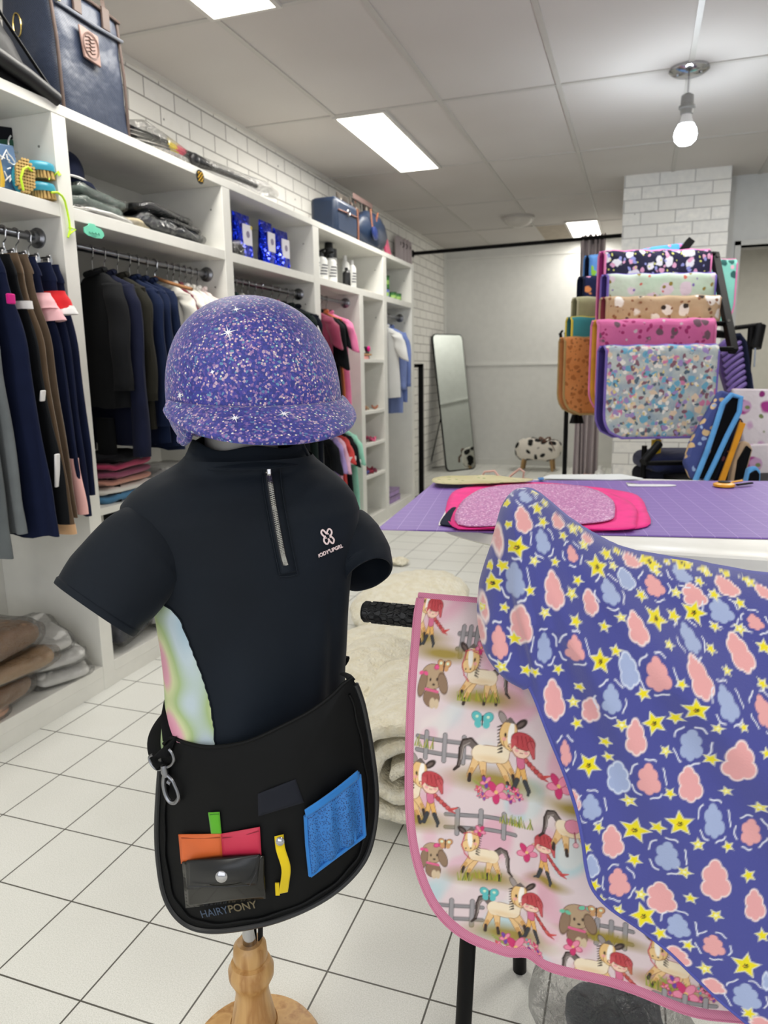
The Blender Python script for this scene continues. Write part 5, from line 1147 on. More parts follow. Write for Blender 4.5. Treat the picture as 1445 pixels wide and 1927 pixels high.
for y in np.linspace(1450, 828, 230):
    for a in np.linspace(-.3, pi+.6, 200):
        if y < 856: continue
        p = SP(a, y); q1 = SP(a+.02, y)-SP(a-.02, y); q2 = SP(a, y-4)-SP(a, y+4); n = nrm(np.cross(q1, q2)); pp.append(p); nn.append(n)
_cc = np.array([ringdata(y)[0] for y in (856, 1450)]).mean(0); _pp = np.array(pp); _ce = np.c_[np.full(len(_pp), _cc[0]), np.full(len(_pp), _cc[1]), _pp[:, 2]]
TS = Surf(_pp, np.array(nn), _ce)
def thx(x, y):
    aa = np.linspace(.2, pi+.9, 260); P_ = np.array([SP(a, y) for a in aa]); X, _ = proj(P_)
    k = int(np.argmin(np.abs(X[:200]-x)+0*aa[:200])); return aa[k]
def collar_pt(u, v, off=0):
    a = -pi/2+2*pi*u+.0; y = 870-46*v; l = np.interp(y, [824, 845, 870], [366, 358, 346]); r_ = np.interp(y, [824, 845, 870], [569, 572, 588])
    D = Dax(856)-.0; c_ = dep((l+r_)/2, y, D); h_ = (r_-l)/2/FX*D
    dip = -.010*v*max(0, sin(a))
    return c_+DA*h_*cos(a)+DN*(h_*.86)*sin(a)+np.array((0, 0, dip+.004*v*sin(a*5)))
P(MB().grid(lambda u, v: collar_pt(u, v), 70, 14, cu=True), 'collar', KNIT, th, solid=.004)
P(MB().tube([collar_pt(u, 0.02)+DN*.0 for u in np.linspace(0, 1, 60)], .0022, 6), 'collar_seam', KNIT, th)
# tie-dye panel
t = NT('tie_dye'); c_ = t.coord(); n1 = t.noise(c_, 7.5, 1); 
t.base(t.ramp(n1, [(.30, '#93b2c4'), (.40, '#bccbd2'), (.46, '#a3b982'), (.51, '#c9cf9f'), (.56, '#d89fae'), (.64, '#d084a0'), (.75, '#b3aecb')])); t.b.inputs['Roughness'].default_value = .8; t.bump(t.noise(c_, 700, 1), .2, .0004)
PB = {1098: 300, 1106: 322, 1120: 338, 1150: 352, 1190: 368, 1230: 384, 1270: 396, 1320: 404, 1400: 408, 1450: 408}
pby = sorted(PB); 
rows = [(y, thx(np.interp(y, pby, [PB[k] for k in pby]), y)) for y in np.linspace(1450, 1101, 60)]
P(MB().grid(lambda u, v: SP(rows[int(v*59)][1]*(1-u)+(pi+.95)*u if rows[int(v*59)][1] < pi+.9 else rows[int(v*59)][1], rows[int(v*59)][0], .0015), 40, 60), 'side_panel', t.m, th)
sm = P(MB().tube([SP(a, y, .0012) for y, a in rows], .0011, 6), 'panel_seam', KNIT, th)
# sleeves
def sleeve(px, r1, r2, name='sleeve', n=44, m=40, wr=.003, par=th):
    C_ = [dep(x, y, D) for x, y, D in px]; C_ = crv(C_, 8); K = len(C_); tt = np.linspace(0, 1, K)
    R1 = np.interp(tt, np.linspace(0, 1, len(r1)), r1); R2 = np.interp(tt, np.linspace(0, 1, len(r2)), r2)
    def fn(u, v):
        i = v*(K-1); k = min(int(i), K-2); f_ = i-k; c_ = C_[k]*(1-f_)+C_[k+1]*f_; ax = nrm(C_[k+1]-C_[k]); e1 = nrm(np.cross(ax, FW)); e2 = nrm(np.cross(e1, ax))
        a = 2*pi*u; w_ = 1+.03*nz(cos(a)*2, sin(a)*2, v*4)+.02*sin(a*3+v*5)
        return c_+e1*cos(a)*np.interp(v, tt, R1)*w_+e2*sin(a)*np.interp(v, tt, R2)*w_
    q = MB().grid(fn, n, m, cu=True)
    return P(q, name, KNIT, par, solid=.003), fn
s1, f1 = sleeve([(318, 1010, 1.045), (268, 1040, 1.02), (212, 1105, 1.00), (178, 1148, .99)], [.062, .069, .0675, .062], [.052, .052, .046, .043])
def cuffband(f_, v0, s_, par):
    def g(u, v):
        vv = v0+(1.0-v0)*min(v, 1); c_ = sum(f_(k/8, vv) for k in range(8))/8; p = f_(u, vv); return c_+(p-c_)*(1.035 if 0 < v < 1.01 else 1.0)
    return P(MB().grid(g, 60, 6, cu=True), 'cuff', KNIT, par, solid=.002)
cuffband(f1, .87, 1, s1)
s2, f2 = sleeve([(636, 1000, 1.15), (660, 1030, 1.14), (682, 1060, 1.13), (694, 1082, 1.12)], [.050, .054, .048, .038], [.05, .052, .052, .05])
P(MB().tube([f2(u, .9) for u in np.linspace(0, 1, 50)], .0012, 6), 'hem_fold', KNIT, s2)
# zip
def along(px, off=.002, n=6): return [TS.at(x, y, off) for x, y in crv(px, n)]
zl = [(503, 884), (508, 915), (515, 960), (523, 1005), (531, 1045), (536, 1062)]
zp = crv(zl, 14)
def ribbon(px, w_, off, name, mat, par, taper=None, thick=.0012):
    pts = crv(px, 10); q = MB(); vs = []
    for i, p in enumerate(pts):
        d = nrm(np.array(pts[min(i+1, len(pts)-1)])-np.array(pts[max(i-1, 0)])); pr_ = np.array((d[1], -d[0]))
        for s in (-1, 1): vs.append(TS.at(p[0]+pr_[0]*w_*s, p[1]+pr_[1]*w_*s, off))
    n = len(pts); q.add(vs, [(2*i, 2*i+1, 2*i+3, 2*i+2) for i in range(n-1)]); return P(q, name, mat, par, solid=thick, sharp=180)
plk = ribbon([(508, 872), (514, 930), (528, 1010), (542, 1078)], 17, .0018, 'placket', KNIT, SHIRT, thick=.0022)
for sgn in (-1, 1):
    P(MB().tube([TS.at(x+sgn*17, y, .003) for x, y in crv([(508, 872), (514, 930), (528, 1010), (542, 1080)], 12)], .0009, 5), 'stitch_line', KNIT, plk)
P(MB().tube([TS.at(x, y, .003) for x, y in ((526, 1084), (543, 1084), (560, 1080))], .0009, 5), 'stitch_line', KNIT, plk)
tape = ribbon(zl, 6.5, .0036, 'zip_tape', M('zip_tape', '#0b0f18', .6), SHIRT)
q = MB()
for i in range(0, len(zp)-1):
    for h_ in (0, .5):
        x, y = np.array(zp[i])*(1-h_)+np.array(zp[i+1])*h_; d = nrm(np.array(zp[i+1])-np.array(zp[i])); s = 1 if (2*i+int(h_*2)) % 2 else -1
        c_ = TS.at(x+s*1.6, y, .0052); n = TS.nor(x, y); ty = nrm(TS.at(zp[i+1][0], zp[i+1][1])-TS.at(zp[i][0], zp[i][1])+1e-9); tx = nrm(np.cross(ty, n)); q.obox(c_, tx*.0020, ty*.00065, n*.0009)
P(q, 'zip_teeth', M('zip_silver2', '#c2c0ba', .25, 1), tape)
c_ = TS.at(504, 882, .006); n = TS.nor(504, 900)
P(MB().obox(c_, RH*.0032, np.array((0, 0, .0065)), n*.002), 'zip_slider', CHROME, tape, bevel=.0015)
P(MB().tube([collar_pt(.31, v)+DN*.004 for v in np.linspace(0, 1, 6)], .0028, 6), 'collar_zip_edge', KNIT, SHIRT)
P(MB().tube([collar_pt(.245, v)+DN*.004 for v in np.linspace(0, 1, 6)], .0022, 6), 'collar_zip_edge', KNIT, SHIRT)
# embroidery: four looped petals and lettering
EMB = M('pale_pink_thread', '#f1dcdc', .6); q = MB()
lx = lambda x, y: TS.at(590+x/24.08, 980+y/24.08, .0018)
for lp in ([(560, 590), (470, 480), (390, 410), (330, 470), (330, 560), (400, 660), (470, 710), (510, 690)],
           [(560, 590), (590, 480), (640, 380), (700, 370), (770, 440), (790, 540), (750, 640), (700, 640)],
           [(500, 700), (450, 800), (450, 920), (520, 1020), (590, 1040), (640, 980), (670, 860), (650, 820)],
           [(700, 650), (800, 740), (880, 830), (880, 940), (840, 1010), (780, 990), (700, 900)],
           [(600, 570), (640, 600)], [(700, 720), (740, 740)], [(530, 760), (545, 790)], [(620, 830), (660, 820)]):
    q.tube([lx(*p) for p in crv(lp, 4)], .0013, 6)
P(q, 'logo', EMB, SHIRT)
n = TS.nor(619, 1035); ex = nrm(TS.at(634, 1029)-TS.at(606, 1041)); ey = nrm(np.cross(n, ex)); text_mesh("iODY'UPGRL", .0078, EMB, 'logo_lettering', SHIRT, TS.at(620.5, 1036, .0022), ex, ey, n, .0004, .0002)
P(MB().prism([dep(x, y, 1.10) for x, y in ((556, 843), (570, 842), (575, 846), (577, 868), (560, 872))], (0, 0.002, 0)), 'swing_tag', M('gold_card', '#b8963a', .4), SHIRT, bevel=.001)
P(MB().tube([dep(x, y, 1.098) for x, y in ((563, 851), (566, 849), (568, 852), (571, 849), (573, 852))], .0005, 5), 'tag_lettering', BLACKM, SHIRT)
# dress form
C0, a0_, b0_ = ringdata(1450); base = dep(470, 1778, 1.165)
th = thing('dress_form', 'child dress form on a chrome pole with turned wooden stand', 'mannequin', (base[0], base[1], 0)); DF = th
TOR = M('form_jersey', '#2a2a2c', .8)
def core(u, v):
    y = 1560-704*v; c_, a, b = ringdata(min(y, 1450)); c2 = c_ if y <= 1450 else c_+np.array((0, 0, -(y-1450)/FX*1.15)); k = .93 if y <= 1450 else .93*sqrt(max(.02, 1-((y-1450)/115)**2)); a_ = 2*pi*u
    return c2+DA*a*k*cos(a_)+DN*b*k*sin(a_)
P(MB().grid(core, 40, 50, cu=True), 'torso', TOR, th)
nc = dep(455, 850, 1.07); P(MB().tube([nc+np.array((0, 0, -.03)), nc+np.array((0, 0, .03)), nc+np.array((0, 0, .09))], [.055, .052, .05], 24), 'neck', M('form_neck', '#a5a29c', .5), th)
P(MB().tube([base, base+np.array((0, 0, .35))+(C0-base)*np.array((1, 1, 0))*.5], .0115, 20), 'pole', CHROME, th)
t = NT('turned_pine'); c_ = t.coord(scale=(1, 1, .12)); wv_ = t.noise(c_, 34, 3); t.base(t.ramp(wv_, [(.3, '#b98d55'), (.5, '#caa067'), (.62, '#a97a45'), (.75, '#cfa872')])); t.b.inputs['Roughness'].default_value = .35; PINE = t.m
zt = base[2]; px2m = 1.17/FX; zz = lambda y: zt-(y-1778)*px2m*1.02
prof = [(.0125, zz(1772)), (.020, zz(1770)), (.026, zz(1778)), (.0275, zz(1800)), (.0255, zz(1808)), (.031, zz(1811)), (.0365, zz(1825)), (.036, zz(1840)), (.030, zz(1855)), (.0265, zz(1862)), (.027, zz(1880)), (.031, zz(1905)), (.036, zz(1935)), (.040, zz(1970)), (.038, .075), (.028, .055), (.034, .045), (.034, .03), (.02, .028)]
P(MB().lathe(prof, (base[0], base[1], 0), 48), 'turned_column', PINE, th)
P(MB().lathe([(.11, 0), (.112, .01), (.105, .022), (.04, .03)], (base[0], base[1], 0), 48), 'round_base', PINE, th)

# ================================================================ HELMET WITH GLITTER COVER
PH_ = radians(20); HA = RH*cos(PH_)-FH*sin(PH_); HF = FH*cos(PH_)+RH*sin(PH_); HD = 1.06
hc0 = dep(479, 765, HD); hw0 = 164/FX*HD/1.03; HH = .156
th = thing('riding_helmet', 'riding helmet in a blue violet glitter stretch cover on the dress form', 'helmet', hc0); HEL = th
def dome(a, t_, off=0):   # a angle (0 = right, 90 deg = front), t height fraction
    r_ = (max(0, 1-max(t_, 0)**2.6))**.5 if t_ >= 0 else 1-1.6*t_*t_
    sh = -.005*max(t_, 0)
    fx_ = hw0*1.16 if sin(a) > 0 else hw0*1.28
    e = .93
    w_ = 1+.006*nz(cos(a)*3, sin(a)*3, t_*3)+.010*max(0, nz(cos(a)*5, sin(a)*5, t_*2+4))*(1-abs(t_))
    r2 = r_*w_
    return hc0+HA*(hw0*r2+off)*(abs(cos(a))**e)*(1 if cos(a) > 0 else -1)+HF*(fx_*r2+off)*(abs(sin(a))**e)*(1 if sin(a) > 0 else -1)+np.array((0, 0, HH*t_+off*max(t_, 0)))+RH*sh
t = NT('glitter_lycra'); c_ = t.coord(); out = None
def cells(sc, loc, stops):
    mp_2 = t.n('ShaderNodeMapping'); mp_2.inputs['Location'].default_value = loc; t.l(c_, mp_2.inputs[0]); v_ = t.n('ShaderNodeTexVoronoi'); v_.inputs['Scale'].default_value = sc; t.l(mp_2.outputs[0], v_.inputs['Vector'])
    sx_ = t.n('ShaderNodeSeparateXYZ'); t.l(v_.outputs['Color'], sx_.inputs[0]); return t.ramp(sx_.outputs[0], stops, 'CONSTANT'), v_, sx_
b1, v1, s1_ = cells(340, (0, 0, 0), [(0, '#2c3486'), (.30, '#363d98'), (.52, '#443f9c'), (.66, '#6a559f'), (.78, '#9673a8'), (.88, '#5f8fae'), (.93, '#c3a9bb')])
g2, v2, s2_ = cells(215, (3, 1, 2), [(0, '#d9b0c0'), (.4, '#e6dccb'), (.65, '#c9a0c0'), (.82, '#bfe0cd'), (.92, '#f2f0ea')])
dm = t.ramp(v2.outputs['Distance'], [(.24, (1, 1, 1)), (.34, (0, 0, 0))]); sel = t.ramp(s2_.outputs[1], [(0, (0, 0, 0)), (.58, (1, 1, 1))], 'CONSTANT')
mm = t.n('ShaderNodeMath', operation='MULTIPLY'); t.l(dm, mm.inputs[0]); t.l(sel, mm.inputs[1])
big = t.ramp(t.noise(c_, 11, 2), [(.38, '#8f96e0'), (.62, '#ffffff')])
t.base(t.mix(mm.outputs[0], t.mix(.75, b1, big, 'MULTIPLY'), g2)); t.b.inputs['Roughness'].default_value = .6; t.b.inputs['Sheen Weight'].default_value = .2; t.bump(t.noise(c_, 700, 1), .15, .0004); GLIT = t.m
def tmin(a): return -.04-.25*float(smooth01((.80-sin(a))/.5))
def ctt(u, v): a = 2*pi*u; return dome(a, tmin(a)+(1-tmin(a))*(sin(v*pi/2)))
P(MB().grid(ctt, 120, 70, cu=True), 'stretch_cover', GLIT, th)
P(MB().tube([dome(a, tmin(a)+.01)+np.array((0, 0, .002*sin(a*23))) for a in np.linspace(0, 2*pi, 140)], .0048, 8), 'elastic_edge', GLIT, th)
P(MB().grid(lambda u, v: dome(2*pi*u, -.02+.3*v, -.012), 60, 6, cu=True), 'shell', BLACKM, th)
q = MB().grid(lambda u, v: hc0+(dome(2*pi*u, 0, -.012)-hc0)*v+np.array((0, 0, -.01)), 40, 6, cu=True); P(q, 'liner', M('liner', '#8d8a88', .8), th)
def brim(u, v, side=1):
    a = pi/2+radians(-78+156*u); e_ = .060*sin(pi*u)**.7*v
    b_ = dome(a, .02+.05*(1-sin(pi*u)), .001)
    return b_+HF*e_+HA*cos(a)*.012*v*sin(pi*u)**.3+np.array((0, 0, -.028*v*sin(pi*u)**.8-.008*v*v))
P(MB().grid(lambda u, v: brim(u, v), 80, 16), 'peak', GLIT, th, solid=.008, sharp=180)
P(MB().tube([brim(u, 1) for u in np.linspace(0.01, .99, 70)], .0055, 8), 'peak_edge', GLIT, th)
P(MB().tube([brim(u, 0)+HF*.001+np.array((0, 0, .001)) for u in np.linspace(0.05, .97, 60)], .0008, 5), 'peak_seam', M('seam_dark', '#20245c', .7), th)
pp = []; nn = []
for tq in np.linspace(-.1, .96, 110):
    for a in np.linspace(-.3, pi+.3, 170):
        p = dome(a, tq); pp.append(p); nn.append(nrm(np.cross(dome(a+.02, tq)-dome(a-.02, tq), dome(a, min(tq+.01, 1))-dome(a, tq-.01))))
HS = Surf(np.array(pp), np.array(nn), hc0)
pp = []; nn = []
for u in np.linspace(.02, .98, 140):
    for v in np.linspace(.02, .98, 20):
        pp.append(brim(u, v)); n = nrm(np.cross(brim(u+.01, v)-brim(u-.01, v), brim(u, v+.01)-brim(u, v-.01))); nn.append(n if n[2] > 0 else -n)
BS = Surf(np.array(pp), np.array(nn))
SPK = M('sparkle_print', '#f2f3fb', .5)
for (x, y, r_, sf) in ((429.5, 626, 17, HS), (444.5, 583, 10, HS), (339, 744, 11, HS), (443, 793, 14, BS), (534, 785, 15, BS), (560, 640, 6, HS), (400, 700, 5, HS)):
    o_ = sf.at(x, y, .0006 if sf is HS else .0052); n = sf.nor(x, y); ex = nrm(np.cross(np.array((0, 0, 1.)), n)); ey = nrm(np.cross(n, ex)); q = MB(); s_ = HD/FX
    for k in range(8):
        a = k*pi/4+.35; L = r_*(1 if k % 2 == 0 else .6)*s_; d = ex*cos(a)+ey*sin(a); p_ = -ex*sin(a)+ey*cos(a)
        q.add([o_-p_*.0011+n*.0002, o_+p_*.0011+n*.0002, o_+d*L-n*(L*L*3)], [(0, 1, 2)])
    P(q, 'sparkle', SPK, th, smooth=False)

# ================================================================ GROOMING APRON BAG
def DB(x, y): return 1.025+(y-1400)/350*.048+.045*((x-500)/200)**2
def BP(x, y, off=0): return dep(x, y, DB(x, y)-off)
t = NT('black_satin'); c_ = t.coord(); t.base('#050607'); t.b.inputs['Roughness'].default_value = .6; t.b.inputs['Specular IOR Level'].default_value = .2; t.bump(t.noise(c_, 5, 2), .5, .02); SAT = t.m
OUT = [(308, 1400), (322, 1388), (350, 1398), (385, 1405), (420, 1404), (470, 1394), (530, 1367), (585, 1338), (625, 1308), (645, 1288), (662, 1276), (680, 1316), (692, 1370), (702, 1430), (708, 1490), (706, 1545), (694, 1600), (670, 1640), (630, 1678), (580, 1708), (520, 1732), (460, 1746), (400, 1752), (358, 1744), (328, 1720), (308, 1680), (298, 1620), (295, 1560), (298, 1490), (303, 1430)]
OC_ = crv(OUT+[OUT[0]], 5)[:-1]; cen = np.array((500, 1560)); nO = len(OC_)
th = thing('grooming_bag', 'black half round grooming apron bag with coloured pockets round the waist', 'bag', BP(500, 1560)); BAG = th
def bagsheet(off, puff, K=26, sc_=1.0):
    vs = []; fs = []
    for i in range(K+1):
        r_ = i/K*sc_
        for p in OC_:
            q_ = cen+(np.array(p)-cen)*r_; vs.append(BP(q_[0], q_[1], off+puff*(1-(i/K)**4)+.0025*nz(q_[0]*.02, q_[1]*.012, 4)))
    for i in range(K):
        for k in range(nO): fs.append((i*nO+k, i*nO+(k+1) % nO, (i+1)*nO+(k+1) % nO, (i+1)*nO+k))
    return vs, fs
P(MB().add(*bagsheet(0, .006)), 'front_panel', SAT, th)
P(MB().add(*bagsheet(-.028, 0)), 'back_panel', F('bag_red_back', '#8f2f2a'), th)
P(MB().grid(lambda u, v: BP(*OC_[int(round(u*nO)) % nO], -.028*v), nO+1, 4), 'gusset', SAT, th)
lo = [p for p in OC_ if not (p[1] < 1380 and p[0] < 640) ]
i0 = min(range(nO), key=lambda i: (OC_[i][0]-668)**2+(OC_[i][1]-1290)**2); i1 = min(range(nO), key=lambda i: (OC_[i][0]-303)**2+(OC_[i][1]-1430)**2)
lo = [OC_[i % nO] for i in range(i0, i1+1)]
P(MB().tube([BP(p[0], p[1], .001) for p in lo], .0042, 8), 'zip_edge', M('zip_nylon', '#1c1d1f', .45), th)
q = MB()
for i in range(len(lo)-1):
    for k in range(5):
        a = np.array(lo[i])*(1-k/5)+np.array(lo[i+1])*(k/5); d = nrm(np.array(lo[i+1])-np.array(lo[i])); o2 = np.array((d[1], -d[0])); s = 3.4 if (cen-a)@o2 < 0 else -3.4
        c_ = BP(a[0]+o2[0]*s, a[1]+o2[1]*s, .0015); q.obox(c_, (RH*d[0]+np.array((0, 0, -d[1])))*.0006, (RH*o2[0]+np.array((0, 0, -o2[1])))*.0014, FH*.001)
P(q, 'zip_teeth', M('zip_grey', '#6f7378', .4, .4), th)
P(MB().tube([BP(*(cen+(np.array(p)-cen)*(.93+.006*sin(i*.9))), .004) for i, p in enumerate(lo)], .0022, 6), 'inner_seam', SAT, th)
P(MB().tube([BP(x, y, .002) for x, y in crv([(308, 1400), (322, 1388), (350, 1398), (385, 1405), (420, 1404), (470, 1394), (530, 1367), (585, 1338), (625, 1308), (645, 1288), (662, 1276)], 6)], .0028, 8), 'top_hem', SAT, th)
def qp(c4, nu, nv, off, name, mat, par, puff=0, solid=.0015, wav=0):
    a, b, c_, d = [np.array(p, float) for p in c4]   # tl, tr, br, bl
    def fn(u, v):
        p = (a*(1-u)+b*u)*(1-v)+(d*(1-u)+c_*u)*v; return BP(p[0], p[1], off+.006+puff*sin(pi*u)*sin(pi*min(1, v*1.0))+wav*sin(u*pi*6)*sin(pi*v*.5+.3))
    return P(MB().grid(fn, nu, nv), name, mat, par, solid=solid, sharp=180)
STW = M('stitch_navy', '#0f1526', .8)
qp(((485, 1494), (556, 1466), (572, 1510), (486, 1536)), 12, 8, .0012, 'velcro_patch', M('velcro', '#0a0f1c', .9), th)
ORGL = M('orange_leather', '#d2622a', .5); REDL = M('crimson_leather', '#c22a48', .5)
p1q = qp(((336, 1570), (416, 1569), (419, 1612), (341, 1625)), 12, 8, .004, 'orange_pocket', ORGL, th, .004)
P(MB().tube([BP(x, y, .0125) for x, y in ((341, 1577), (378, 1578), (414, 1576))], .0006, 5), 'stitching', M('stitch_orange', '#8f3c14', .7), p1q)
p2q = qp(((416, 1569), (489, 1556), (492, 1612), (419, 1612)), 12, 8, .004, 'red_pocket', REDL, th, .004)
P(MB().tube([BP(x, y, .0125) for x, y in ((418, 1577), (455, 1573), (487, 1564))], .0006, 5), 'stitching', M('stitch_red', '#7d1428', .7), p2q)
gl = qp(((392, 1529), (413, 1528), (417, 1570), (398, 1571)), 6, 10, .003, 'green_loop', F('lime_elastic', '#5cae2b'), th, .002)
P(MB().tube([BP(x, y, .0105) for x, y in ((395, 1533), (404, 1532), (412, 1532))], .0006, 5), 'stitching', M('stitch_green', '#2f6f14', .7), gl)
po = qp(((343, 1622), (497, 1610), (500, 1690), (350, 1708)), 18, 14, .007, 'black_pouch', M('smoked_vinyl', '#1d1c18', .12), th, .014, .002)
fl = qp(((352, 1619), (490, 1608), (484, 1664), (352, 1673)), 18, 10, .014, 'pouch_flap', M('black_leather', '#101215', .35), th, .012, .003)
P(MB().tube([BP(x, y, .0295) for x, y in ((354, 1668), (420, 1669), (470, 1666), (483, 1640))], .0006, 5), 'stitching', M('stitch_black', '#2c2e33', .7), fl)
sn = BP(417, 1649, .034); P(MB().lathe([(.0085, 0), (.0085, .0015), (.006, .003), (.002, .0036)], sn, axis=-FW), 'snap_button', CHROME, fl)
q = MB()
yl = [(526, 1572, .006), (527, 1600, .018), (537, 1640, .018), (531, 1680, .008)]
def yf(u, v):
    pts = crv([(525, 1572, .012), (528, 1598, .020), (538, 1632, .022), (536, 1660, .016), (533, 1680, .010)], 6); k = v*(len(pts)-1); i = min(int(k), len(pts)-2); p = pts[i]*(1-(k-i))+pts[i+1]*(k-i)
    return BP(p[0]+(u-.5)*17, p[1]-(u-.5)*4, p[2])
yl_ = P(MB().grid(yf, 6, 26), 'yellow_loop', F('yellow_elastic', '#e0c319'), th, solid=.0014, sharp=180)
P(MB().lathe([(.0062, 0), (.0062, .001), (.0035, .0028), (.001, .0032)], BP(527, 1583, .021), axis=-FW), 'rivet', CHROME, yl_)
P(MB().obox(BP(522, 1673, .010), RH*.003, np.array((0, 0, .010)), FH*.001), 'loop_tail', F('yellow_elastic', '#e0c319'), yl_)
t = NT('blue_mesh'); c_ = t.coord(); v_ = t.n('ShaderNodeTexVoronoi'); v_.inputs['Scale'].default_value = 420; t.l(c_, v_.inputs['Vector']); t.base(t.ramp(v_.outputs['Distance'], [(.25, '#163f78'), (.5, '#2f77c0')])); t.b.inputs['Roughness'].default_value = .6; MESHB = t.m
BLT = F('blue_tape', '#2f7cc8')
bp_ = qp(((575, 1528), (676, 1452), (686, 1572), (584, 1648)), 34, 16, .006, 'mesh_pocket', MESHB, th, .010, .0015, .004)
P(MB().grid(lambda u, v: BP(573+(673-573)*u+(v*3), 1524+(1450-1524)*u+3*sin(pi*u)+14*v, .0175+.004*sin(pi*u)), 24, 5), 'pocket_hem', BLT, bp_, solid=.002, sharp=180)
for pts in (((575, 1535), (578, 1590), (584, 1648)), ((584, 1648), (632, 1612), (686, 1572)), ((676, 1458), (682, 1520), (686, 1572)), ((654, 1478), (662, 1530), (668, 1582))): P(MB().tube([BP(x, y, .013) for x, y in pts], .003, 6), 'pocket_binding', BLT, bp_)
# wordmark
n = FH; 
for tx, x, y, c_, b_ in (('HAIRY', 403, 1717, '#3a4a60', 0), ('PONY', 456, 1707, '#5e543c', .0002)):
    o_ = BP(x, y, .0095); ex = nrm(BP(x+12, y-2.2)-BP(x-12, y+2.2)); nn_ = nrm(np.cross(ex, nrm(BP(x, y-10)-BP(x, y+10)))); nn_ = nn_ if nn_@(OC-o_) > 0 else -nn_; ey = nrm(np.cross(nn_, ex))
    text_mesh(tx, .0165, M('wordmark'+tx, c_, .3), 'wordmark', BAG, o_, ex, ey, nn_, .0003, b_)
# waist strap, ring and snap hook
P(MB().tube([SP(a, 1385-(a-2.75)*32, .010) for a in np.linspace(2.75, 2*pi-.1, 50)], .011, 10, flat=.35), 'waist_strap', F('black_strap', '#0d0e10'), th)
P(MB().tube([BP(x, y, o_) for x, y, o_ in ((322, 1392, 0), (318, 1350, -.02), (324, 1318, -.05))], .012, 8, flat=.4), 'strap_end', F('black_strap', '#0d0e10'), th)
P(MB().tube([BP(x, y, o_) for x, y, o_ in ((661, 1279, 0), (655, 1272, -.03), (646, 1268, -.06))], .006, 8, flat=.4), 'strap_end', F('black_strap', '#0d0e10'), th)
P(MB().grid(lambda u, v: BP(290+28*u+14*v, 1424-26*v*u-12*v+10*u*0, .004+.004*sin(pi*u)), 8, 8), 'ring_tab', F('black_strap', '#0d0e10'), th, solid=.004)
P(MB().tube([BP(x, y, .012) for x, y in crv([(318, 1410), (324, 1418), (327, 1430), (322, 1440), (308, 1446), (296, 1448), (285, 1438), (281, 1425), (288, 1420)], 4)], .0022, 8), 'd_ring', GUN, th)
P(MB().tube([BP(308, 1440, .013), BP(310, 1452, .013), BP(313, 1462, .013)], [.005, .006, .004], 10), 'swivel', GUN, th)
P(MB().tube([BP(x, y, .013) for x, y in crv([(310, 1456), (308, 1474), (312, 1494), (320, 1508), (330, 1510), (336, 1502), (334, 1490), (329, 1478), (324, 1468), (314, 1458)], 4)], [.0035]*20+[.0026]*17, 8), 'snap_hook', GUN, th)
P(MB().tube([BP(x, y, .016) for x, y in ((316, 1470), (322, 1474))], .0035, 8), 'thumb_lever', GUN, th)
P(MB().tube([dep(490, 1700, 1.13), dep(490, 1776, 1.18)], .008, 8, flat=.3), 'hanging_strap', F('black_strap', '#0d0e10'), th)
# ================================================================ SADDLE STAND, PRINTED PAD AND SADDLE COVER
YR = 1.0
zr0 = on(785, 1122, 1, YR)[2]
th = thing('saddle_stand', 'black metal saddle stand with a ribbed rubber grip under the printed pad', 'saddle stand', (-.2, 1.0, 0)); ST = th
gx0 = on(683, 1148, 1, YR); gx1 = on(800, 1152, 1, YR); zg = gx0[2]-.002
t = NT('rubber_grip'); c_ = t.coord(); v_ = t.n('ShaderNodeTexVoronoi'); v_.feature = 'DISTANCE_TO_EDGE'; v_.inputs['Scale'].default_value = 95; v_.inputs['Randomness'].default_value = .25; t.l(c_, v_.inputs['Vector']); t.base('#131416'); t.b.inputs['Roughness'].default_value = .55
t.bump(t.ramp(v_.outputs['Distance'], [(.04, (0, 0, 0)), (.1, (1, 1, 1))]), 1, .004); RUB = t.m
P(MB().lathe([(.006, 0), (.0135, .0005), (.0165, .004), (.0165, .010), (.0150, .013), (.0155, .02), (.0155, .125), (.0145, .13)], (gx0[0], YR, zg), 32, axis=(1, 0, 0)), 'rubber_grip', RUB, th)
_q = MB()
for i_ in range(11):
    for k_ in range(10):
        a_ = 2*pi*(k_+.5*(i_ % 2))/10; x_ = gx0[0]+.020+.0098*i_; r1_ = .0150; n_ = np.array((0, cos(a_), sin(a_))); t1_ = np.array((0, -sin(a_), cos(a_))); c0_ = np.array((x_, YR, zg))+n_*r1_
        _q.prism([c0_+np.array((1., 0, 0))*.0052*cos(pi/3*j_)+t1_*.0046*sin(pi/3*j_) for j_ in range(6)], n_*.0018)
P(_q, 'grip_studs', RUB, th, smooth=False)
P(MB().tube([(gx0[0]+.02, YR, zg), (.5, YR, zg-.005)], .0125, 16), 'top_bar', BLACKM, th)
for (x0, y0, x1, y1) in ((-.165, .955, -.235, .84), ):
    pass
la = on(884, 1700, 1, .95); lb = on(872, 1925, 1, .95); dv = (lb-la)/(la[2]-lb[2]); lf = lb+dv*(lb[2])
P(MB().tube([la+(la-lb)*.9, lf], .0128, 16), 'leg', BLACKM, th)
P(MB().tube([(.38, .95, zg-.02), (.40, .9, 0.0)], .0128, 16), 'leg', BLACKM, th)
for x in (-.15, .40): P(MB().tube([(x, YR+.02, zg-.02), (x-.01, 1.2, 0.0)], .0128, 16), 'leg', BLACKM, th)
P(MB().lathe([(.016, 0), (.016, .02)], (lf[0], lf[1], 0)), 'foot_cap', BLACKM, th)
def Ypad(z): 
    d = np.maximum(zr0-z, 0); return YR-.006-.115*(1-np.exp(-d/.10))-.075*d
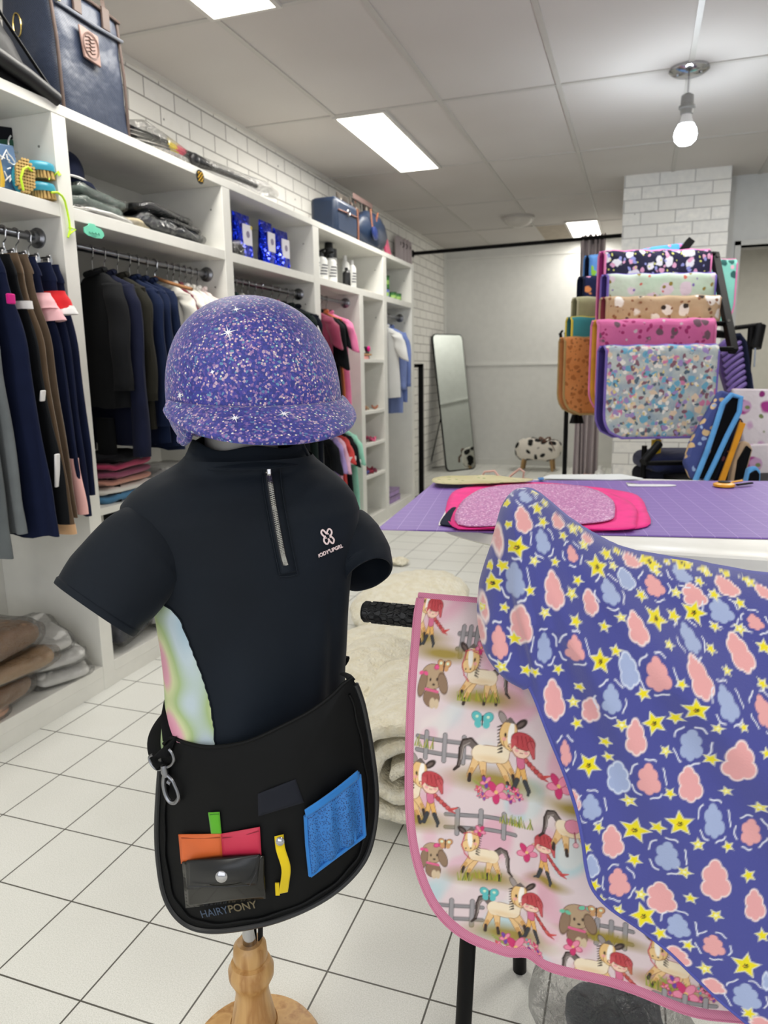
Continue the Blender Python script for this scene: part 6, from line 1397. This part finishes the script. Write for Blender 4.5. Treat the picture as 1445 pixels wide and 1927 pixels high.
def on_fn(px, py, Yf):
    Y = .9
    for _ in range(40):
        p = on(px, py, 1, Y); Y = .5*Y+.5*float(Yf(p[0], p[2]))
    return p
pf = lambda x, z: Ypad(z)
PADPX = [(786, 1124), (780, 1160), (776, 1210), (770, 1280), (766, 1350), (764, 1420), (764, 1490), (768, 1550), (778, 1605), (794, 1655), (818, 1703), (850, 1743), (890, 1776), (940, 1800), (1000, 1817), (1070, 1836), (1150, 1857), (1230, 1876), (1310, 1898), (1380, 1915), (1460, 1937), (1560, 1962), (1640, 1975)]
low = [on_fn(x, y, pf) for x, y in PADPX]; low[0][2] = zr0
xr = .36
PXZ = [(p[0], p[2]) for p in crv([q_[[0, 2]].tolist()+[0] if False else (q_[0], q_[2]) for q_ in low], 6)] if False else [tuple(p) for p in crv([(q_[0], q_[2]) for q_ in low], 6)]
lastx = PXZ[-1][0]; PXZ = [p for p in PXZ]+[(lastx+.02, PXZ[-1][1]+.05), (lastx+.02, zr0)]
STEP = .00125
X_, Z_, FC = clipgrid(PXZ, STEP)
lowline = [tuple(p) for p in crv([(q_[0], q_[2]) for q_ in low], 6)]
def padY(X, Z):
    Y = Ypad(Z); f_ = .004*np.sin(X*38+1)*smooth01((zr0-Z)/.2)+.006*np.sin(X*17+Z*9)*smooth01((zr0-Z-.05)/.3)
    # quilting channel where the panel puckers
    xq = on_fn(1018, 1500, pf)[0]; f_ += .010*np.exp(-((X-xq-.01*np.sin(Z*14))/.016)**2)*smooth01((zr0-Z-.1)/.2)
    return Y+f_
Y_ = padY(X_, Z_)
# ---- painter in pad-plane coordinates, u right, v down, unit = one photo pixel at the pad (0.69 mm)
PXM = .92/FX
col = np.empty((len(X_), 3)); rgb = lambda h: np.array(sr(h))
def soft(d, w_=1.2): return np.clip(.5-d/w_, 0, 1)
U_ = X_/PXM; W_ = -Z_/PXM
def vn(x, y, s, seed):   # cheap smooth value noise
    a = np.sin(x/s*1.7+seed)*np.cos(y/s*1.3-seed*2)+np.sin(x/s*.7-y/s*1.1+seed*3)+.6*np.cos(x/s*2.3+y/s*1.9+seed); return a/2.6
base_ = rgb('#d9c8ca'); col[:] = base_
for c2, sd, s_, th0, am in (('#d9a3b4', 1.3, 60, .25, .8), ('#a9ccd0', 4.1, 55, .3, .75), ('#e3dad4', 2.2, 40, .2, .5), ('#dba9ba', 7.7, 34, .45, .6)):
    k = smooth01((vn(U_, W_, s_, sd)-th0)/.35)[:, None]*am; col = col*(1-k)+rgb(c2)*k
class Pen:
    def __init__(s, x, y, sc=1., rot=0., flip=1, rad=110):
        p = on_fn(x, y, pf); s.cx = p[0]/PXM; s.cy = -p[2]/PXM; s.sc = sc; s.flip = flip
        dx = U_-s.cx; dy = W_-s.cy; s.m = np.nonzero((abs(dx) < rad*sc) & (abs(dy) < rad*sc))[0]
        dx = dx[s.m]; dy = dy[s.m]; c_, q = cos(rot), sin(rot); s.x = (dx*c_+dy*q)/sc*flip; s.y = (-dx*q+dy*c_)/sc; s.w = 1.8/sc
    def put(s, a, c2, al=1.):
        a = (a*al)[:, None]; col[s.m] = col[s.m]*(1-a)+rgb(c2)*a
    def ell(s, x, y, rx, ry, c2, rot=0, al=1., o=None, sf=None):
        c_, q = cos(rot), sin(rot); dx = s.x-x; dy = s.y-y; X = dx*c_+dy*q; Y = -dx*q+dy*c_; d = (np.sqrt((X/rx)**2+(Y/ry)**2)-1)*min(rx, ry)
        if o: s.put(soft(d-1.1, s.w), o)
        s.put(soft(d, sf or s.w), c2, al)
    def cap(s, x0, y0, x1, y1, r0, r1, c2, o=None, al=1.):
        dx, dy = x1-x0, y1-y0; t_ = np.clip(((s.x-x0)*dx+(s.y-y0)*dy)/(dx*dx+dy*dy+1e-9), 0, 1); d = np.hypot(s.x-x0-t_*dx, s.y-y0-t_*dy)-(r0+(r1-r0)*t_)
        if o: s.put(soft(d-1.1, s.w), o)
        s.put(soft(d, s.w), c2, al)
    def line(s, pts, r_, c2, r1=None):
        n = len(pts)-1
        for i in range(n):
            a = r_ if r1 is None else r_+(r1-r_)*i/n; b = r_ if r1 is None else r_+(r1-r_)*(i+1)/n; s.cap(*pts[i], *pts[i+1], a, b, c2)
BRO = '#8a5a2c'; CREAM = '#ecdcc0'; TANC = '#d9a868'; DK = '#3b302c'; MANE = '#6d625e'
def ground(x, y, w_, h_=16, a=.85): p = Pen(x, y, rad=w_*1.4); d = np.sqrt((p.x/w_)**2+(p.y/h_)**2); p.put(np.clip(1.35-d, 0, 1), '#97832c', min(1, a*1.1))
def grass(x, y, n=9, w_=22):
    p = Pen(x, y, rad=60); rs = np.random.RandomState(int(x+y))
    for k in range(n):
        b = (k-n/2)*w_/n*2; p.cap(b, 6, b+rs.uniform(-7, 7), -rs.uniform(6, 17), 1.6, .5, ('#8f9a2f', '#a9a33a', '#6f7f2c')[k % 3])
def horsebody(p):
    p.line([(-34, -8), (-44, -18), (-56, -16), (-62, -2), (-63, 16), (-66, 32), (-74, 40)], 8, DK, 2.6); p.line([(-36, -8), (-45, -16), (-55, -14), (-60, -2), (-61, 16), (-65, 30)], 6.2, MANE, 1.5); p.line([(-46, -15), (-57, -8), (-61, 18)], 1.0, '#a09690')
    for x0, x1, y1 in ((-28, -44, 58), (-20, -14, 60), (14, 36, 64), (24, 46, 48)):
        p.cap(x0, 10, x1, y1-10, 8.5, 3.6, '#e2bd88', BRO); p.cap((x0+x1*2)/3, y1-22, x1, y1-6, 4.0, 3.3, '#c99a5e'); p.cap(x1-(x1-x0)*.12, y1-12, x1+1, y1, 3.6, 4, DK)
    p.ell(-4, 3, 35, 16, CREAM, o=BRO); p.ell(-24, 3, 16, 16, CREAM); p.cap(18, 2, 28, -28, 15, 10, CREAM, BRO); p.ell(12, 2, 20, 15, CREAM)
    p.ell(-4, 12, 28, 6, '#dcb883', al=.5, sf=8)
def head(p, x=30, y=-40):
    for k in range(9): p.cap(x-14+k*.3, y-14+k*6, x-23+k*.5, y-10+k*6, 2.2, .8, DK)
    p.ell(x-13, y-28, 6, 12, '#9a8f8a', -.6, o=DK); p.ell(x+24, y-22, 6, 12, DK, .9, o=DK); p.ell(x+23, y-21, 3, 8, '#6b5c57', .9)
    p.ell(x, y, 17, 25, '#e3bd80', .12, o=BRO); p.ell(x+8, y+16, 16, 14, '#e8c48a', o=BRO); p.ell(x+5, y-2, 6, 22, '#f4eee4', .1)
    p.ell(x-6, y+2, 2.4, 4, DK); p.ell(x-8, y+10, 4.5, 3.5, '#e9a0a0', al=.8); p.ell(x+2, y+22, 1.8, 2, DK); p.ell(x+14, y+23, 1.8, 2, DK)
    for a, L in ((-.9, 12), (-.4, 15), (.1, 16), (.6, 14), (1.1, 12)): p.cap(x+2, y-26, x+2+L*sin(a), y-26-L*.5*cos(a)+8, 4.5, .8, MANE)
def girl(p, x=58, y=-22, boots=True):
    p.cap(x-10, y+18, x-24, y+2, 2.4, 2.2, '#efc3a8', BRO)
    for k in range(5): p.ell(x+10+k*7, y+24+k*5.5, 5.2, 4.2, '#b8484a' if k % 2 else '#c8605c', .6, o='#7d2c30')
    p.cap(x+42, y+50, x+58, y+44, 4, 1.2, '#c8504c'); p.cap(x+42, y+50, x+54, y+56, 3.5, 1, '#b8484a')
    p.cap(x-2, y+40, x-6, y+62, 5, 4, '#dfae66', BRO); p.cap(x+3, y+40, x+10, y+62, 5, 4, '#dfae66', BRO)
    p.cap(x-6, y+64, x-12, y+82, 4, 3.4, '#3d3f42', DK); p.cap(x-12, y+82, x-20, y+84, 3.2, 2.6, '#3d3f42'); p.cap(x+10, y+64, x+18, y+80, 4, 3.4, '#3d3f42', DK); p.cap(x+18, y+80, x+17, y+88, 3, 2.6, '#3d3f42')
    p.cap(x-2, y+20, x+0, y+34, 7, 7.5, '#cf6f8e', '#8f3a55')
    p.ell(x-1, y+4, 18, 17, '#f0cdb6', o='#8a4a3a'); p.ell(x-10, y+9, 4, 3, '#e69aa0', al=.8); p.ell(x+9, y+10, 4, 3, '#e69aa0', al=.8)
    p.cap(x-11, y+4, x-6, y+5, .8, .8, DK); p.cap(x+5, y+6, x+10, y+6, .8, .8, DK); p.cap(x-3, y+12, x+2, y+12, .7, .7, '#8a3a3a')
    p.ell(x+2, y-10, 23, 15, '#b9474c', .15, o='#7d2c30'); p.cap(x+18, y-6, x+24, y+16, 7, 2, '#c2565a', '#7d2c30'); p.cap(x-17, y-6, x-20, y+6, 6, 1.5, '#c2565a')
    for k in range(4): p.cap(x-10+k*8, y-20+abs(k-1.5)*2, x-8+k*10, y-1, 1, .6, '#8f3035')
def motif_pair(x, y, sc=1., rad=125):   # horse nuzzled by a girl
    ground(x+5, y+54*sc, 95*sc, 24*sc); p = Pen(x, y, sc, rad=rad); horsebody(p); head(p); girl(p)
def motif_pony(x, y, sc=1.):   # little pony with flower, facing left
    ground(x+5, y+52*sc, 92*sc, 24*sc); p = Pen(x, y, sc, flip=-1, rad=105)
    horsebody(p); head(p, 26, -34); p.line([(14, -46), (32, -52), (46, -48)], 1.3, '#c0485a'); p.line([(44, -44), (50, -20), (42, 2), (30, 14)], 1.3, '#c0485a'); flower(None, 0, 0, 9, p, 8, -58)
    grass(x+15, y+52*sc, 9, 26); grass(x-30, y+48*sc, 7, 14)
def flower(_, x, y, r_, p=None, ox=0, oy=0, c2='#c93a6e'):
    p = p or Pen(x, y, rad=40)
    for k in range(5): a = k*1.257+.3; p.ell(ox+r_*.8*cos(a), oy+r_*.8*sin(a), r_*.75, r_*.45, c2 if k % 2 else '#e58aa5', a, o='#a8345c')
    p.ell(ox, oy, r_*.25, r_*.25, '#e8c07a')
def bouquet(x, y):
    p = Pen(x, y+6, .78, rad=90)
    for k in range(14): a = -2.9+k*.2; p.cap(0, 8, 62*sin(a*1.1), -22+abs(k-7)*4, 1.6, .6, '#8f9a4a')
    for dx, dy, r_, c2 in ((-45, 2, 6, '#d9605a'), (-30, 18, 7, '#7a5aa8'), (-26, -18, 10, '#6a4aa0'), (30, -12, 6, '#58b0b0'), (38, 12, 8, '#7a3f8f'), (50, -10, 6, '#d0406a'), (-42, 18, 4, '#58b0b0'), (60, 2, 6, '#5a4aa0')): flower(None, 0, 0, r_, p, dx, dy, c2)
    flower(None, 0, 0, 19, p, 0, 4)
def dog(x, y, sc=1., bow='#e05a8c'):
    p = Pen(x, y, sc, rad=70); p.ell(2, 26, 17, 17, '#8a6f5a', o='#5a4030'); p.ell(5, 36, 6, 10, '#cdb89a'); p.ell(14, 36, 5, 9, '#cdb89a'); p.ell(0, -12, 24, 22, '#b39a7c', o='#6b5040'); p.ell(-20, 4, 8, 22, '#8f7660', .15, o='#5a4030'); p.ell(23, -2, 9, 18, '#8f7660', -.35, o='#5a4030')
    p.ell(10, -8, 2, 3, DK); p.ell(-4, -6, 2, 3, DK); p.ell(4, 2, 3, 2, DK); p.cap(-12, 12, 14, 14, 2.5, 2.5, '#d9648c')
    for s in (-1, 1): p.ell(14+s*6, -30, 6, 4, bow, s*.4, o='#a83a64'); p.ell(-20+s*5, -16, 5, 3.5, bow, s*.4)
def bfly(x, y, c2='#5fb8b8', r_=14):
    p = Pen(x, y, rad=40); 
    for s in (-1, 1): p.ell(s*r_*.8, -r_*.45, r_*.75, r_*.6, c2, s*-.6, o='#3a7f86' if c2 != '#c99a6a' else '#7a4a2a'); p.ell(s*r_*.6, r_*.5, r_*.5, r_*.55, c2, s*.5)
    p.cap(0, -8, 0, 9, 1.4, 1, DK)
    for s in (-1, 1): p.ell(s*r_*.8, -r_*.5, 3, 2.5, '#d5e6c8')
def fence(x0, y0, x1, y1, posts=3):
    a = on_fn(x0, y0, pf); b = on_fn(x1, y1, pf); p = Pen((x0+x1)/2, (y0+y1)/2, rad=abs(x1-x0)/2+40); hx = (b[0]-a[0])/PXM/2; hy = -(b[2]-a[2])/PXM/2
    for o_ in (0, 26): p.cap(-hx, -hy+o_, hx, hy+o_, 3.2, 3.2, '#8d8a8c', '#4d4a4c')
    for k in range(posts): t_ = -1+2*(k+.5)/posts; p.cap(hx*t_, hy*t_-11, hx*t_, hy*t_+38, 4, 4, '#9a9698', '#4d4a4c')
# fences and grass first, then animals
for f_ in ((865, 1192, 905, 1195), (785, 1385, 890, 1402), (838, 1532, 968, 1552), (795, 1690, 905, 1715), (1110, 1738, 1190, 1752)): fence(*f_)
for g_ in ((800, 1400), (985, 1555), (1138, 1768), (960, 1552), (820, 1718)): grass(*g_)
for g_ in ((835, 1230, 70, 14), (1085, 1520, 60, 16), (1140, 1765, 80, 14), (1030, 1665, 40, 12)): ground(*g_)
motif_pair(778, 1160, .72); motif_pony(905, 1272, .82); dog(813, 1285, 1.0); motif_pair(925, 1420, 1.0); bfly(907, 1357); bfly(836, 1253, '#c99a6a', 9)
bouquet(932, 1487); motif_pair(762, 1485, .95, 150)
motif_pony(905, 1615, .82); dog(815, 1612, .9); bfly(838, 1588, '#c99a6a', 9); motif_pair(948, 1720, .88); bfly(918, 1692, '#5fb8b8', 12); bouquet(968, 1785)
p = Pen(1022, 1612, .85, rad=120); girl(p, 0, -20); flower(None, 0, 0, 15, p, -38, 4)
p = Pen(1082, 1555, .9, rad=120); horsebody(p); p.ell(-4, -4, 16, 14, '#d98aa0', o='#8f3a55'); p.cap(0, 8, 4, 30, 1.5, 1.5, '#8f3a55'); p.ell(4, 34, 5, 5, '#e6b0b8', o='#8f3a55')
flower(None, 1052, 1477, 15); dog(1085, 1735, 1.1, '#6fc0a0'); bfly(1122, 1715, '#c99a6a', 10); motif_pair(1115, 1820, .85); flower(None, 1078, 1782, 11)
motif_pony(1262, 1810, .8); bouquet(1290, 1850); fence(1230, 1862, 1345, 1885); motif_pair(1440, 1900, .8); dog(1390, 1870, .9)
th = thing('saddle_pad', 'pink bound saddle pad printed with ponies, girls and dogs on the saddle stand', 'saddle pad', (0, YR, zr0)); HP_ = th
npmesh('front_flap', np.c_[X_, Y_, Z_], FC, VC('pony_print'), th, col)
xb, zb_, fb_ = clipgrid(PXZ, .008); npmesh('back_flap', np.c_[xb, 2*YR-padY(xb, zb_), zb_], fb_[:, ::-1], F('pad_lining', '#dcc7cc'), th)
npmesh('lining', np.c_[xb, padY(xb, zb_)+.012, zb_], fb_, F('pad_lining', '#dcc7cc'), th)
t = NT('pink_twill'); c_ = t.coord(scale=(1, 1, 1)); w_ = t.n('ShaderNodeTexWave'); w_.bands_direction = 'DIAGONAL'; w_.inputs['Scale'].default_value = 190; t.l(c_, w_.inputs['Vector']); t.base(t.ramp(w_.outputs['Fac'], [(.3, '#bd6d8c'), (.7, '#cf85a1')])); t.b.inputs['Roughness'].default_value = .8; t.bump(w_.outputs['Fac'], .3, .0006); TW = t.m
def bindstrip(line, width, off, name='binding'):
    L = np.array(line); n = len(L); T = np.gradient(L, axis=0); T /= np.linalg.norm(T, axis=1)[:, None]+1e-9; Nn = np.c_[-T[:, 1], T[:, 0]]
    cxy = np.array((.1, .55)); s = np.sign(((cxy-L)*Nn).sum(1))[:, None]; Nn = Nn*s
    vs = []; fs = []; K = 7
    for i in range(n):
        for k in range(K):
            a = k/(K-1); wd = -.002+width*a; q_ = L[i]+Nn[i]*wd; o_ = off*sin(pi*min(1, a*1.0+.0))**.4 if 0 < k < K-1 else -.001
            vs.append((q_[0], float(padY(np.array(q_[0]), np.array(q_[1])))-max(o_, 0)-.001*0, q_[1]))
    for i in range(n-1):
        for k in range(K-1): fs.append((i*K+k, i*K+k+1, (i+1)*K+k+1, (i+1)*K+k))
    return P(MB().add(vs, fs), name, TW, HP_, sharp=180)
bindstrip(lowline, .0125, .0035)
P(MB().tube([(x, float(padY(np.array(x), np.array(z)))-.0028, z) for x, z in [(p[0]+0, p[1]) for p in lowline]], .0016, 6), 'binding_edge', TW, HP_)
P(MB().tube([(x, YR-.001, zr0+.001) for x in np.linspace(low[0][0], .3, 20)], .0055, 10), 'top_binding', TW, HP_)

# ---------------- saddle cover
SIL = [(1640, 1092), (1540, 1091), (1445, 1083), (1380, 1073), (1300, 1057), (1230, 1046), (1170, 1032), (1115, 1005), (1065, 972), (1030, 942), (1005, 924), (982, 918), (962, 926), (946, 948), (935, 985), (925, 1022), (913, 1058), (905, 1090), (901, 1130), (903, 1172), (912, 1215), (930, 1250), (955, 1276), (982, 1291)]
HEM = [(996, 1294), (1010, 1325), (1030, 1378), (1052, 1432), (1072, 1486), (1088, 1540), (1097, 1590), (1103, 1635), (1116, 1676), (1150, 1712), (1208, 1752), (1262, 1795), (1308, 1840), (1350, 1880), (1400, 1922), (1450, 1962), (1530, 2010)]
def Ybase(z): return YR-.118*smooth01((zr0+.035-z)/.12)-.085*np.maximum(zr0-.10-z, 0)
sil = [on_fn(x, y, lambda a, z: Ybase(z)) for x, y in SIL]; sil2 = [tuple(p) for p in crv([(p[0], p[2]) for p in sil], 5)]
pk = sil[11]
crease = [(on_fn(965, 1120, lambda a, z: .9)[0], on_fn(965, 1120, lambda a, z: .9)[2]), (on_fn(985, 1200, lambda a, z: .87)[0], on_fn(985, 1200, lambda a, z: .87)[2]), (on_fn(1003, 1290, lambda a, z: .86)[0], on_fn(1003, 1290, lambda a, z: .86)[2])]
def covY(X, Z):
    X = np.atleast_1d(np.array(X, float)); Z = np.atleast_1d(np.array(Z, float))
    d, _, _ = distseg(X, Z, sil2)
    B = YR-Ybase(Z); Wt = .150+.040*smooth01((zr0+.10-Z)/.30)+.085*np.maximum(zr0-.10-Z, 0); R_ = .06+.10*smooth01((Z-(zr0-.14))/.2)
    f_ = np.sqrt(np.clip(1-(1-np.minimum(d/R_, 1))**2, 0, 1))
    Y = YR-B-np.maximum(Wt-B, .03)*f_
    # smooth junction where the base bends over the pad ridge
    ang = np.arctan2(-(Z-pk[2]), X-pk[0]); rr_ = np.hypot(X-pk[0], Z-pk[2]); fade = smooth01(d/.05)
    Y = Y-.012*np.sin(ang*19+.6)*smooth01((rr_-.06)/.12)*fade*np.exp(-((ang-.75)/.7)**2)-.014*np.sin(ang*8+rr_*5)*smooth01((rr_-.1)/.2)*fade
    dc, bx, by = distseg(X, Z, crease); left = smooth01((bx-X)/.02+.3); Y = Y+.014*left*np.exp(-(dc/.05)**2)*fade+.006*np.exp(-(dc/.006)**2)*fade
    return Y
def cpt(px, py):
    return on_fn(px, py, lambda a, z: covY(a, z)[0])
hem = [cpt(x, y) for x, y in HEM]; hem2 = [tuple(p) for p in crv([(p[0], p[2]) for p in hem], 5)]
rx = max(sil2[0][0], hem2[-1][0])
poly = sil2+hem2+[(rx+.01, hem2[-1][1]+.02)]
CX, CZ, CF = clipgrid(poly, .00135); CY = covY(CX, CZ)
CP = np.c_[CX, CY, CZ]; px_, py_ = proj(CP)
cc_ = np.empty((len(CX), 3)); cc_[:] = rgb('#494d93')
# surface frame for the print: photo-sized motifs printed on the cloth around the point where each one lies
def seat(x, y, R_=.06):
    i = int(np.argmin((px_-x)**2+(py_-y)**2)); 
    if (px_[i]-x)**2+(py_[i]-y)**2 > 10: return None
    d = CP-CP[i]; m = np.nonzero((d**2).sum(1) < R_**2)[0]; k = FX/((CP[i]-OC)@FW)
    return m, (d[m]@RT)*k, -(d[m]@UP)*k
def cput(m, a, c2): a = a[:, None]; cc_[m] = cc_[m]*(1-a)+rgb(c2)*a
def star(x, y, r_, rot=0, face=False, white=False):
    s_ = seat(x, y, (r_+3)*.00078*1.25)
    if s_ is None: return
    m, dx, dy = s_; a = np.arctan2(dx, -dy)+rot; rr = np.hypot(dx, dy)+1e-6; a = np.abs((a+pi/5) % (2*pi/5)-pi/5)
    # distance to the star edge (5 points, inner radius .45)
    ri = r_*.47; x1, y1 = r_, 0; x2, y2 = ri*cos(pi/5), ri*sin(pi/5); qx = rr*np.cos(a); qy = rr*np.sin(a); ex, ey = x2-x1, y2-y1; L = sqrt(ex*ex+ey*ey); d = -((qx-x1)*ey-(qy-y1)*ex)/L; d = d if True else d
    sgn = np.where(d > 0, 1, 1); 
    d = ((qx-x1)*ey-(qy-y1)*ex)/L
    cput(m, soft(d-1.6, 1.8), '#d9dacb'); cput(m, soft(d, 1.8), '#e6d71f')
    if white: cput(m, soft(rr-r_*.3, 3), '#f0f0c0')
    if face:
        for (fx_, fy_, c2) in ((-.18, .1, '#b5502a'), (.02, -.02, '#1c1a18'), (.1, -.1, '#1c1a18'), (.06, .14, '#1c1a18'), (-.06, .2, '#1c1a18'), (.14, .05, '#1c1a18'), (-.1, -.06, '#1c1a18')):
            cput(m, soft(np.hypot(dx-fx_*r_, dy-fy_*r_)-1.5, 1.6), c2)
LOB = ((-.05, -.64, .36), (-.36, -.24, .42), (.28, -.26, .40), (-.02, .05, .46), (-.40, .44, .38), (.50, .34, .42), (.05, .62, .37))
def cloud(x, y, w_, h_, c2, dash=False):
    s_ = seat(x, y)
    if s_ is None: return
    m, dx, dy = s_; d = np.full(len(m), 1e9); ks = min(w_, h_)
    for lx_, ly_, lr in LOB:
        q_ = (np.sqrt(((dx-lx_*w_)/w_)**2+((dy-ly_*h_)/h_)**2)-lr)*ks; d = np.minimum(d, q_)
    if dash:
        a = np.arctan2(dy/h_, dx/w_); on_ = np.clip(np.sin(a*5+w_)*3+1.6, 0, 1); e_ = np.sqrt((dx/(w_+7))**2+(dy/(h_+7))**2); wob = 1+.035*np.sin(a*9)
        cput(m, soft(np.abs((e_/wob-1)*(ks+7))-1.1, 1.8)*on_, '#dfe2ee')
    else: cput(m, soft(d-2.2, 2), '#ecd9d6' if c2[1] > 'a' and c2 == PKC else '#cfd8ea')
    cput(m, soft(d, 1.8), c2)
PKC = '#e0a2a2'; BLC = '#9fadd0'
K1 = 2.5575
_cloud, _star = cloud, star
def cloud(x, y, *a):      # the print goes on beyond the photo's edge: same repeat shifted along the cloth
    _cloud(x, y, *a)
    if x+560 > 1462: _cloud(x+560, y+14, *a)
def star(x, y, *a, **k):
    _star(x, y, *a, **k)
    if x+560 > 1462: _star(x+560, y+14, *a, **k)
for x, y, w_, h_, *d in [(270, 200, 45, 60), (430, 205, 35, 35), (145, 280, 12, 70), (415, 540, 45, 85), (265, 710, 42, 90), (575, 288, 30, 22), (500, 365, 30, 40, 1), (785, 395, 42, 30), (585, 597, 35, 55), (895, 520, 50, 50, 1), (1087, 560, 55, 50), (1245, 520, 52, 42), (1385, 690, 38, 35, 1), (155, 790, 42, 80, 1), (520, 822, 38, 65, 1), (815, 725, 45, 70), (1310, 835, 55, 80), (920, 945, 52, 85, 1), (1115, 960, 58, 90), (415, 1065, 52, 88), (590, 1115, 32, 60), (1425, 1120, 50, 70, 1), (808, 1250, 48, 85), (470, 1320, 32, 60, 1), (1310, 1365, 62, 105), (870, 1450, 55, 80, 1), (1070, 1470, 60, 80), (1425, 545, 35, 28), (80, 620, 12, 50), (62, 730, 14, 50)]:
    cloud(880+x/K1, 900+y/K1, w_/K1, h_/K1, PKC, bool(d))
for x, y, w_, h_, *d in [(275, 88, 38, 30, 1), (230, 490, 38, 85, 1), (360, 305, 42, 60, 1), (680, 300, 40, 30, 1), (760, 480, 42, 45), (685, 550, 48, 60, 1), (1030, 460, 45, 38, 1), (365, 815, 42, 75, 1), (1215, 640, 58, 58, 1), (1070, 765, 48, 65, 1), (775, 925, 45, 78), (695, 1065, 48, 75, 1), (1250, 1085, 55, 80, 1), (1070, 1285, 52, 85, 1), (725, 1440, 45, 78)]:
    cloud(880+x/K1, 900+y/K1, w_/K1, h_/K1, BLC, bool(d))
K2 = 2.1095
for x, y, w_, h_, *d in [(825, 175, 45, 60), (850, 340, 50, 55, 1), (1020, 400, 55, 62), (1235, 330, 58, 80), (1375, 140, 38, 60, 1), (1390, 430, 42, 60), (1230, 590, 42, 45, 1), (1075, 630, 55, 38), (1225, 750, 40, 28), (670, 20, 30, 40), (1420, 895, 40, 20)]:
    cloud(760+x/K2, 1500+y/K2, w_/K2, h_/K2, PKC, bool(d))
for x, y, w_, h_, *d in [(745, 40, 45, 50, 1), (1230, 95, 45, 70, 1), (1045, 235, 45, 65, 1), (745, 275, 32, 40), (1090, 510, 45, 50, 1), (895, 510, 45, 30, 1), (1360, 790, 55, 55, 1), (1440, 730, 14, 30)]:
    cloud(760+x/K2, 1500+y/K2, w_/K2, h_/K2, BLC, bool(d))
SM = [(325, 60), (183, 122), (335, 143), (372, 122), (193, 222), (362, 210), (505, 242), (535, 238), (460, 278), (560, 322), (665, 360), (715, 350), (700, 418), (105, 420), (170, 420), (320, 398), (420, 405), (300, 540), (500, 552), (527, 492), (178, 620), (370, 650), (520, 685), (657, 710), (738, 668), (832, 565), (990, 660), (1005, 552), (1115, 498), (1185, 560), (1350, 500), (1310, 600), (1190, 712), (1310, 725), (1425, 810), (1170, 820), (968, 800), (715, 830), (225, 768), (68, 615), (325, 935), (280, 925), (160, 910), (435, 920), (540, 1005), (508, 1075), (842, 1040), (1030, 990), (1250, 925), (1420, 992), (1000, 1150), (1200, 1205), (1330, 1200), (525, 1180), (740, 1190), (662, 1268), (675, 1340), (950, 1310), (1170, 1350), (1440, 1325), (1245, 1505), (975, 1520), (460, 1490), (905, 440), (958, 405), (1240, 462), (1140, 448), (820, 350)]
for i, (x, y) in enumerate(SM): star(880+x/K1, 900+y/K1, (7, 9, 11, 8)[i % 4], .3*(i % 7)-.8, white=i % 3 == 0)
for i, (x, y) in enumerate([(893, 15), (773, 120), (1007, 120), (1170, 188), (1287, 198), (915, 252), (1112, 300), (725, 205), (755, 350), (943, 385), (1135, 400), (1365, 312), (1240, 472), (1130, 590), (1015, 543), (850, 450), (780, 410), (1420, 550), (1197, 682), (955, 562), (1370, 860), (1415, 40)]): star(760+x/K2, 1500+y/K2, (10, 8.5, 11)[i % 3], .3*(i % 7)-.8, white=i % 3 == 0)
for i, (x, y) in enumerate([(238, 328), (625, 425), (120, 500), (870, 395), (905, 672), (1090, 645), (640, 878), (1100, 1115), (900, 1178), (585, 1380), (1030, 412)]): star(880+x/K1, 900+y/K1, 20 if i != 2 else 17, (.25*(i % 5))-.4, face=True)
for i, (x, y) in enumerate([(917, 128), (1098, 103), (950, 470), (1355, 668)]): star(760+x/K2, 1500+y/K2, 22.5, .2*(i % 3)-.1, face=True)
th = thing('saddle_cover', 'blue stretch saddle cover printed with clouds and smiling stars over the saddle', 'saddle cover', (0, YR, zr0))
npmesh('front_side', CP, CF, VC('cloud_print', .85, 420, .25, .4), th, cc_)
bx_, bz_, bf_ = clipgrid(poly, .006); by_ = 2*YR-covY(bx_, bz_)
npmesh('far_side', np.c_[bx_, by_, bz_], bf_[:, ::-1], F('cover_blue', '#4f54a2'), th)
P(MB().tube([(x, float(covY(x, z)[0])+.001, z) for x, z in hem2], .0022, 8), 'hem', F('cover_blue', '#4f54a2'), th)
# plastic bag with grey garment on the floor, lower right
fc = on(1130, 1915, 2, .045)
th = thing('bagged_garment', 'dark grey garment in a clear zip bag on the floor below the printed pad', 'bagged garment', (fc[0], fc[1], 0))
P(cushion(MB(), (fc[0]+.03, fc[1]-.04, .05), .08, .10, .045, .3, 81, 0, .6, .012), 'folded_cloth', F('charcoal_garment', '#50575c'), th)
P(cushion(MB(), (fc[0]+.02, fc[1]-.02, .06), .125, .13, .055, .3, 84, 0, .5, .014), 'plastic_bag', FILM, th)
bz0 = [on(x, y, 2, .06) for x, y in ((1045, 1880), (1062, 1855), (1120, 1868), (1110, 1900))]
P(MB().grid(lambda u, v: (bz0[0]*(1-u)+bz0[3]*u)*(1-v)+(bz0[1]*(1-u)+bz0[2]*u)*v+np.array((0, 0, .01*sin(u*9))), 14, 8), 'zip_strip', FILM, th)
